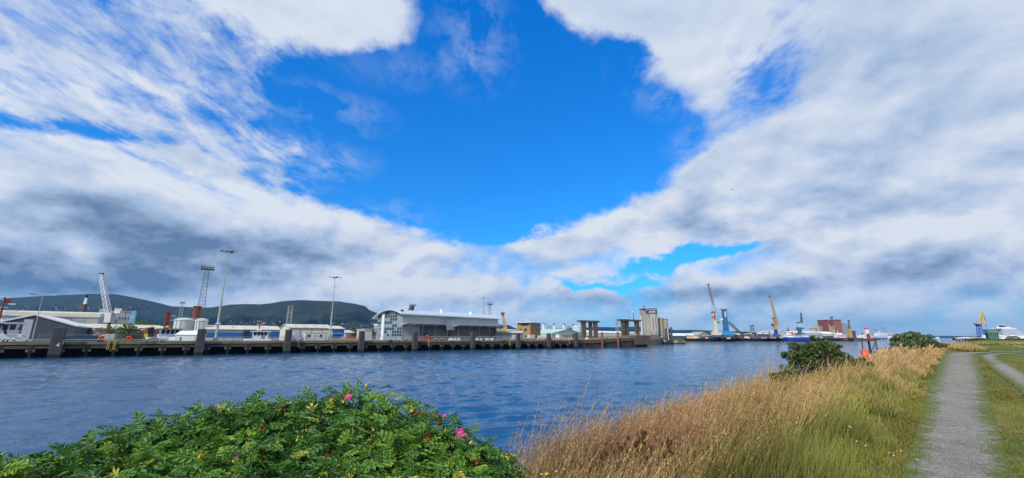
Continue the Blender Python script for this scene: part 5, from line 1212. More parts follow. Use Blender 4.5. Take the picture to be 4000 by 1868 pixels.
# bulk ship with four deck cranes beyond the sheds
t_ = thing('bulk_ship', 'cargo ship with four white deck cranes beyond the sheds', 'ship', (*GY(2120, 690), 3), 0)
bx, by = GY(2120, 690)
mb = MB(); mb.box(-4, 72, -8, 8, 0, Zv(1298, 690)-3); mb.build('hull', M['lgrey'], t_)
for i, (u, r_) in enumerate(((2124,3.0),(2165,2.8),(2203,2.4),(2239,2.2))):
    cx_ = ap(u)*690-bx; z0 = Zv(1300,690)-3; z1 = Zv(1266+i*1.2,690)-3
    mb = MB(); mb.cyl(cx_,0,z0-4,z1,r_*.62,10,r_*.5); c_ = mb.build('deck_crane', M['white'], t_); mb = MB(); mb.bar((cx_+.5,-2,z1), (cx_+(13 if i % 2 == 0 else -12), -2, z1-6), .35, 4); mb.build('jib', M['lattice'], c_); mb = MB(); mb.box(cx_-.5, cx_+1.6, -1.5, 1, z1, z1+1.5); mb.build('crane_cap', M['dgrey'], c_)
x, y = GY(2262, 660); t_ = thing('storage_tank', 'low white round tank left of the left concrete portal', 'tank', (x, y, DECK), 0); z_ = Zv(1276, 660)-DECK
mb = MB(); mb.cyl(-2,0,0,z_,8,24); mb.build('shell', M['lgrey'], t_); mb = MB(); mb.lathe([(8.2,z_),(6,z_+.8),(.5,z_+1.2)], 24, -2, 0); mb.build('roof', M['white'], t_)

# ================================================================== grain tower with sign, silos, jetty remains
Yl = 470; tb = thing('mill_tower', 'tall pale concrete mill tower with a navy name sign near the top', 'silo tower', (*GY(2541, Yl), DECK), 0)
tx = ap(2541)*Yl; zt_ = Zv(1209, Yl)-DECK; wl = (2515-2541)*Yl/1725; wr = (2567-2541)*Yl/1725; face = wl+6.5*Yl/1725
tb.rotation_euler.z = math.radians(3)
mb = MB(); mb.box(face, wr, -6, 9, 0, zt_); mb.build('tower_wall', M['conclight'], tb, bevel=.1)
mb = MB(); mb.box(face-1.9, face-.02, -4, 8, 0, zt_-.6); mb.build('stair_shaft', M['conclight'], tb, bevel=.1)
mb = MB(); mb.box(face-2.3, wr+.3, -6.3, 9.3, zt_, zt_+.8); mb.build('parapet', M['concrete'], tb)
zs1, zs0 = Zv(1213.5, Yl)-DECK, Zv(1226, Yl)-DECK
mb = MB(); mb.box(face+.25, wr-.2, -6.35, -6.02, zs0, zs1); sg_ = mb.build('name_sign', mat('navy_sign', '#1c2358', .5, .03), tb)
fc = bpy.data.curves.new('lettering', 'FONT'); fc.body = 'LARSEN'; fc.size = 2.85; fc.extrude = .04; fc.offset = .045; fc.align_x = 'CENTER'
fo = bpy.data.objects.new('lettering', fc); COL.objects.link(fo); me = bpy.data.meshes.new_from_object(fo); bpy.data.objects.remove(fo)
lo = bpy.data.objects.new('lettering', me); COL.objects.link(lo); lo.parent = sg_; me.materials.clear(); me.materials.append(M['white']); lo.location = ((face+wr)/2+.2, -6.42, zs0+.75); lo.rotation_euler = (math.pi/2, 0, 0); lo.scale = (.93, 1, 1)
zp0, zp1 = Zv(1291, Yl)-DECK, Zv(1240, Yl)-DECK
for dx_ in (-.9, 2.0): mb = MB(); mb.cyl((face+wr)/2+dx_, -7.1, zp0, zp1, 1.15, 14); mb.build('pipe', mat('pale_pipe', '#b4b2aa', .5, .06, .5), tb)
mb = MB(); mb.box((face+wr)/2-1, (face+wr)/2+2.2, -7.6, -6.05, zp1, zp1+1.6); mb.build('hopper', M['lgrey'], tb); mb = MB(); mb.box((face+wr)/2-2.6, (face+wr)/2+4.4, -9, -6.05, 1, zp0); mb.build('porch_block', M['conclight'], tb)
for xx in (face+2.2, wr-1.6): mb = MB(); mb.box(xx-.2, xx+.2, -6.6, -6.37, zs0-3, zs1); mb.build('duct', M['concrete'], tb)
mb = MB(); mb.bar((face+.6,0,zt_+.8), (face+.6,0,zt_+3.2), .25, 6); mb.box(face-.3, face+1.5, -.6,.6, zt_+2.4, zt_+3.4); mb.bar((face+.6,0,zt_+3), (face+.6,0,zt_+4.6), .1); mb.build('roof_mast', M['lattice'], tb)
conc2 = mat('silo_concrete', '#a39c8c', .85, .16, .35, streak=True, dirt=('#857a67', .55))
for (u, rpx, dy_, vt, lb) in ((2581, 13.5, 0, 1247, 'pale round concrete silo next to the mill tower'), (2597, 9, 6, 1248, 'second concrete silo, overlapping the first'), (2604.5, 8.5, -1, 1248.5, 'rightmost shaded concrete silo')):
    x, y = GY(u, Yl+6+dy_); t_ = thing('silo', lb, 'silo', (x, y, DECK), 0, 'round concrete silos'); z_ = Zv(vt, y)-DECK; r_ = rpx*y/1725
    mb = MB(); mb.cyl(0,0,0,z_,r_,28); mb.build('shell', conc2, t_, smooth=False); mb = MB(); mb.cyl(0,0,z_,z_+.5,r_+.15,28); mb.build('rim', M['concrete'], t_)
    mb = MB(); mb.box(-r_*.8, 0, -1, 1, z_+.5, z_+1.6); mb.bar((0,0,z_), (.6,0,z_+3.4), .15, 4); mb.build('rooftop_conveyor', M['lgrey'], t_)
x, y = GY(2556, Yl-22); t_ = thing('gravel_heap', 'dark rounded stone heap in front of the mill tower', 'heap', (x, y, DECK), 0); mb = MB(); mb.lathe([(10,0),(7.5,1.6),(4,3.6),(1.5,4.6),(.1,4.8)], 20); mb.build('mound', mat('dark_aggregate', '#57524c', .95, .3, 1, bump=.6), t_, smooth=True)
S('long grey concrete shed under the silos', 2570, 2612, Yl-12, Yl-12, 12, 1303, 1300, M['concrete'], M['concrete'], ridge='flat') if False else None
# jetty remains
Yj = 452
t_ = thing('jetty', 'decayed concrete jetty on short piles below the silos', 'jetty', (*GY(2536, Yj), 0), 0); W_j = (2612-2536)*Yj/1725
mb = MB(); mb.box(0, W_j, 0, 3, 5.6, 7.6); mb.build('parapet', M['conclight'], t_); mb = MB(); mb.box(0, W_j, -.5, 8, 4.6, 5.55); mb.build('deck', M['concdark'], t_); mb = MB(); mb.box(W_j*.34, W_j*.85, -.3, 5, 1.9, 4.6); mb.build('pile_head', M['conclight'], t_)
for k in range(9):
    xx = 1.2+k*W_j/9; mb = MB(); mb.box(xx-.5, xx+.5, .4, 1.4, -1.5, 4.55 if k < 3 or k > 7 else 1.9); mb.build('pile', M['weed'], t_)
for k in range(2): mb = MB(); mb.bar((W_j*.58+k*2.6,-.4,4.8), (W_j*.82+k*2.2,-.4,8.6), .38, 4); mb.build('timber_brace', M['concrete'], t_)
for (u, vt, r_, dy_, c_, lb) in ((2604,1283,1.05,0,'fender','grey steel tubular pile, left and nearest of the dolphin group'),(2611,1283,.35,1,'white','thin white pipe between the dolphin piles'),(2615.5,1283.5,.95,2.5,'dark','dark middle pile of the dolphin group'),(2624.5,1278,.95,5,'dgrey','tallest dark pile, right of the dolphin group')):
    x, y = GY(u, Yj-4+dy_); z_ = Zv(vt, y); p_ = thing('dolphin_pile', lb, 'pile', (x, y, 0), 0, 'dolphin piles by the silos'); mb = MB(); mb.cyl(0,0,1.6 if r_ > .5 else 4,z_,r_,14); mb.build('shaft', M[c_] if c_ != 'dark' else mat('dark_pile', '#343842', .7, .2, .5), p_)
    if r_ > .5: mb = MB(); mb.cyl(0,0,-1.5,1.6,r_*1.03,14); mb.build('tidal_band', M['weed'], p_)
    else: mb = MB(); mb.box(-.8,.8,-.2,.2,4,4.4); mb.build('bracket', M['white'], p_)
x, y = GY(2632, Yj+22); t_ = thing('jetty_block', 'mossy concrete block standing alone in the water right of the dolphin piles', 'concrete block', (x, y, 0), .05); Wb = 46*y/1725
mb = MB(); mb.box(0, Wb, 0, 7, .6, 3.7); mb.build('block', M['concrete'], t_, bevel=.15); mb = MB(); mb.box(.2, Wb-.2, .2, 6.6, -1.5, .6); mb.build('tidal_base', M['weed'], t_); mb = MB(); mb.prism([(0,3.72),(0,.8),(2.5,.8),(4.5,3.72)], -.12, -.01, 'y'); mb.build('pale_facing', mat('yellow_lichen_concrete', '#a69a6a', .9, .2, .8), t_)
bl = [((random.uniform(1.5, Wb-2), 3, 3.9), (1.6, 1.5, .9)) for _ in range(6)]
shrub('shrub', 'green scrub growing on the lone concrete block', 'shrub', (x, y, 0), bl, 350, .5, FOL1, 77, 0) if True else None
# land between jetty and far quay
S('low white roofed shed just right of the dolphin piles', 2632, 2690, 560, 560, 22, 1307, 1303, M['grey'], M['white'], ridge='along', rt=.8)

# ================================================================== FAR PORT across the bend (distances 800-1500 m)
FB = 5.2
def fz(v, Y): return Zv(v, Y)-FB
# its quay face, built as a thing of piles and a dark wall in front of the land plate
fx0, fy0 = GY(2630, YF-3); fx1, fy1 = GY(3338, 896); FL = math.hypot(fx1-fx0, fy1-fy0); FA = math.atan2(fy1-fy0, fx1-fx0)
t_ = thing('quay', 'long dark low quay of the distant port below the cranes', 'quay', (fx0, fy0, 0), FA)
mb = MB(); mb.box(0, FL, 0, 2.5, 4.4, FB+.02); mb.build('deck_edge', M['concdark'], t_); mb = MB(); mb.box(0, FL, 1.5, 2.6, -1.5, 4.4); mb.build('dark_wall', M['dark'], t_)
f0 = None; k = 0
while k*5.2 < FL:
    if f0 is None: mb = MB(); mb.box(-.7,.7,.1,1.4,-1.5,4.4); f0 = mb.build('pile', M['weed'], t_)
    else: clone(f0, t_, (k*5.2, 0, 0))
    k += 1
def fs(label, u1, u2, Y, dep, vt, vr, wm_, rm_, **k):
    k.setdefault('base', FB); return shed(label, u1, Y, u2, Y+k.pop('dY', 8), dep, Zv(vt, Y), Zv(vr, Y), wm_, rm_, over=.8, **k)
fs('long low shed with a bright white roof, left end of the distant port', 2696-66, 2690, 850, 30, 1312, 1304, M['dgrey'], M['white'], ridge='along', rt=1.0)
fs('white roofed shed left of the conical roofed store', 2694, 2731, 850, 25, 1311, 1304, M['lgrey'], M['white'], ridge='along', rt=1)
fs('sand coloured store with a tall hipped conical roof', 2732, 2768, 845, 26, 1308, 1298, M['conclight'], M['conclight'], ridge='across', rt=.8, stripe=((0,4,M['concrete']),))
fs('low store with sloping sand coloured roof right of the conical one', 2768, 2785, 845, 20, 1313, 1309, M['concrete'], M['conclight'], ridge='mono', rt=1)
fs('dark long building behind the white crane', 2765, 2850, 900, 30, 1305, 1303, M['dgrey'], M['lattice'], ridge='flat')
fs('dark grey store between blue crane and rusty hopper', 2850, 2885, 880, 30, 1306, 1303, M['dgrey'], M['dgrey'], ridge='along')
fs('pale cream roofed shed at the foot of the lowered lattice boom', 2890, 2908, 860, 20, 1309, 1304, M['concrete'], M['creamroof'], ridge='along', rt=1.2)
fs('white roofed long shed right of the loading tower', 2957, 3008, 900, 30, 1307, 1303, M['dgrey'], M['white'], ridge='along', rt=1.4)
fs('dark open fronted shed under the white roofs', 2984, 3012, 850, 14, 1307, 1305, M['rust'], M['dgrey'], ridge='mono')
fs('pale block rising above the long white roof', 2981, 2991, 905, 12, 1299, 1298, M['lgrey'], M['white'], ridge='flat')
fs('tall pale block left of the big gabled warehouse', 3004, 3012, 905, 12, 1296, 1295, M['lgrey'], M['white'], ridge='flat')
fs('big pale gabled warehouse behind the orange and blue crane', 3012, 3115, 960, 60, 1306, 1291, M['lgrey'], M['lgrey'], ridge='across', rt=1)
fs('long pale warehouse behind the blue hulled ship', 3080, 3215, 1000, 60, 1302, 1294, M['lgrey'], M['roofgrey'], ridge='along', rt=1)
fs('streaked concrete wall store on the quay below the big warehouse', 2985, 3060, 840, 8, 1315, 1313, M['conclight'], M['conclight'], ridge='flat')
fs('grey metal shed right of the blue hulled ship', 3158, 3215, 900, 30, 1309, 1305, M['grey'], M['grey'], ridge='along')
# hoppers and heaps
def hopper(lb, u, Y, vt, w, m1, m2):
    x, y = GY(u, Y); t_ = thing('hopper', lb, 'hopper', (x, y, FB), 0); h = fz(vt, Y)
    mb = MB(); mb.tbox(0,0,h*.55,h,w*.35,w*.35,w,w*.8); mb.build('bin', m1, t_)
    for a in (-1,1):
        for b in (-1,1): mb = MB(); mb.bar((a*w*.5,b*w*.4,0), (a*w*.35,b*w*.3,h*.8), .35, 4); mb.build('leg', m2, t_)
    mb = MB(); mb.box(-w*.55,w*.55,-w*.45,w*.45,h,h+.8); mb.build('rim', m2, t_); return t_
hopper('large dark hopper tower with white top in the middle of the distant port', 2949, 860, 1299, 9, M['dgrey'], M['roofgrey'])
hopper('rusty brown hopper left of the dark hopper tower', 2927, 855, 1306, 6, M['rust'], M['ochre'])
hopper('rusty machinery hopper below the lowered lattice boom', 2878, 845, 1311, 6, M['rust'], M['rust'])
hopper('second rusty hopper right of the lowered boom foot', 2905, 845, 1311, 5, M['rust'], M['rust'])
for (u, Y, w, h_, c_, lb) in ((2700,838,7,3.5,'ochre','bright orange heap at the left end of the distant quay'),(2716,838,3.5,2,'creamroof','pale sand heap beside the orange one'),(2922,838,4,3.5,'lgrey','small pale blue covered heap on the distant quay'),(2868,842,12,5,'dark','dark heap behind the piles right of the blue crane'),(2760,836,4,2,'lgrey','small pale vehicle heap below the conical store')):
    x, y = GY(u, Y); t_ = thing('heap', lb, 'heap', (x, y, FB), 0); mb = MB(); mb.lathe([(w,0),(w*.7,h_*.55),(w*.3,h_*.9),(.1,h_)], 12); mb.build('mound', mat('orange_aggregate', '#d98f3a', .9, .2, .3) if c_ == 'ochre' else M[c_], t_)
rs = random.Random(12)
names = [('truck','white truck'),('truck','red truck'),('container','blue container'),('container','brown container'),('container','grey container')]
where = ['near the sand heap','below the conical store','left of the white crane','right of the white crane','left of the blue crane','right of the lowered boom','under the rusty hopper','below the dark hopper tower','left of the orange and blue crane','right of the orange and blue crane']
for i, (u, w_) in enumerate(zip((2712,2745,2782,2812,2830,2915,2932,2962,3002,3052), where)):
    k = i % 5; x, y = GY(u, 836); t_ = thing(names[k][0], names[k][1]+' on the distant quay '+w_, names[k][0], (x, y, FB), rs.uniform(-.2,.2))
    c_ = [M['white'], M['redpaint'], M['blue'], M['rust'], M['lgrey']][k]
    mb = MB(); mb.box(-3.2,3.2,-1.2,1.2,.9,3.6); mb.build('box', c_, t_)
    if k < 2:
        mb = MB(); mb.box(3.4,5.2,-1.1,1.1,.7,3.0); mb.build('cab', c_, t_)
        for wx in (-2.2, 2.2, 4.3): mb = MB(); mb.bar((wx,-1.25,.5), (wx,1.25,.5), .5, 8); mb.build('wheel', M['black'], t_)
    else: mb = MB(); mb.box(-3,3,-1,1,0,.9); mb.build('container_below', M['dgrey'], t_)
# harbour cranes
def mhc(lb, u, Y, tower_v, tower_w, body_v, tip, tower_m, boom_m, piv_v=None, cab=None, base_m=M['dgrey'], boom_w=3.2, r=.3, house_m=None, lean=0, marks=False, low_m=None, upper_m=None):
    x, y = GY(u, Y); t_ = thing('harbour_crane', lb, 'crane', (x, y, FB), 0)
    L = lambda uu, vv: Wp(uu, vv, Y)-Vector((x, y, FB))
    zt_ = fz(tower_v, Y); zb = fz(body_v, Y); w = tower_w*Y/1725
    mb = MB(); mb.tbox(0,0,3,6,16,11,9,8); mb.build('undercarriage', base_m, t_)
    for a in (-1,1):
        for b in (-1,1): mb = MB(); mb.bar((a*3,b*3,5), (a*11,b*6,.8), .7, 5); mb.box(a*11-1.4,a*11+1.4,b*6-1,b*6+1,0,.8); mb.build('outrigger', base_m, t_)
    for k in range(6): mb = MB(); mb.bar((-6+k*2.4,-5,1.2), (-6+k*2.4,5,1.2), 1.2, 10); mb.build('wheel', M['black'], t_)
    mb = MB(); mb.box(-w*1.1, w*1.5, -3.5, 3.5, 6, zb); mb.build('machinery_house', house_m or tower_m, t_, bevel=.2)
    if low_m:
        zm = zb+(zt_-zb)*.30; mb = MB(); mb.tbox(0,0,zb,zm,w,w*.9,w*.97,w*.87); mb.build('lower_tower', low_m, t_); mb = MB(); mb.tbox(0,0,zm,zt_,w*.97,w*.87,w*.8,w*.7); mb.build('tower', tower_m, t_)
    else: mb = MB(); mb.tbox(0,0,zb,zt_,w,w*.9,w*.8,w*.7); mb.build('tower', tower_m, t_)
    mb = MB(); mb.box(-w*.55,w*.55,-w*.4,w*.4,zt_,zt_+1.2); mb.box(-w*.55,-w*.2,-.5,.5,zt_+1.2,zt_+2.6); mb.box(w*.2,w*.55,-.5,.5,zt_+1.2,zt_+2.6); mb.build('tower_head', M['dgrey'], t_)
    pv = L(u, piv_v) if piv_v else Vector((0,0,zb+(zt_-zb)*.35)); pv.y = -w*.6; tp = L(*tip); tp.y = -w*.6
    if upper_m:
        md = pv.lerp(tp, .42); mb = MB(); mb.lattice(pv, md, boom_w, boom_w, 9, r, up=(0,1,0)); mb.build('lower_boom', boom_m, t_); mb = MB(); mb.lattice(md, tp, boom_w, boom_w*.5, 12, r, up=(0,1,0)); mb.build('upper_boom', upper_m, t_)
    else: mb = MB(); mb.lattice(pv, tp, boom_w, boom_w*.5, 18, r, up=(0,1,0)); mb.build('boom', boom_m, t_)
    mb = MB(); mb.box(tp.x-2.2,tp.x+2.2,tp.y-1,tp.y+1,tp.z,tp.z+1.6); mb.box(tp.x-.5,tp.x+.6,tp.y-.5,tp.y+.5,tp.z+1.6,tp.z+3.6); mb.build('boom_head', M['lattice'], t_)
    mb = MB(); mb.bar((w*.3,-w*.5,zt_+1.5), tuple(tp), .14, 3); mb.bar((w*.45,-w*.5,zt_+1.5), tuple(pv.lerp(tp,.6)), .12, 3)
    mb.build('stay_cable', M['dgrey'], t_)
    cz = zb+(zt_-zb)*(cab or .42); sg = -1 if cab and cab < 0 else 1
    return t_, w, zb, zt_, tp
t_, w, zb, zt_, tp = mhc('white harbour crane with a tall boom that turns purple red at the top', 2798, 815, 1222, 15, 1296, (2763, 1116), mat('crane_cream', '#cfcaba', .5, .08, .3), M['lgrey'], 1250, house_m=mat('crane_cream', ''), upper_m=mat('purple_red_steel', '#a04a68', .5, .1, .3), boom_w=3.0, r=.2)
mb = MB(); zk = fz(1236, 815); mb.bar((tp.x+1, tp.y, tp.z), (tp.x+3.2, tp.y, zk), .12, 3); mb.bar((tp.x+3, tp.y, tp.z), (tp.x+6, tp.y, zk), .12, 3); mb.bar((tp.x-1,tp.y,tp.z), (tp.x+2.2,tp.y,fz(1290,815)), .1, 3); mb.build('hoist_rope', M['dgrey'], t_)
mb = MB(); mb.box(tp.x-.5,tp.x+6.5,tp.y-.6,tp.y+.6,zk-1,zk+.4); mb.box(tp.x+3.8,tp.x+5.2,tp.y-.6,tp.y+.6,zk-4,zk-1); mb.build('hook_block', M['orange'], t_)
mb = MB(); mb.box(w*.55,w*.55+4,-2,2,fz(1263,815),fz(1257,815)); mb.build('cab', M['dgrey'], t_)
for k in range(4): mb = MB(); z_ = zt_-3-k*3.4; mb.box(-w*.12,w*.12,-w*.46,-w*.36,z_-1.1,z_+1.0); mb.build('marking', M['dgrey'], t_)
t_, w, zb, zt_, tp = mhc('blue harbour crane with its dark lattice boom lowered to the right', 2840, 812, 1212, 17, 1294, (2896, 1310), M['craneblue'], M['lattice'], 1258, house_m=mat('light_crane_blue', '#3f8ec4', .5, .08, .2), boom_w=4, r=.28)
mb = MB(); mb.box(-w*.5-5,-w*.5-.4,-1.5,1.5,fz(1252,812),fz(1244,812)); mb.build('cab', M['white'], t_)
for k in range(4): mb = MB(); z_ = zt_-4-k*2.5; mb.box(-w*.17,w*.17,-w*.46,-w*.36,z_-.9,z_+.9); mb.build('marking', M['white'], t_)
t_, w, zb, zt_, tp = mhc('orange and blue harbour crane with a long pale boom leaning left', 3034, 850, 1245, 10, 1306, (3004, 1160), M['ochre'], mat('tan_boom', '#b79a7c', .6, .1, .3), 1272, low_m=M['blue2'], house_m=M['craneblue'], boom_w=4.2, r=.45)
mb = MB(); mb.box(-w*.5-4.2,-w*.5-.3,-1.5,1.5,fz(1274,850),fz(1266,850)); mb.build('cab', M['blue2'], t_)
t_, w, zb, zt_, tp = mhc('slim pale dock crane with teal machinery house above the blue ship', 3128, 960, 1262, 10, 1300, (3125, 1228), M['lgrey'], M['lattice'], 1262, low_m=M['craneblue'], house_m=M['lattice'], boom_w=3.4, r=.3)
mb = MB(); mb.box(-w*.95,w*.5,-4,4,fz(1291,960),fz(1279,960)); mb.build('winch_house', mat('teal_paint', '#2f6f7a', .5), t_); mb = MB(); mb.box(w*.5,w*1.5,-3,3,fz(1286,960),fz(1281,960)); mb.build('counterweight', M['dgrey'], t_)
def ship(lb, u0, u1, Y, hull_m, vdeck, parts, name='ship', cat='ship', bow=True, vw=1331, base=0, labelparts=None):
    """broadside or end-on vessel: hull lofted between two columns; parts = (kind,u0,u1,v0,v1,mat,depth)"""
    x, y = GY((u0+u1)/2, Y); W2 = (u1-u0)/2*Y/1725; zd = Zv(vdeck, Y); t_ = thing(name, lb, cat, (x, y, base), 0); B = min(W2*.8, 11)
    st = [(-W2,.75),(-W2*.8,1),(W2*.7,1),(W2*.9,.6),(W2,.08)] if bow else [(-W2,.5),(-W2*.6,.95),(0,1),(W2*.6,.95),(W2,.5)]
    vs = []; fs_ = []
    for i, (X_, k) in enumerate(st):
        z = zd+(1.2 if bow and i >= 3 else 0)
        for (yy, zz) in ((-B*k,z),(-B*k*.95,1.5),(-B*k*.6,-1.4),(B*k*.6,-1.4),(B*k*.95,1.5),(B*k,z)): vs.append((X_*(1 if zz > 0 else .96),yy,zz-base))
    for i in range(len(st)-1):
        for k in range(5): fs_.append((i*6+k, i*6+k+1, (i+1)*6+k+1, (i+1)*6+k))
        fs_.append((i*6+5, i*6, (i+1)*6, (i+1)*6+5))
    fs_.append((0,1,2,3,4,5)); n6 = (len(st)-1)*6; fs_.append(tuple(n6+k for k in range(6)))
    mb = MB(); mb.add(vs, fs_); mb.build('hull', hull_m, t_)
    for (nm, a, b, v0, v1, m_, dpt) in parts:
        X0 = ap(a)*Y-x; X1 = ap(b)*Y-x; mb = MB(); mb.box(X0, X1, -dpt/2, dpt/2, Zv(v1, Y)-base, Zv(v0, Y)-base); o = mb.build(nm, m_, t_)
        if nm in ('superstructure', 'decks'):
            z0, z1 = Zv(v1, Y)-base, Zv(v0, Y)-base; nr = max(1, int((z1-z0)/3.0))
            for r_ in range(nr):
                mb = MB(); zz = z0+(r_+.45)*(z1-z0)/nr; mb.box(X0+.8, X1-.8, -dpt/2-.12, -dpt/2+.05, zz, zz+min(1.1, (z1-z0)/nr*.4)); mb.build('window_band', M['glass'], o)
    return t_
ship('small blue hulled cargo ship with white bridge and an orange lifeboat, stern on', 3068, 3158, 835, M['blue2'], 1318, [
 ('bulwark',3068,3112,1315.5,1318,M['white'],16),('superstructure',3070,3094,1306,1316,M['white'],9),('superstructure',3073,3098,1297,1306,M['white'],8),('bridge_wing',3066,3107,1294.5,1297,M['white'],4),('lifeboat',3088,3093.5,1297,1309,M['orange'],11),
 ('mast',3082,3084,1279,1294,M['dgrey'],1.2),('funnel',3079,3086,1290,1295,M['dgrey'],4),('forecastle',3140,3156,1311,1318,M['white'],8),('hatch_cover',3112,3140,1315,1318,M['lgrey'],12)])
# grain silos
fs('pale rectangular silo block, shorter of two, above the bush', 3190, 3203, 1050, 14, 1283, 1283, M['conclight'], M['conclight'], ridge='flat', name='silo_block', cat='silo', rt=.5)
fs('pale rectangular silo block, taller of two, above the bush', 3206, 3219, 1050, 14, 1273, 1273, M['conclight'], M['conclight'], ridge='flat', name='silo_block', cat='silo', rt=.5)
fs('low white roofed conveyor shed right of the pale silo blocks', 3218, 3262, 1000, 30, 1305, 1297, M['concrete'], M['white'], ridge='along', rt=1)
fs('dark open shed under the pale silo blocks', 3205, 3262, 930, 20, 1313, 1308, M['dgrey'], M['conclight'], ridge='along', rt=1)
gs = fs('huge red brown brick granary standing above the port', 3244, 3296, 1180, 40, 1250.5, 1250.5, M['redbrick'], M['redbrick'], ridge='flat', name='granary', cat='granary', rt=1, dY=0)
gx = ap(3244)*1180; k_ = 1180/1725
mb = MB(); mb.box(1.2*k_, 22*k_, -.5, -.02, 0, fz(1268,1180)); mb.build('pale_panel', M['conclight'], gs)
mb = MB(); mb.box(8*k_, 10*k_, -.4, -.02, fz(1268,1180), fz(1251,1180)); mb.build('dark_slot', M['dark'], gs)
for r_ in range(7):
    for c_ in range(6):
        xx = (25+c_*4.6)*k_; zz = fz(1256+r_*8, 1180); mb = MB(); mb.box(xx, xx+2.4, -.35, -.02, zz-2.4, zz); mb.build('window', mat('dusty_pink_panes', '#b98d85', .5, .2, .5), gs)
for c_ in range(7): mb = MB(); xx = (23.4+c_*4.6)*k_; mb.box(xx, xx+.8, -.55, -.03, 0, fz(1251.5,1180)); mb.build('pilaster', mat('darker_brick', '#7c4039', .8, .1, .1), gs)
fs('grey block joined to the right of the red brown granary', 3298, 3316, 1200, 40, 1264, 1264, M['grey'], M['grey'], ridge='flat')
fs('grey stepped block further right of the granary', 3316, 3332, 1230, 40, 1272, 1270, M['grey'], M['lgrey'], ridge='flat')
fs('brown low block at the right foot of the grey blocks', 3328, 3346, 1250, 40, 1293, 1292, M['lattice'], M['rust'], ridge='flat')
ycrane('ochre dock crane in front of the granary', 3250, 1060, (3249, 1278-4), 1300, M['ochre'], 4.5, M['ochre'], 8, 10)
ycrane('slim dark jib crane rising above the granary roof', 3252, 1100, (3249, 1243), 1290, M['lattice'], 4, M['lgrey'], 8, 6)
ycrane('ochre dock crane with tall dark jib right of the granary', 3317, 1060, (3315, 1256), 1291, M['lattice'], 3.4, M['ochre'], 7, 12)
ship('white and dark red ship right of the granary foot', 3262, 3306, 900, M['rust'], 1321, [('superstructure',3264,3300,1308,1320,M['white'],9),('bridge',3268,3288,1301,1308,M['white'],7),('mast',3275,3276.5,1293,1301,M['white'],1),('lifeboat',3266,3272,1316,1320,M['orange'],10)])
ship('pink and white coaster left of the red funnelled ferry', 3322, 3366, 1300, M['dgrey'], 1320, [('superstructure',3324,3345,1305,1320,M['white'],12),('bridge',3326,3338,1302,1308,mat('faded_pink', '#d8a29a', .6),10),('hatch_cover',3345,3362,1311,1320,M['white'],12)], vw=1328)
t_ = ship('white ferry with a tall red topped funnel', 3366, 3402, 1350, M['white'], 1318, [('superstructure',3368,3400,1311,1319,M['white'],20),('decks',3370,3392,1306,1311,M['white'],18),('funnel',3386,3394,1286,1311,M['white'],8),('funnel_top',3385,3394,1282,1286,mat('bright_red', '#d8303a', .5),9),('bridge',3370,3378,1302,1308,mat('bright_red', ''),8)])
ship('grey hulled passenger ferry with white upper decks, moored right of the red funnelled one', 3398, 3462, 1500, M['lgrey'], 1313, [('hull_stripe',3399,3461,1320.5,1323.5,M['blue2'],23),('superstructure',3424,3460,1304,1313,M['white'],18),('decks',3428,3452,1300,1304,M['white'],16),('mast',3439,3441,1294,1300,M['white'],2)])
ship('small white ferry with boxy stern at the right end of the ship row', 3460, 3490, 1600, M['white'], 1313, [('superstructure',3460,3488,1305,1314,M['lgrey'],20),('decks',3464,3484,1301.5,1305,M['white'],16)])
# red and white striped crane arms / gantries beyond the ferries
for (u, Y, lb) in ((3425, 1900, 'faint ship to shore gantry crane, left of the pair beyond the ferries'), (3457, 2000, 'faint dark ship to shore gantry crane, right of the pair beyond the ferries')):
    x, y = GY(u, Y); t_ = thing('gantry_crane', lb, 'crane', (x, y, FB), 0); z1 = fz(1296, Y); zt_ = fz(1279 if u > 3440 else 1288, Y)
    for a in (-10, 10):
        for b in (-8, 8): mb = MB(); mb.bar((a,b,0), (a,b,z1), 1.0, 4); mb.build('leg', M['dgrey'], t_)
    mb = MB(); mb.box(-45, 55, -2, 2, z1, z1+4); mb.build('boom', mat('salmon_steel', '#c99b84', .6), t_)
    mb = MB(); mb.bar((-10,0,z1+3), (0,0,zt_), .9, 4); mb.bar((10,0,z1+3), (0,0,zt_), .9, 4); mb.bar((0,0,zt_), (52,0,z1+4), .4, 3); mb.bar((0,0,zt_), (-42,0,z1+4), .4, 3); mb.build('a_frame', M['dgrey'], t_)
plate('far_quay', [sn(*GY(3310, 1250)), sn(*GY(3360, 1400)), sn(*GY(3500, 1750)), sn(*GY(3520, 2400)), sn(*GY(3200, 2600)), sn(*GY(3100, 1500))], 4.9, M['asphalt'], bottom=-1.5)
hmast('small distant light mast right of the dark hopper tower', 3002, 1000, 1283, r=.5, arms=2, w=2, base_m=M['lattice'], block=False)
lattower('distant lattice light tower in the middle of the port', 2943, 1200, 1272, 9, 6, 12, M['lattice'], r=.4, seg=8)
hmast('thin pole mast right of the lattice light tower in the port', 2963, 1100, 1283, r=.4, arms=2, w=1, base_m=M['lattice'], block=False)
hmast('distant light mast left of the granary ships', 3352, 1500, 1292, r=.5, arms=3, w=3, base_m=M['lattice'], block=False)
lattower('small hazy lattice tower left of the right portal', 2413, 1100, 1262, 8, 5, 10, M['mast'], r=.35, seg=8)
# river navigation mark near the crane
x, y = GY(2846, 760); t_ = thing('channel_marker', 'small green and white channel marker on two dark legs', 'channel marker', (x, y, 0), 0)
for a in (-2, 2): mb = MB(); mb.bar((a,0,-2), (a,0,5), .5, 6); mb.build('leg', M['weed'], t_)
mb = MB(); mb.box(-3.2,3,-1.5,1.5,5,6.5); mb.build('platform', M['white'], t_); mb = MB(); mb.cyl(.5,0,6.5,11,1.1,8); mb.build('lantern_post', mat('green_paint', '#2d7d55', .5), t_)

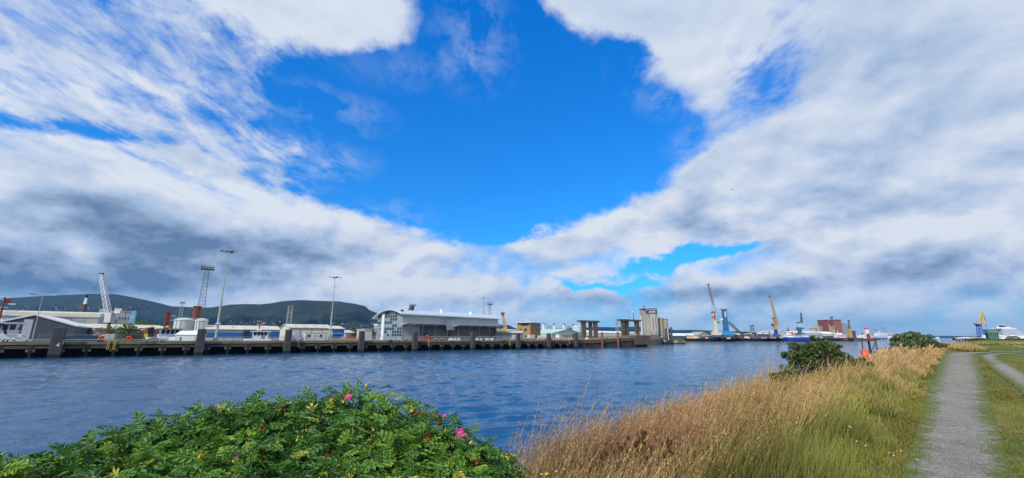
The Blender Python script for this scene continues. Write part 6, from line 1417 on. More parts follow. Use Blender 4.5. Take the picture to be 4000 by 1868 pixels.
# ================================================================== RIGHT: timber beacon, point with pavilion, cruise ship
Yb = 180.0
x, y = GY(3391, Yb); t_ = thing('timber_beacon', 'dark timber beacon tower standing in the water beyond the bush', 'beacon', (x, y, 0), .2)
zt_ = Zv(1325, Yb); w = 17*Yb/1725*.95
for (a, b) in ((-1,-1),(1,-1),(-1,1),(1,1)):
    mb = MB(); mb.bar((a*w*1.05,b*w*1.05,-1.5), (a*w*.9,b*w*.9,zt_-.4), .22, 6, .2); mb.build('leg', M['wood'], t_)
mb = MB(); mb.box(-w*1.1,w*1.1,-w*1.1,w*1.1,zt_-.75,zt_-.4); mb.build('platform', M['wood'], t_)
mb = MB(); mb.bar((-w,-w*1.05,.7), (w*.9,-w,zt_-1), .16, 5); mb.bar((-w*1.05,-w,.5), (w*1.05,-w,.5), .22, 5); mb.build('brace', M['wood'], t_)
mb = MB()
for a in (-1, -.33, .33, 1): mb.bar((a*w,-w*1.05,zt_-.4), (a*w,-w*1.05,zt_+.7), .05, 4)
mb.bar((-w,-w*1.05,zt_+.7), (w,-w*1.05,zt_+.7), .05, 4); mb.bar((-w,-w*1.05,zt_+.2), (w,-w*1.05,zt_+.2), .04, 4); mb.build('handrail', M['wood'], t_)
mb = MB()
for a in (.2,.62): mb.bar((a*w,-w*1.1,-.5), (a*w,-w*1.1,zt_+.4), .04, 4)
for k in range(14): mb.bar((.2*w,-w*1.1,k*.35), (.62*w,-w*1.1,k*.35), .03, 4)
mb.build('access_ladder', M['wood'], t_)
mb = MB(); mb.tbox(-w*.75,-w*.8,zt_-.4,zt_+2.2,.9,.9,.7,.7); mb.build('lantern', mat('dull_red_lantern', '#a63a3a', .5), t_)
# far right point
PZ = 4.4
t_ = thing('jetty', 'thin rust brown jetty reaching left from the point', 'jetty', (*GY(3735, 700), 0), 0); W_ = 62*700/1725
mb = MB(); mb.box(0, W_, 0, 6, 3.0, 4.6); mb.build('deck', M['rust'], t_); mb = MB(); mb.box(-1, 3, -.5, 6, 2.6, 5.4); mb.build('end_block', M['dark'], t_)
for k in range(6): mb = MB(); mb.box(k*4.5+1, k*4.5+1.8, 1, 2, -1.5, 3); mb.build('pile', M['weed'], t_)
def rs_(lb, u1, u2, Y, vt, vr, wm_, rm_, **k): return shed(lb, u1, Y, u2, Y, k.pop('dep', 15), Zv(vt, Y), Zv(vr, Y), wm_, rm_, base=PZ, over=.5, **k)
rs_('low rust brown shed left of the blue and yellow crane', 3762, 3800, 720, 1315, 1314, M['rust'], M['rust'], ridge='flat')
rs_('long low white canvas structure before the tall crane', 3772, 3838, 640, 1321, 1318, M['white'], M['tent'], ridge='arch', rt=.3)
for (u, r_, lb) in ((3848,5.2,'white round tank left of the pavilion, left one'),(3858,4.6,'white round tank touching the pavilion')):
    x, y = GY(u, 560); t_ = thing('storage_tank', lb, 'tank', (x, y, PZ), 0); z_ = Zv(1309.5, 560)-PZ; mb = MB(); mb.cyl(0,0,0,z_,r_*.62,20); mb.build('shell', M['white'], t_); mb = MB(); mb.cyl(0,0,z_,z_+.2,r_*.64,20); mb.build('rim', M['lgrey'], t_)
Yp = 430; x, y = GY(3862, Yp); k_ = Yp/1725; t_ = thing('pavilion', 'green glazed pavilion with outward leaning walls on the point', 'pavilion', (x, y, PZ), math.radians(-12)); zt_ = Zv(1288, Yp)-PZ; wl = 34*k_
mb = MB(); mb.tbox(wl/2,2,zt_*.70,zt_,wl*.96,5,wl*1.04,6); mb.build('upper_panel', M['pavilion'], t_); mb = MB(); mb.box(-.3,wl+.4,-1.2,5.2,zt_,zt_+.25); mb.build('roof', M['pavilion'], t_)
for k in range(6):
    xx = wl*(.06+k*.175); mb = MB(); mb.tbox(xx,-.3,0,zt_*.7,.7,.6,.5,.5,.1*(k-2.5),-.2); mb.build('fin', M['pavilion'], t_)
mb = MB(); mb.tbox(wl/2,2,0,zt_*.7,wl*.82,4,wl*.9,4.2); mb.build('glazing', mat('green_dark_glass', '#243a3a', .1, .3, .3, spec=.9), t_); mb = MB(); mb.box(0,wl,-.9,5,0,.5); mb.build('plinth', M['concrete'], t_)
# blue and yellow shipyard crane
Yc = 900; x, y = GY(3834, Yc); t_ = thing('shipyard_crane', 'tall blue legged shipyard crane with a yellow luffing jib', 'crane', (x, y, PZ), 0); L = lambda u, v: Wp(u, v, Yc)-Vector((x, y, PZ))
mb = MB(); mb.lattice((0,0,0), (0,0,Zv(1275,Yc)-PZ), 8.5, 5, 7, .6, rb=.4); mb.build('portal_tower', M['blue2'], t_)
z0 = Zv(1275,Yc)-PZ; mb = MB(); mb.tbox(0,0,z0,z0+4,6,6,8,7); mb.build('slewing_ring', M['blue2'], t_); mb = MB(); mb.box(-8,0,-3,3,z0+4,z0+7); mb.build('machinery_house', M['ochre'], t_, bevel=.4)
a_ = L(3838,1266); b_ = L(3835,1223); c_ = L(3847,1252)
mb = MB(); mb.lattice(a_, b_, 4.4, 2.6, 7, .6, up=(0,1,0)); mb.build('jib', mat('jib_yellow', '#d8b257', .5, .08, .3), t_); mb = MB(); mb.bar(L(3826,1264), L(3833,1226), .8, 4); mb.bar(L(3826,1264), L(3822,1268), .8, 4); mb.build('back_stay', M['ochre'], t_); mb = MB(); mb.lattice(b_, c_, 3, 1, 6, .4, up=(0,1,0)); mb.build('fly_jib', M['lattice'], t_)
mb = MB(); mb.bar(c_, L(3851,1270), .12, 3); mb.box(L(3851,1270).x-.8, L(3851,1270).x+.8, -.5,.5, L(3851,1270).z-1.5, L(3851,1270).z); mb.build('hook', M['dgrey'], t_)
mb = MB(); mb.bar((-14,0,0), (-16,0,Zv(1304,Yc)-PZ), .8, 6); mb.build('side_post', M['lgrey'], t_)
# cruise ship
t_ = ship('large white cruise ship with a dark winged funnel behind the pavilion', 3905, 3976, 1250, M['white'], 1311, [], bow=False)
x0c = ap((3905+3976)/2)*1250; k_ = 1250/1725
for i in range(9):
    v1 = 1311-i*3.0; a = 3906+i*.3; b = 3975-i*.7-(6 if i > 6 else 0)
    X0 = ap(a)*1250-x0c; X1 = ap(b)*1250-x0c; mb = MB(); mb.box(X0, X1, -12+i*.3, 12, Zv(v1,1250), Zv(v1-1.9,1250)); mb.build('balcony_deck', M['white'], t_)
    mb = MB(); mb.box(X0+1, X1-1, -10.5+i*.3, 11, Zv(v1-1.9,1250), Zv(v1-3.0,1250)); mb.build('cabin_windows', M['glass'], t_)
mb = MB(); mb.box(ap(3890)*1250-x0c, ap(3966)*1250-x0c, -9, 9, Zv(1285,1250), Zv(1281.5,1250)); mb.build('sun_deck', M['white'], t_)
mb = MB(); mb.box(ap(3917)*1250-x0c, ap(3950)*1250-x0c, -6, 6, Zv(1281.5,1250), Zv(1278,1250)); mb.build('upper_deck', M['white'], t_)
mb = MB(); mb.tbox(ap(3927)*1250-x0c, 0, Zv(1279,1250), Zv(1270,1250), 11, 8, 8, 6, -2); mb.build('funnel', mat('dark_blue_funnel', '#26304a', .5), t_); mb = MB(); mb.box(ap(3920)*1250-x0c-1, ap(3931)*1250-x0c+1, -5, 5, Zv(1271,1250), Zv(1268.8,1250)); mb.build('funnel_wing', M['white'], t_)
mb = MB(); mb.tbox(ap(3908)*1250-x0c, 0, Zv(1285,1250), Zv(1275,1250), 6, 5, 1.5, 2); mb.build('forward_mast', M['white'], t_)
for i in range(7): mb = MB(); mb.box(ap(3908+i*9.3)*1250-x0c, ap(3913+i*9.3)*1250-x0c, -13.5, -12, Zv(1314.5,1250), Zv(1312.5,1250)); mb.build('lifeboat', M['white'], t_)
rs_('long low white arched tent in front of the cruise ship, left', 3912, 3960, 620, 1315, 1311, M['tent'], M['tent'], ridge='arch', name='tent', cat='tent')
rs_('long low white arched tent at the right edge', 3962, 4030, 640, 1313, 1310, M['tent'], M['tent'], ridge='arch', name='tent', cat='tent')
x, y = GY(3968, 520); t_ = thing('shelter', 'dark rounded grey shelter before the white tents', 'shelter', (x, y, PZ), 0); mb = MB(); k = [i/12 for i in range(13)]; mb.prism([(-7+14*i, 4.1*math.sin(math.pi*i)**.8) for i in k], 0, 6, 'y'); mb.build('vault', mat('mossy_shell', '#5f5f4c', .9, .25, .5), t_); mb = MB(); mb.prism([(-4+8*i, 2.3*math.sin(math.pi*i)**.8) for i in k], -.1, .05, 'y'); mb.build('opening', M['lgrey'], t_)
x, y = GY(3998, 640); t_ = thing('flag_pole', 'slim white pole at the right edge', 'pole', (x, y, PZ), 0); mb = MB(); mb.bar((0,0,0), (0,0,Zv(1296,640)-PZ), .3, 6); mb.build('pole', M['white'], t_); mb = MB(); mb.box(-.6,.6,-.6,.6,0,.5); mb.build('base', M['concrete'], t_)
# floating buoy and small boats
x, y = GY(3666, 190); t_ = thing('channel_buoy', 'small red channel buoy just beyond the green shrub', 'buoy', (x, y, 0), 0); mb = MB(); mb.lathe([(1.0,-.5),(1.3,.1),(1.0,.9),(.35,1.3),(.3,4.3),(.1,4.6)], 14); mb.build('body', mat('buoy_red', '#d8404a', .5), t_); mb = MB(); mb.cyl(0,0,4.4,5.0,.18,8); mb.build('lamp', M['white'], t_)
for (u, Y, lb) in ((3643, 330, 'small white motor boat beyond the green shrub'), (3732, 2200, 'distant sailing boat left of the rust brown jetty')):
    x, y = GY(u, Y); t_ = thing('boat', lb, 'boat', (x, y, 0), .3); k_ = 1 if Y < 1000 else 2.2
    st = [(-4,1.1),(-2,1.4),(2,1.1),(4.2,.1)]; vs = []; fs_ = []
    for (X_, h_) in st:
        for (yy, zz) in ((-h_,1.1),(-h_*.6,-.3),(h_*.6,-.3),(h_,1.1)): vs.append((X_*k_,yy*k_,zz*k_))
    for i in range(3):
        for k in range(3): fs_.append((i*4+k,i*4+k+1,(i+1)*4+k+1,(i+1)*4+k))
        fs_.append((i*4+3,i*4,(i+1)*4,(i+1)*4+3))
    fs_.append((0,1,2,3)); mb = MB(); mb.add(vs, fs_); mb.build('hull', M['white'], t_); mb = MB(); mb.tbox(0,0,1.1*k_,2.2*k_,2.6*k_,1.7*k_,2*k_,1.4*k_); mb.build('cabin', M['white'], t_)
    if Y > 1000: mb = MB(); mb.add([(0,0,2*k_),(0,0,10*k_),(-4*k_,.1,2*k_)], [(0,1,2)]); mb.bar((0,0,0), (0,0,10*k_), .2, 4); mb.build('sail', M['tent'], t_)
ship('distant small white ship on the horizon between shrub and point', 3657, 3668, 2400, M['white'], 1320, [('superstructure',3658,3666,1316.5,1320,M['white'],8)])
# aeroplane high in the cloud on the right
p = Wp(2862, 740, 2600); t_ = thing('aeroplane', 'tiny dark aeroplane in front of the right hand cloud', 'aeroplane', p, .2)
mb = MB(); mb.bar((-11,0,.6), (11,0,0), 1.1, 8, .9); mb.blob((11,0,0), (2.5,.9,.9)); mb.build('fuselage', M['dgrey'], t_)
for sg in (-1,1): mb = MB(); mb.add([(2,0,0),(-2,sg*14,.8),(-3.5,sg*14,.8),(-2,0,0),(2,0,.35),(-2,sg*14,1),(-3.5,sg*14,1),(-2,0,.35)], [(0,1,2,3),(4,7,6,5),(0,4,5,1),(1,5,6,2),(2,6,7,3)]); mb.build('wing', M['dgrey'], t_)
mb = MB(); mb.prism([(-11,0),(-7,0),(-10.5,4.5),(-12,4.5)], -.2, .2, 'y'); mb.build('tail_fin', M['dgrey'], t_)

# ================================================================== NEAR BANK: vegetation and small things
def at_ground(x, y, lift=0): return (x, y, float(gz(x, y))+lift)
# frustum test for scattered plants
def in_view(x, y, z, m_=.06):
    fy = y*CP+(z-EYE)*SP; a = x/np.maximum(fy, .05); b = ((z-EYE)*CP-y*SP)/np.maximum(fy, .05)
    return (fy > .2) & (np.abs(a) < CX/F+m_) & (b > -CY/F-.25)
def blades(name, n, s_rng, d_fun, hfun, wfun, matn, lean=(.28, .0), seed=0, levels=4, colfun=None, head=0.0, headw=1.0, parent=None, dens=None, xmin=None, spike=0):
    rs = np.random.RandomState(seed)
    s = s_rng[0]+(s_rng[1]-s_rng[0])*rs.rand(n); d = d_fun(s, rs.rand(n))
    x, y = bank_xy(s, d); z = bank_z(s, d); keep = in_view(x, y, z+.4)
    if dens is not None: keep &= rs.rand(n) < dens(s, d)
    if xmin is not None: keep &= x > xmin+rs.normal(0, .22, n)
    s, d, x, y, z = s[keep], d[keep], x[keep], y[keep], z[keep]; n = len(s)
    h = hfun(s, d, rs)*np.clip(rs.normal(1, .18, n), .5, 1.5); w = wfun(s, d)*rs.uniform(.7, 1.3, n)
    fac = rs.uniform(0, math.pi, n); fx, fy = np.cos(fac), np.sin(fac)
    lx = lean[0]*h*(.4+rs.rand(n))+rs.normal(0, .10, n)*h; ly = lean[1]*h+rs.normal(0, .12, n)*h
    ts = np.linspace(0, 1, levels); V = []; T = []
    for k, t_ in enumerate(ts):
        c = np.stack([x+lx*t_**1.8, y+ly*t_**1.8, z-.02+h*t_*(1-.12*t_)], -1)
        if head > 0 and t_ > .72: ww = w*headw*(1 if k < levels-1 else .25)
        else: ww = w*(1-.75*t_)
        if head > 0 and t_ <= .72: ww = w*.6
        o = np.stack([fx*ww, fy*ww, np.zeros(n)], -1); V += [c-o, c+o]; T += [np.full(n, t_)]*2
    V = np.stack(V, 1).reshape(-1, 3); T = np.stack(T, 1)
    q = (np.arange(n)*levels*2)[:, None]; F_ = np.concatenate([np.stack([q[:, 0]+2*k, q[:, 0]+2*k+1, q[:, 0]+2*k+3, q[:, 0]+2*k+2], -1) for k in range(levels-1)])
    vr = np.clip(rs.rand(n)*.75+.25+.5*fbm(s*.9, d*1.3, 37, 2)-.12, 0, 1)
    dry = colfun(s, d, rs) if colfun is not None else rs.rand(n)
    D_ = np.repeat(dry[:, None], levels*2, 1)
    if spike:
        # feathery panicles: short spikelets set round the upper quarter of each stalk
        ns = spike; ti = rs.uniform(.70, 1.0, (n, ns)); an = rs.uniform(0, 2*math.pi, (n, ns)); L_ = (.016+.0012*np.hypot(x, y))[:, None]*rs.uniform(.6, 1.3, (n, ns))*(1.35-ti)*1.6
        cx = x[:, None]+lx[:, None]*ti**1.8; cy = y[:, None]+ly[:, None]*ti**1.8; cz = z[:, None]-.02+h[:, None]*ti*(1-.12*ti)
        wd = (.0022+.00035*np.hypot(x, y))[:, None]; ca, sa = np.cos(an), np.sin(an)
        A = np.stack([cx-sa*wd, cy+ca*wd, cz], -1); B = np.stack([cx+sa*wd, cy-ca*wd, cz], -1); C = np.stack([cx+ca*L_*.7+L_*.35, cy+sa*L_*.7, cz+L_*1.1], -1)
        Vs = np.stack([A, B, C], 2).reshape(-1, 3); m3 = n*ns*3
        npmesh(name, Vs, np.arange(m3).reshape(-1, 3), matn, 'stuff', {'up': ('FLOAT', np.full(m3, 1.0)), 'dry': ('FLOAT', np.repeat(np.clip(dry+.2, 0, 1), ns*3)), 'vr': ('FLOAT', np.repeat(vr, ns*3))}, parent)
    return npmesh(name, V, F_, matn, 'stuff', {'up': ('FLOAT', T.ravel()), 'dry': ('FLOAT', D_.ravel()), 'vr': ('FLOAT', np.repeat(vr, levels*2))}, parent)
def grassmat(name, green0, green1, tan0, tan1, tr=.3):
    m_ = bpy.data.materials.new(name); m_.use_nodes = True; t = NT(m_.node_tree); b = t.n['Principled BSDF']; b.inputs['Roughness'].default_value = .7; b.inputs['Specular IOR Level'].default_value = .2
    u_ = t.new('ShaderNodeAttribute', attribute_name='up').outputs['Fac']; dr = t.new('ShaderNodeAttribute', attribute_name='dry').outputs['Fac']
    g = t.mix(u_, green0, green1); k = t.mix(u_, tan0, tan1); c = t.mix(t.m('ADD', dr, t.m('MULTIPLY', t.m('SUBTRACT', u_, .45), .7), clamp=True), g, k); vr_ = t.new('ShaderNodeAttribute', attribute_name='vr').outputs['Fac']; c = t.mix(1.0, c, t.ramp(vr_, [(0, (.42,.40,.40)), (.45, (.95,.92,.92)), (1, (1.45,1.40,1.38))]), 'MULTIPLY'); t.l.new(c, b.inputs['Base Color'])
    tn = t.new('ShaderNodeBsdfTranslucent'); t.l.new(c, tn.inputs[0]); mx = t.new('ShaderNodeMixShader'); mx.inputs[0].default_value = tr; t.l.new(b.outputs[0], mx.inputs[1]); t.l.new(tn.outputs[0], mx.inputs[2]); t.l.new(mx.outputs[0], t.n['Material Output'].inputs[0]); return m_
GM = grassmat('long_grass', H('#334a16'), H('#81923a'), H('#74683a'), H('#cdac78'))  # darker blade bases: thatch tone plus shade of the gaps put into the colour
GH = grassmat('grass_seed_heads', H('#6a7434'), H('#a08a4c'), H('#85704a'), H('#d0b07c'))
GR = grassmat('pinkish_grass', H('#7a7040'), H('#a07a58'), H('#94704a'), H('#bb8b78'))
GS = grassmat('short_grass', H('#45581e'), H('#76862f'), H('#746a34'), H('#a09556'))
inner = lambda s: .95+.12*np.sin(s*.7)+.1*np.sin(s*1.9+1)
def band(s, r): e = edge_d(s)+.8; return inner(s)+(e-inner(s))*r
def dryf(s, d, rs):
    k = .47+1.15*fbm(s*.3, d*.6, 2, 3)+.15*(d-1.6)+rs.normal(0, .16, len(s))+np.clip((s-14)/25, 0, .4); k -= .32*np.exp(-((d-1.2)/.4)**2)*np.exp(-((s-7.5)/4)**2); return np.clip(k, 0, 1)
def hlong(s, d, rs): e = np.clip((d-inner(s))/.75, 0, 1); return (.17+.38*e)*(1+.55*fbm(s*.8, d*.9, 6, 3))*rs.uniform(.7, 1.15, len(s))
def dn(s, d): return np.clip(.45+.9*fbm(s*.5, d*.9, 13, 3)+.35, .25, 1)
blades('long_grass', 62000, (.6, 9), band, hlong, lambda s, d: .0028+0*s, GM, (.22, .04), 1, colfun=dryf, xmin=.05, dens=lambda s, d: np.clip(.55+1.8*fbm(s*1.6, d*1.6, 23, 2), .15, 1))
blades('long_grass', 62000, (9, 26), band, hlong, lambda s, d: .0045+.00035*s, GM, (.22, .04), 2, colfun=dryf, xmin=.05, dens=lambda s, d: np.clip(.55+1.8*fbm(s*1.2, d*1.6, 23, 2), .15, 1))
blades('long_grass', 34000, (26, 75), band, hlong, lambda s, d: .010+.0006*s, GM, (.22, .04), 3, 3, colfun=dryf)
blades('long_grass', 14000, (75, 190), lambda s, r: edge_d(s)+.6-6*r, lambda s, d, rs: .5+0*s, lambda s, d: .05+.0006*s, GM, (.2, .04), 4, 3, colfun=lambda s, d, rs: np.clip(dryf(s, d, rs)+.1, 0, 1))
bandh = lambda s, r: band(s, .25+.75*r)
htall = lambda s, d, rs: hlong(s, d, rs)*1.35
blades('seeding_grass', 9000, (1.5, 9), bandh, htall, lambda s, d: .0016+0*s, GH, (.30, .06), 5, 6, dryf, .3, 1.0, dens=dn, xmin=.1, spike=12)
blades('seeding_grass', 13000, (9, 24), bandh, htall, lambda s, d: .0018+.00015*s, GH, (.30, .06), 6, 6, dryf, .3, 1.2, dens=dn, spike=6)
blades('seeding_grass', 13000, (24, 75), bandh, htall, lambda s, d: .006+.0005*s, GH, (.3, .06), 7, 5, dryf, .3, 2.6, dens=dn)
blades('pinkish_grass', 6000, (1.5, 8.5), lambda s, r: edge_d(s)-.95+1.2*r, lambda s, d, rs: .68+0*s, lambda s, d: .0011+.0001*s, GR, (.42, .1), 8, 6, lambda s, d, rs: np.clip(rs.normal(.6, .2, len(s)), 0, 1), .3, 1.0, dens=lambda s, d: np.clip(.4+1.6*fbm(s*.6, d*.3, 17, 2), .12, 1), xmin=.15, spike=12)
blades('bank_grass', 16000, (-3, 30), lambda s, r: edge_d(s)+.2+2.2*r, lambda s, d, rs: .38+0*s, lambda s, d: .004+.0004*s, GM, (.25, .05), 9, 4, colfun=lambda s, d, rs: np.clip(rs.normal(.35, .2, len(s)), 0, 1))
blades('field_grass', 26000, (88, 230), lambda s, r: -7-62*r, lambda s, d, rs: .38+0*s, lambda s, d: .05+.0005*s, GM, (.2, .04), 14, 3, colfun=lambda s, d, rs: np.clip(.75+.5*fbm(s*.06, d*.12, 29, 3), 0, 1), dens=lambda s, d: np.clip(2.4*fbm(s*.03, d*.09, 27, 3)+.35, 0, 1))
# verge beside the tracks, between them and the field to the right
def dverge(s, r): return -.1+1.45*r**.8
shorth = lambda s, d, rs: .055+.05*np.clip((d-.55)/.6, 0, 1)+0*s
def sdens(s, d):
    x, y = bank_xy(s, d); o = vnoise(x*2.3, y*2.3, 4)
    w1_ = .30+.018*s*.7; e1 = np.abs(d-.20)/w1_; e2 = np.abs(d+1.62)/.42; em_ = np.minimum(e1, e2); m1 = np.clip((em_-.72)*3+.9*(vnoise(x*3.1, y*3.1, 44)-.5)+.03, .02, 1)
    return m1*np.clip(.35+o, 0, 1)
sdry = lambda s, d, rs: np.clip(rs.normal(.38, .22, len(s))+.5*fbm(s*.5, d*.9, 19, 3), 0, 1)
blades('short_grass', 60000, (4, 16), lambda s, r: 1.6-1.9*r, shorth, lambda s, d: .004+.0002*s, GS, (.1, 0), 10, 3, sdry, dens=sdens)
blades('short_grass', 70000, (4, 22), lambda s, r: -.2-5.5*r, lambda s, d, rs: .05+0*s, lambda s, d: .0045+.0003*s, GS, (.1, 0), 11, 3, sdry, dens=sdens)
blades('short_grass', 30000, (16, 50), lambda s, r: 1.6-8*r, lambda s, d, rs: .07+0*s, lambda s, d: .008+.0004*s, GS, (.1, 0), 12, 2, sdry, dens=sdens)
# loose stones on the tracks
rs = np.random.RandomState(5); pts = []
for C_, hw in ((PATH_C, .5), (PATH_R, .45)):
    sp = spline(C_); sp = sp[(sp[:, 1] > 3) & (sp[:, 1] < 26)]; idx = rs.randint(0, len(sp), 5200); pts.append(sp[idx]+rs.normal(0, hw*.55, (5200, 2)))
pts = np.concatenate(pts); z = gz(pts[:, 0], pts[:, 1])+.022; kk = in_view(pts[:, 0], pts[:, 1], z); pts = pts[kk]; z = z[kk]; n = len(pts); r_ = rs.uniform(.005, .016, n)*(1+pts[:, 1]*.03)
oct_ = np.array([(1,0,0),(0,1,0),(-1,0,0),(0,-1,0),(0,0,.7),(0,0,-.4)]); V = (np.stack([pts[:, 0], pts[:, 1], z], -1)[:, None]+oct_[None]*r_[:, None, None]*rs.uniform(.7, 1.3, (n, 6, 1))).reshape(-1, 3)
tr_ = np.array([(0,1,4),(1,2,4),(2,3,4),(3,0,4),(1,0,5),(2,1,5),(3,2,5),(0,3,5)]); Fq = (np.arange(n)[:, None, None]*6+tr_[None]).reshape(-1, 3)
tag(npmesh('loose_gravel', V, Fq, mat('gravel_stone', '#8f8c86', .9, .4, 30), 'stuff'), 'loose grey stones scattered on the wheel tracks')
# riprap stones along the foot of the bank
rs = random.Random(9); mb = MB()
for k in range(420):
    s = rs.uniform(-3, 75)**1.0; d = float(edge_d(s))+rs.uniform(2.2, 8.5); x, y = bank_xy(s, d); z = float(bank_z(s, d)); r_ = rs.uniform(.25, .6); mb.blob((x, y, z), (r_, r_*rs.uniform(.6,1), r_*.6), 6, 4, .18)
tag(mb.build('bank_rocks', mat('bank_rock', '#5c5850', .9, .3, 1.5, dirt=('#33362a', .55)), None), kind='stuff')

# ---- rose bush
RB = thing('rose_bush', 'big green wild rose bush with magenta flowers, lower left', 'rose bush', (-1.6, 3.2, 4.3))
base = Vector(RB.location)
tops = [(1350,1515,3.6,.55),(1480,1525,3.7,.5),(1230,1560,3.5,.5),(1080,1560,3.4,.5),(960,1580,3.3,.45),(1560,1565,3.6,.45),(840,1585,3.25,.45),(700,1620,3.1,.45),(570,1650,3.0,.42),(450,1710,2.85,.38),(330,1730,2.7,.36),
 (190,1785,2.6,.34),(60,1815,2.45,.34),(-120,1830,2.4,.4),(1660,1600,3.5,.42),(1750,1645,3.45,.36),(1830,1690,3.4,.30),(1890,1740,3.35,.24),(1900,1820,3.3,.22),
 (1600,1750,2.9,.45),(1400,1680,2.95,.5),(1200,1700,2.8,.5),(1000,1720,2.7,.5),(800,1740,2.6,.45),(600,1780,2.5,.4),(420,1830,2.4,.35),(250,1870,2.3,.3),(1750,1800,2.9,.4),(1300,1850,2.4,.45),(1000,1880,2.3,.45),(700,1900,2.2,.4),(1550,1880,2.5,.4)]
rs = random.Random(77)
for k in range(34):
    u, v, Y, r_ = tops[rs.randrange(19)]; tops.append((u+rs.uniform(-70, 70), v+rs.uniform(-38, 30), Y+rs.uniform(-.25,.15), rs.uniform(.10,.17)))
bl = []
for (u, v, Y, r_) in tops:
    p = Wp(u*.985-12 if u > 1000 else u, v+26, Y); bl.append(((p.x-base.x, p.y-base.y, p.z-r_*.95-base.z), (r_*1.05, r_*.95, r_)))
RBM = bpy.data.materials.new('rose_leaf'); RBM.use_nodes = True; t = NT(RBM.node_tree); b = t.n['Principled BSDF']; b.inputs['Roughness'].default_value = .42; b.inputs['Specular IOR Level'].default_value = .45
at_ = t.new('ShaderNodeAttribute', attribute_name='tone'); oi = t.new('ShaderNodeObjectInfo')
tone = t.m('ADD', at_.outputs['Fac'], t.m('MULTIPLY', t.m('SUBTRACT', oi.outputs['Random'], .5), .35))
c = t.ramp(tone, [(0, (.02,.065,.014)), (.3, (.055,.165,.026)), (.65, (.15,.32,.04)), (.9, (.33,.48,.05)), (1, (.52,.48,.06))])
t.l.new(c, b.inputs['Base Color']); tn = t.new('ShaderNodeBsdfTranslucent'); t.l.new(t.mix(.5, c, (.2,.4,.03)), tn.inputs[0]); mx = t.new('ShaderNodeMixShader'); mx.inputs[0].default_value = .28
t.l.new(b.outputs[0], mx.inputs[1]); t.l.new(tn.outputs[0], mx.inputs[2]); t.l.new(mx.outputs[0], t.n['Material Output'].inputs[0])
# compound leaf: seven toothed leaflets on a stalk, folded along the midrib
def leaf_template():
    V = []; F_ = []
    def leaflet(o, ang, L):
        c, s = math.cos(ang), math.sin(ang); k = len(V)
        prof = [(0,0),(.22,.21),(.5,.30),(.78,.21),(1,0)]
        for (a, w) in prof: V.append((o[0]+L*a*c, o[1]+L*a*s, -.10*L*a*a))
        for sg in (1, -1):
            k2 = len(V)
            for (a, w) in prof[1:4]: V.append((o[0]+L*(a*c-sg*w*s), o[1]+L*(a*s+sg*w*c), .10*L-.10*L*a*a))
            F_.extend([(k,k+1,k2),(k+1,k+2,k2+1),(k+1,k2+1,k2),(k+2,k+3,k2+2),(k+2,k2+2,k2+1),(k+3,k+4,k2+2)])
    for i, x in enumerate((.030,.056,.082)):
        leaflet((x,.002,0), 1.05-.1*i, .034+.002*i); leaflet((x,-.002,0), -1.05+.1*i, .034+.002*i)
    leaflet((.098,0,0), 0, .042)
    k = len(V); V.extend([(0,-.001,0),(0,.001,0),(.1,.001,0),(.1,-.001,0)]); F_.extend([(k,k+1,k+2),(k,k+2,k+3)])
    return np.array(V, float), np.array(F_)
LV, LF = leaf_template()
def scatter_leaves(bl, n, seed, sc=1.0, fill=.3):
    rs = np.random.RandomState(seed); w = np.array([b[1][0]**2 for b in bl]); w /= w.sum(); idx = rs.choice(len(bl), n, p=w)
    c = np.array([b[0] for b in bl])[idx]; r = np.array([b[1] for b in bl])[idx]; d = rs.normal(size=(n, 3)); d[:, 2] = np.abs(d[:, 2])*.8-.15; d[:, 1] -= .25; d /= np.linalg.norm(d, axis=1)[:, None]
    k = np.where(rs.rand(n) < fill, rs.uniform(.6, .95, n), rs.uniform(.9, 1.12, n)); p = c+d*r*k[:, None]
    up = d*.7+rs.normal(size=(n, 3))*.38+np.array([0,-.05,.6]); up /= np.linalg.norm(up, axis=1)[:, None]
    f = d+rs.normal(size=(n, 3))*.7; f -= up*(f*up).sum(1)[:, None]; f /= np.linalg.norm(f, axis=1)[:, None]; g = np.cross(up, f)
    s = rs.uniform(.75, 1.2, n)*sc; Mx = np.stack([f, g, up], -1)*s[:, None, None]; tone = np.clip(rs.beta(2.3, 3.2, n)+.16*np.sin(idx*1.7)+.3*(rs.rand(n) < .05)+.25*fbm(p[:, 0]*2.2+9, p[:, 2]*3+p[:, 1]*2+9, 3, 2), 0, 1)
    return p, Mx, tone
p, Mx, tone = scatter_leaves(bl, 9000, 3, 1.06)
V = np.einsum('nij,vj->nvi', Mx, LV)+p[:, None]; nv = len(LV)
Fq = (np.arange(len(p))[:, None, None]*nv+LF[None]).reshape(-1, 3)
npmesh('foliage', V.reshape(-1, 3), Fq, RBM, 'stuff', {'tone': ('FLOAT', np.repeat(tone, nv))}, RB)
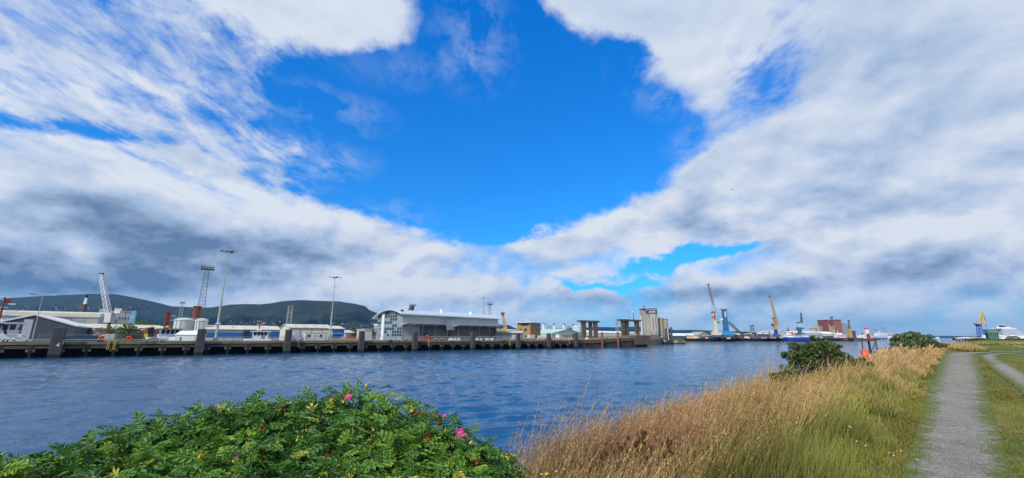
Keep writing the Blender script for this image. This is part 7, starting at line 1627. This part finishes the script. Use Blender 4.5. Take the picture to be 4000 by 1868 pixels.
# single leaves nearest the eye as parts
p, Mx, tone = scatter_leaves(bl[:19]+bl[19:26], 900, 8, 1.2, 0)
wp_ = p+np.array(base); fy = wp_[:, 1]*CP+(wp_[:, 2]-EYE)*SP; ok = (fy > 1) & (np.abs(wp_[:, 0]/fy) < 1.18) & (((wp_[:, 2]-EYE)*CP-wp_[:, 1]*SP)/fy > -.55); p, Mx = p[ok][:290], Mx[ok][:290]
lm = bpy.data.meshes.new('leaf'); lm.from_pydata([tuple(v) for v in LV], [], [tuple(int(i) for i in f) for f in LF]); lm.materials.append(RBM)
at = lm.attributes.new('tone', 'FLOAT', 'POINT'); at.data.foreach_set('value', np.full(len(LV), .55, np.float32))
for i in range(len(p)):
    o = bpy.data.objects.new('leaf', lm); COL.objects.link(o); o.parent = RB; o.matrix_local = Matrix.Translation(Vector(p[i])) @ Matrix([list(r) for r in Mx[i]]).to_4x4()
# yellow green calyx stars with browning hips
def starmesh(seed):
    rs = random.Random(seed); mb = MB()
    for k in range(9):
        a = k*.7+rs.uniform(-.2,.2); e = rs.uniform(.2,1.1); L = rs.uniform(.03,.055); d = Vector((math.cos(a)*math.cos(e), math.sin(a)*math.cos(e), math.sin(e))); s_ = Vector((-math.sin(a), math.cos(a), 0))*.006
        q = d*L*.5; mb.add([(0,0,0), tuple(q+s_), tuple(d*L), tuple(q-s_)], [(0,1,2),(0,2,3)])
    mb.blob((0,0,0), (.011,.011,.010), 6, 4); return mb
sm = mat('calyx_yellow_green', '#b9b44a', .6, .2, 60, dirt=('#a5702c', .55)); hm2 = mat('browning_hip', '#8e4a24', .6, .3, 60)
st0 = [starmesh(k).build('calyx', sm if k < 2 else hm2, RB) for k in range(3)]
p, Mx, _ = scatter_leaves(bl[:26], 150, 21, 1.0, 0)
for i in range(len(p)):
    o = st0[i % 3] if i < 3 else st0[i % 3].copy()
    if i >= 3: COL.objects.link(o)
    o.parent = RB; o.location = Vector(p[i])+Vector((0,-.02,.02)); o.rotation_euler = (random.uniform(-.6,.6), random.uniform(-.6,.6), random.uniform(0,6)); o.scale = (random.uniform(.8,1.4),)*3
# flowers
def flower(u, v, Y, size, tilt, rz, closed=0.0):
    q = Wp(u, v, Y)-base; hd = None; mb = MB(); mb.blob((0,0,0), (.008,.008,.012), 8, 5); c_ = mb.build('flower', sm, RB, loc=q); c_.rotation_euler = (tilt, 0, rz)
    for k in range(5):
        a = k*2*math.pi/5; mb = MB(); vs = []; fs_ = []
        rows = 5; cols_ = 5
        for i in range(rows):
            t_ = i/(rows-1); rr = size*t_; ww = size*.95*math.sin(math.pi*min(1, t_*.62+.05))**.8
            for j in range(cols_):
                s_ = (j/(cols_-1)-.5); op = closed*.9+.22; vs.append((rr*math.cos(op), ww*s_, rr*math.sin(op)+.25*ww*abs(s_)-(.006 if t_ > .9 and abs(s_) < .2 else 0)))
        for i in range(rows-1):
            for j in range(cols_-1): fs_.append((i*cols_+j, i*cols_+j+1, (i+1)*cols_+j+1, (i+1)*cols_+j))
        mb.add(vs, fs_); o = mb.build('petal', M['purple'], c_, smooth=True); o.rotation_euler.z = a
    mb = MB()
    for k in range(18): a = k*2.4; rr = .012*math.sqrt(k/18); mb.bar((0,0,.004), (rr*math.cos(a), rr*math.sin(a), .013), .0012, 3, .0018)
    mb.build('stamens', M['yellow'], c_); return c_
flower(1360,1553,3.05,.025,.75,.2,.3); flower(1295,1563,3.05,.019,.9,2,.9); flower(1340,1570,3.05,.019,1.0,4,.7); flower(1733,1634,3.05,.025,.35,.5,.75)
flower(1795,1692,2.98,.029,1.2,.3,.1); flower(1812,1702,2.98,.024,1.1,1.3,.3); flower(1198,1680,2.85,.022,1.3,1,1.0); flower(916,1800,2.4,.022,1.0,2,1.1); flower(1838,1730,2.98,.02,1.0,2,1.1); flower(1270,1860,2.2,.0,0,0,1) if False else None
mb = MB(); rs = random.Random(4)
for k in range(70):
    b_ = bl[k % len(bl)]; c = Vector(b_[0]); g0 = Vector((c.x*.8+rs.uniform(-.2,.2), c.y+rs.uniform(-.1,.3), -.3)); md = g0.lerp(c, .55)+Vector((rs.uniform(-.15,.15), rs.uniform(-.1,.1), 0)); e = c+Vector((rs.uniform(-1,1)*b_[1][0], rs.uniform(-1,1)*b_[1][1], rs.uniform(.2,1)*b_[1][2]))*.85
    mb.bar(g0, md, .008, 5, .006, False); mb.bar(md, e, .006, 5, .003, False)
tag(mb.build('stems', mat('rose_stem', '#4d3a26', .8, .3, 20), RB), kind='stuff')

# ---- bank shrubs
def wshrub(name, lb, blobs_px, Y, n, size, m_, seed, stems=8, fill=.35):
    us = [b[0] for b in blobs_px]; x, y = GY(sum(us)/len(us), Y); z = float(gz(x, y)); bl = []
    for (u, v, ru, rv, dy_) in blobs_px:
        p = Wp(u, v, Y+dy_); k = (Y+dy_)/1680; bl.append(((p.x-x, p.y-y, p.z-z), (ru*k*.8, ru*k*.7, rv*k*.95)))
    rs = random.Random(seed*3); ex = []
    for (c, r) in bl:
        for q in range(4):
            a = rs.uniform(0, 6.28); e = rs.uniform(-.2, 1.3); k = rs.uniform(.25, .5); ex.append(((c[0]+math.cos(a)*math.cos(e)*r[0], c[1]+math.sin(a)*math.cos(e)*r[1], c[2]+math.sin(e)*r[2]*.95), (r[0]*k, r[1]*k, r[2]*k*rs.uniform(.6, 1.2))))
    bl = [(c, (r[0]*.85, r[1]*.85, r[2]*.85)) for c, r in bl]+ex
    return shrub(name, lb, 'shrub', (x, y, z), bl, n, size, m_, seed, stems, None, fill)
wshrub('shrub', 'dark green windswept thorn shrub at the bank edge in front of the beacon', [(3150,1410,75,45,0),(3220,1400,75,50,.3),(3120,1385,60,38,.2),(3200,1365,65,28,0),(3262,1390,52,36,.4),(3290,1420,40,22,0),(3160,1355,40,20,.2),(3095,1440,30,38,0),(3060,1452,22,24,0),(3080,1385,24,14,.2),(3185,1326,22,13,0),(3150,1345,20,9,.3),(3240,1345,34,15,.2),(3272,1355,22,10,.2),(3112,1352,20,8,.4)], 12.5, 4300, .085, FOL1, 61, 44, .75)
wshrub('shrub', 'small dark leafy shrub low on the bank left of the thorn shrub', [(3050,1470,38,14,0),(3090,1466,34,12,.2),(3025,1480,22,10,0),(3110,1455,20,12,.2)], 10.0, 800, .07, FOL1, 62, 8, .6)
wshrub('shrub', 'spiky green bramble clump right of the thorn shrub', [(3350,1418,36,18,0),(3385,1426,40,16,.3),(3320,1415,26,20,0)], 13.5, 2000, .07, FOL1, 63, 5)
wshrub('shrub', 'large grey green rounded shrub above the path bend', [(3545,1338,50,28,0),(3585,1332,50,28,2),(3520,1355,40,22,0),(3560,1316,34,16,1),(3608,1320,30,14,6),(3635,1340,32,18,13),(3500,1372,34,18,0),(3480,1385,26,14,0),(3662,1350,26,12,21)], 27, 7000, .17, FOL2, 64, 16, .5)
wshrub('shrub', 'low dark green shrub at the right foot of the grey green one', [(3682,1352,24,9,0),(3700,1358,20,7,4)], 60, 1200, .2, FOL1, 65, 4)
for (u, Y, w, h_, lb, sd) in ((3800,330,7,3.4,'dark bush at the left tip of the point',71),(3825,325,6,4.4,'dark round bush before the white tanks',72),(3850,330,9,2.6,'low dark hedge bush under the white tanks',73),(3905,330,8,2.4,'low dark bush right of the pavilion',74),(3940,335,8,3.0,'dark bush under the left white tent',75),(3985,330,10,3.6,'dark bush at the right edge below the tent',76),(3875,322,7,1.8,'low bush in front of the pavilion',77)):
    x, y = GY(u, Y); rs = random.Random(sd); h_ *= .42; bl2 = [((rs.uniform(-.7,.7)*w, 0, h_*rs.uniform(.25,.6)), (w*rs.uniform(.25,.45), 2, h_*.4)) for k in range(7)]
    shrub('shrub', lb, 'shrub', (x, y, 4.3), bl2, 700, .8, FOL1, sd, 3)
# near lifebuoy in its housing, seen edge on
Yl = 17.0; x, y = GY(3364, Yl); z = float(gz(x, y)); zc = Zv(1391, Yl); t_ = thing('lifebuoy', 'bright orange lifebuoy housing on a post, seen edge on beside the bramble', 'lifebuoy', (x, y, z), math.radians(56))
mb = MB(); mb.bar((0,.12,-.2), (0,.12,zc-z), .045, 8); mb.build('post', M['steel'], t_)
mb = MB(); mb.bar((0,-.07,zc-z), (0,.07,zc-z), .25, 28); mb.build('housing', M['orange'], t_, bevel=.02, smooth=False); mb = MB(); mb.torus((0,-.07,zc-z), .21, .05, 'y', 28, 8); mb.build('rim', M['orange'], t_, smooth=True)
mb = MB(); mb.box(-.12,.12,-.15,-.1,zc-z-.06,zc-z+.06); mb.build('label_plate', M['white'], t_)
# wild flowers: teasels, white umbels, ragwort, thistles
def plant(name, lb, cat, u, v, Y, kind, group=None, ht=None):
    q = Wp(u, v, Y); z = float(gz(q.x, q.y)); hh_ = q.z-z
    if hh_ < .05: hh_ = .3
    t_ = thing(name, lb, cat, (q.x, q.y, z), random.uniform(0, 6), group); rs = random.Random(u)
    nst = {'teasel': 5, 'umbel': 2, 'ragwort': 3, 'thistle': 4}[kind]; big = max(.8, Y/14)
    for k in range(nst):
        e = Vector((rs.uniform(-.16,.16), rs.uniform(-.12,.12), hh_*rs.uniform(.82,1.0))); mb = MB(); mb.bar((e.x*.3,e.y*.3,-.05), e, .004*big, 4, .003*big, False); mb.build('stem', mat('plant_stem', '#5d5a30', .8), t_)
        mb = MB()
        if kind == 'teasel': mb.blob(tuple(e), (.016*big,.016*big,.028*big), 8, 6, .15); m_ = mat('teasel_brown', '#4a2c1e', .9, .3, 60)
        elif kind == 'umbel': mb.lathe([(.002,-.004),(.014*big,0),(.011*big,.004*big),(.002,.006*big)], 9, e.x, e.y); mb.v = [(a,b_,c+e.z*(1)) for a,b_,c in mb.v]; m_ = mat('umbel_white', '#e3e0d8', .8, .08, 60)
        elif kind == 'ragwort': mb.lathe([(.002,-.004),(.016*big,0),(.002,.006)], 8, e.x, e.y); mb.v = [(a,b_,c+e.z) for a,b_,c in mb.v]; m_ = mat('ragwort_yellow', '#dfc420', .7, .1, 60)
        else: mb.blob(tuple(e), (.011*big,.011*big,.014*big), 7, 5, .2); m_ = mat('thistle_purple', '#a468a8', .8, .2, 60)
        mb.build('flower_head', m_, t_)
for i, (u, v, Y) in enumerate(((2430,1705,4.4),(2475,1695,4.6),(2520,1692,4.7),(2560,1700,4.7),(2385,1730,4.1),(2575,1715,4.5),(2470,1725,4.2),(2545,1735,4.3))):
    plant('teasel', ['leftmost upper teasel with dark brown heads before the water','second teasel of the dark brown headed row','middle teasel of the dark brown headed row','right hand teasel of the upper row','lowest left teasel beside the open water','rightmost teasel under the pink grass','lower middle teasel with dark heads','lower right teasel with dark heads'][i], 'teasel', u, v, Y, 'teasel', 'dark headed teasels')
for i, (u, v, Y) in enumerate(((3290,1648,6.6),(3340,1712,5.6),(3520,1765,5.6),(3510,1400,22),(3480,1470,14),(3300,1450,11),(3545,1775,5.6))):
    plant('umbel_flower', ['white flower heads in the middle of the grass bank','white flower heads low in the green grass','small white flowers at the bank foot near the path','white umbels under the large grey green shrub','pale umbels in tan grass below the shrub','pale flower tuft below the thorn shrub','second small white flower patch near the path'][i], 'wild flower', u, v, Y, 'umbel', 'white wild flowers')
plant('ragwort', 'yellow ragwort flowers low in the grass right of the rose bush', 'wild flower', 2145, 1815, 4.0, 'ragwort'); plant('ragwort', 'second yellow ragwort lower down right of the rose bush', 'wild flower', 2148, 1850, 3.8, 'ragwort')
for i, (u, v, Y) in enumerate(((2160,1668,4.6),(2395,1765,4.0),(2300,1690,4.8),(3060,1520,8),(3010,1500,8.5))):
    plant('thistle', ['thistle with small purple head over the water','purple thistle low in front of the teasels','pinkish thistle left of the teasels','thistle at the grass edge, upper right','tall thistle left of the small bank shrub'][i], 'thistle', u, v, Y, 'thistle', 'purple thistles')

# ---- houses of the suburbs on the lower hill slopes, too many and too small to single out
rs = random.Random(31); mb = MB(); mb2 = MB()
for k in range(520):
    u = rs.choice([rs.uniform(880, 1090), rs.uniform(1290, 1500), rs.uniform(1290, 1500), rs.uniform(60, 560)]); Y = 3300+rs.uniform(0, 450); v = rs.uniform(1252, 1272) if 880 < u < 1090 else (rs.uniform(1262, 1290) if u > 1200 else rs.uniform(1195, 1222))
    x, y = GY(u, Y); z = Zv(v, Y); q = mb if rs.random() < .25 else mb2; w = rs.uniform(3, 7); q.box(x-w, x+w, y, y+8, z-8, z); q.prism([(x-w-.5, z), (x+w+.5, z), (x+w*.7, z+3.5), (x-w*.7, z+3.5)], y-.5, y+8.5, 'y')
tag(mb.build('distant_houses', mat('pale_render', '#77767a', .8, .2, .01)), 'pale specks of houses on the lower hill slope', kind='stuff'); tag(mb2.build('distant_rooftops', mat('brown_roofs', '#3b3234', .8, .2, .01)), 'brown roofs of the suburbs on the lower hill slope', kind='stuff')
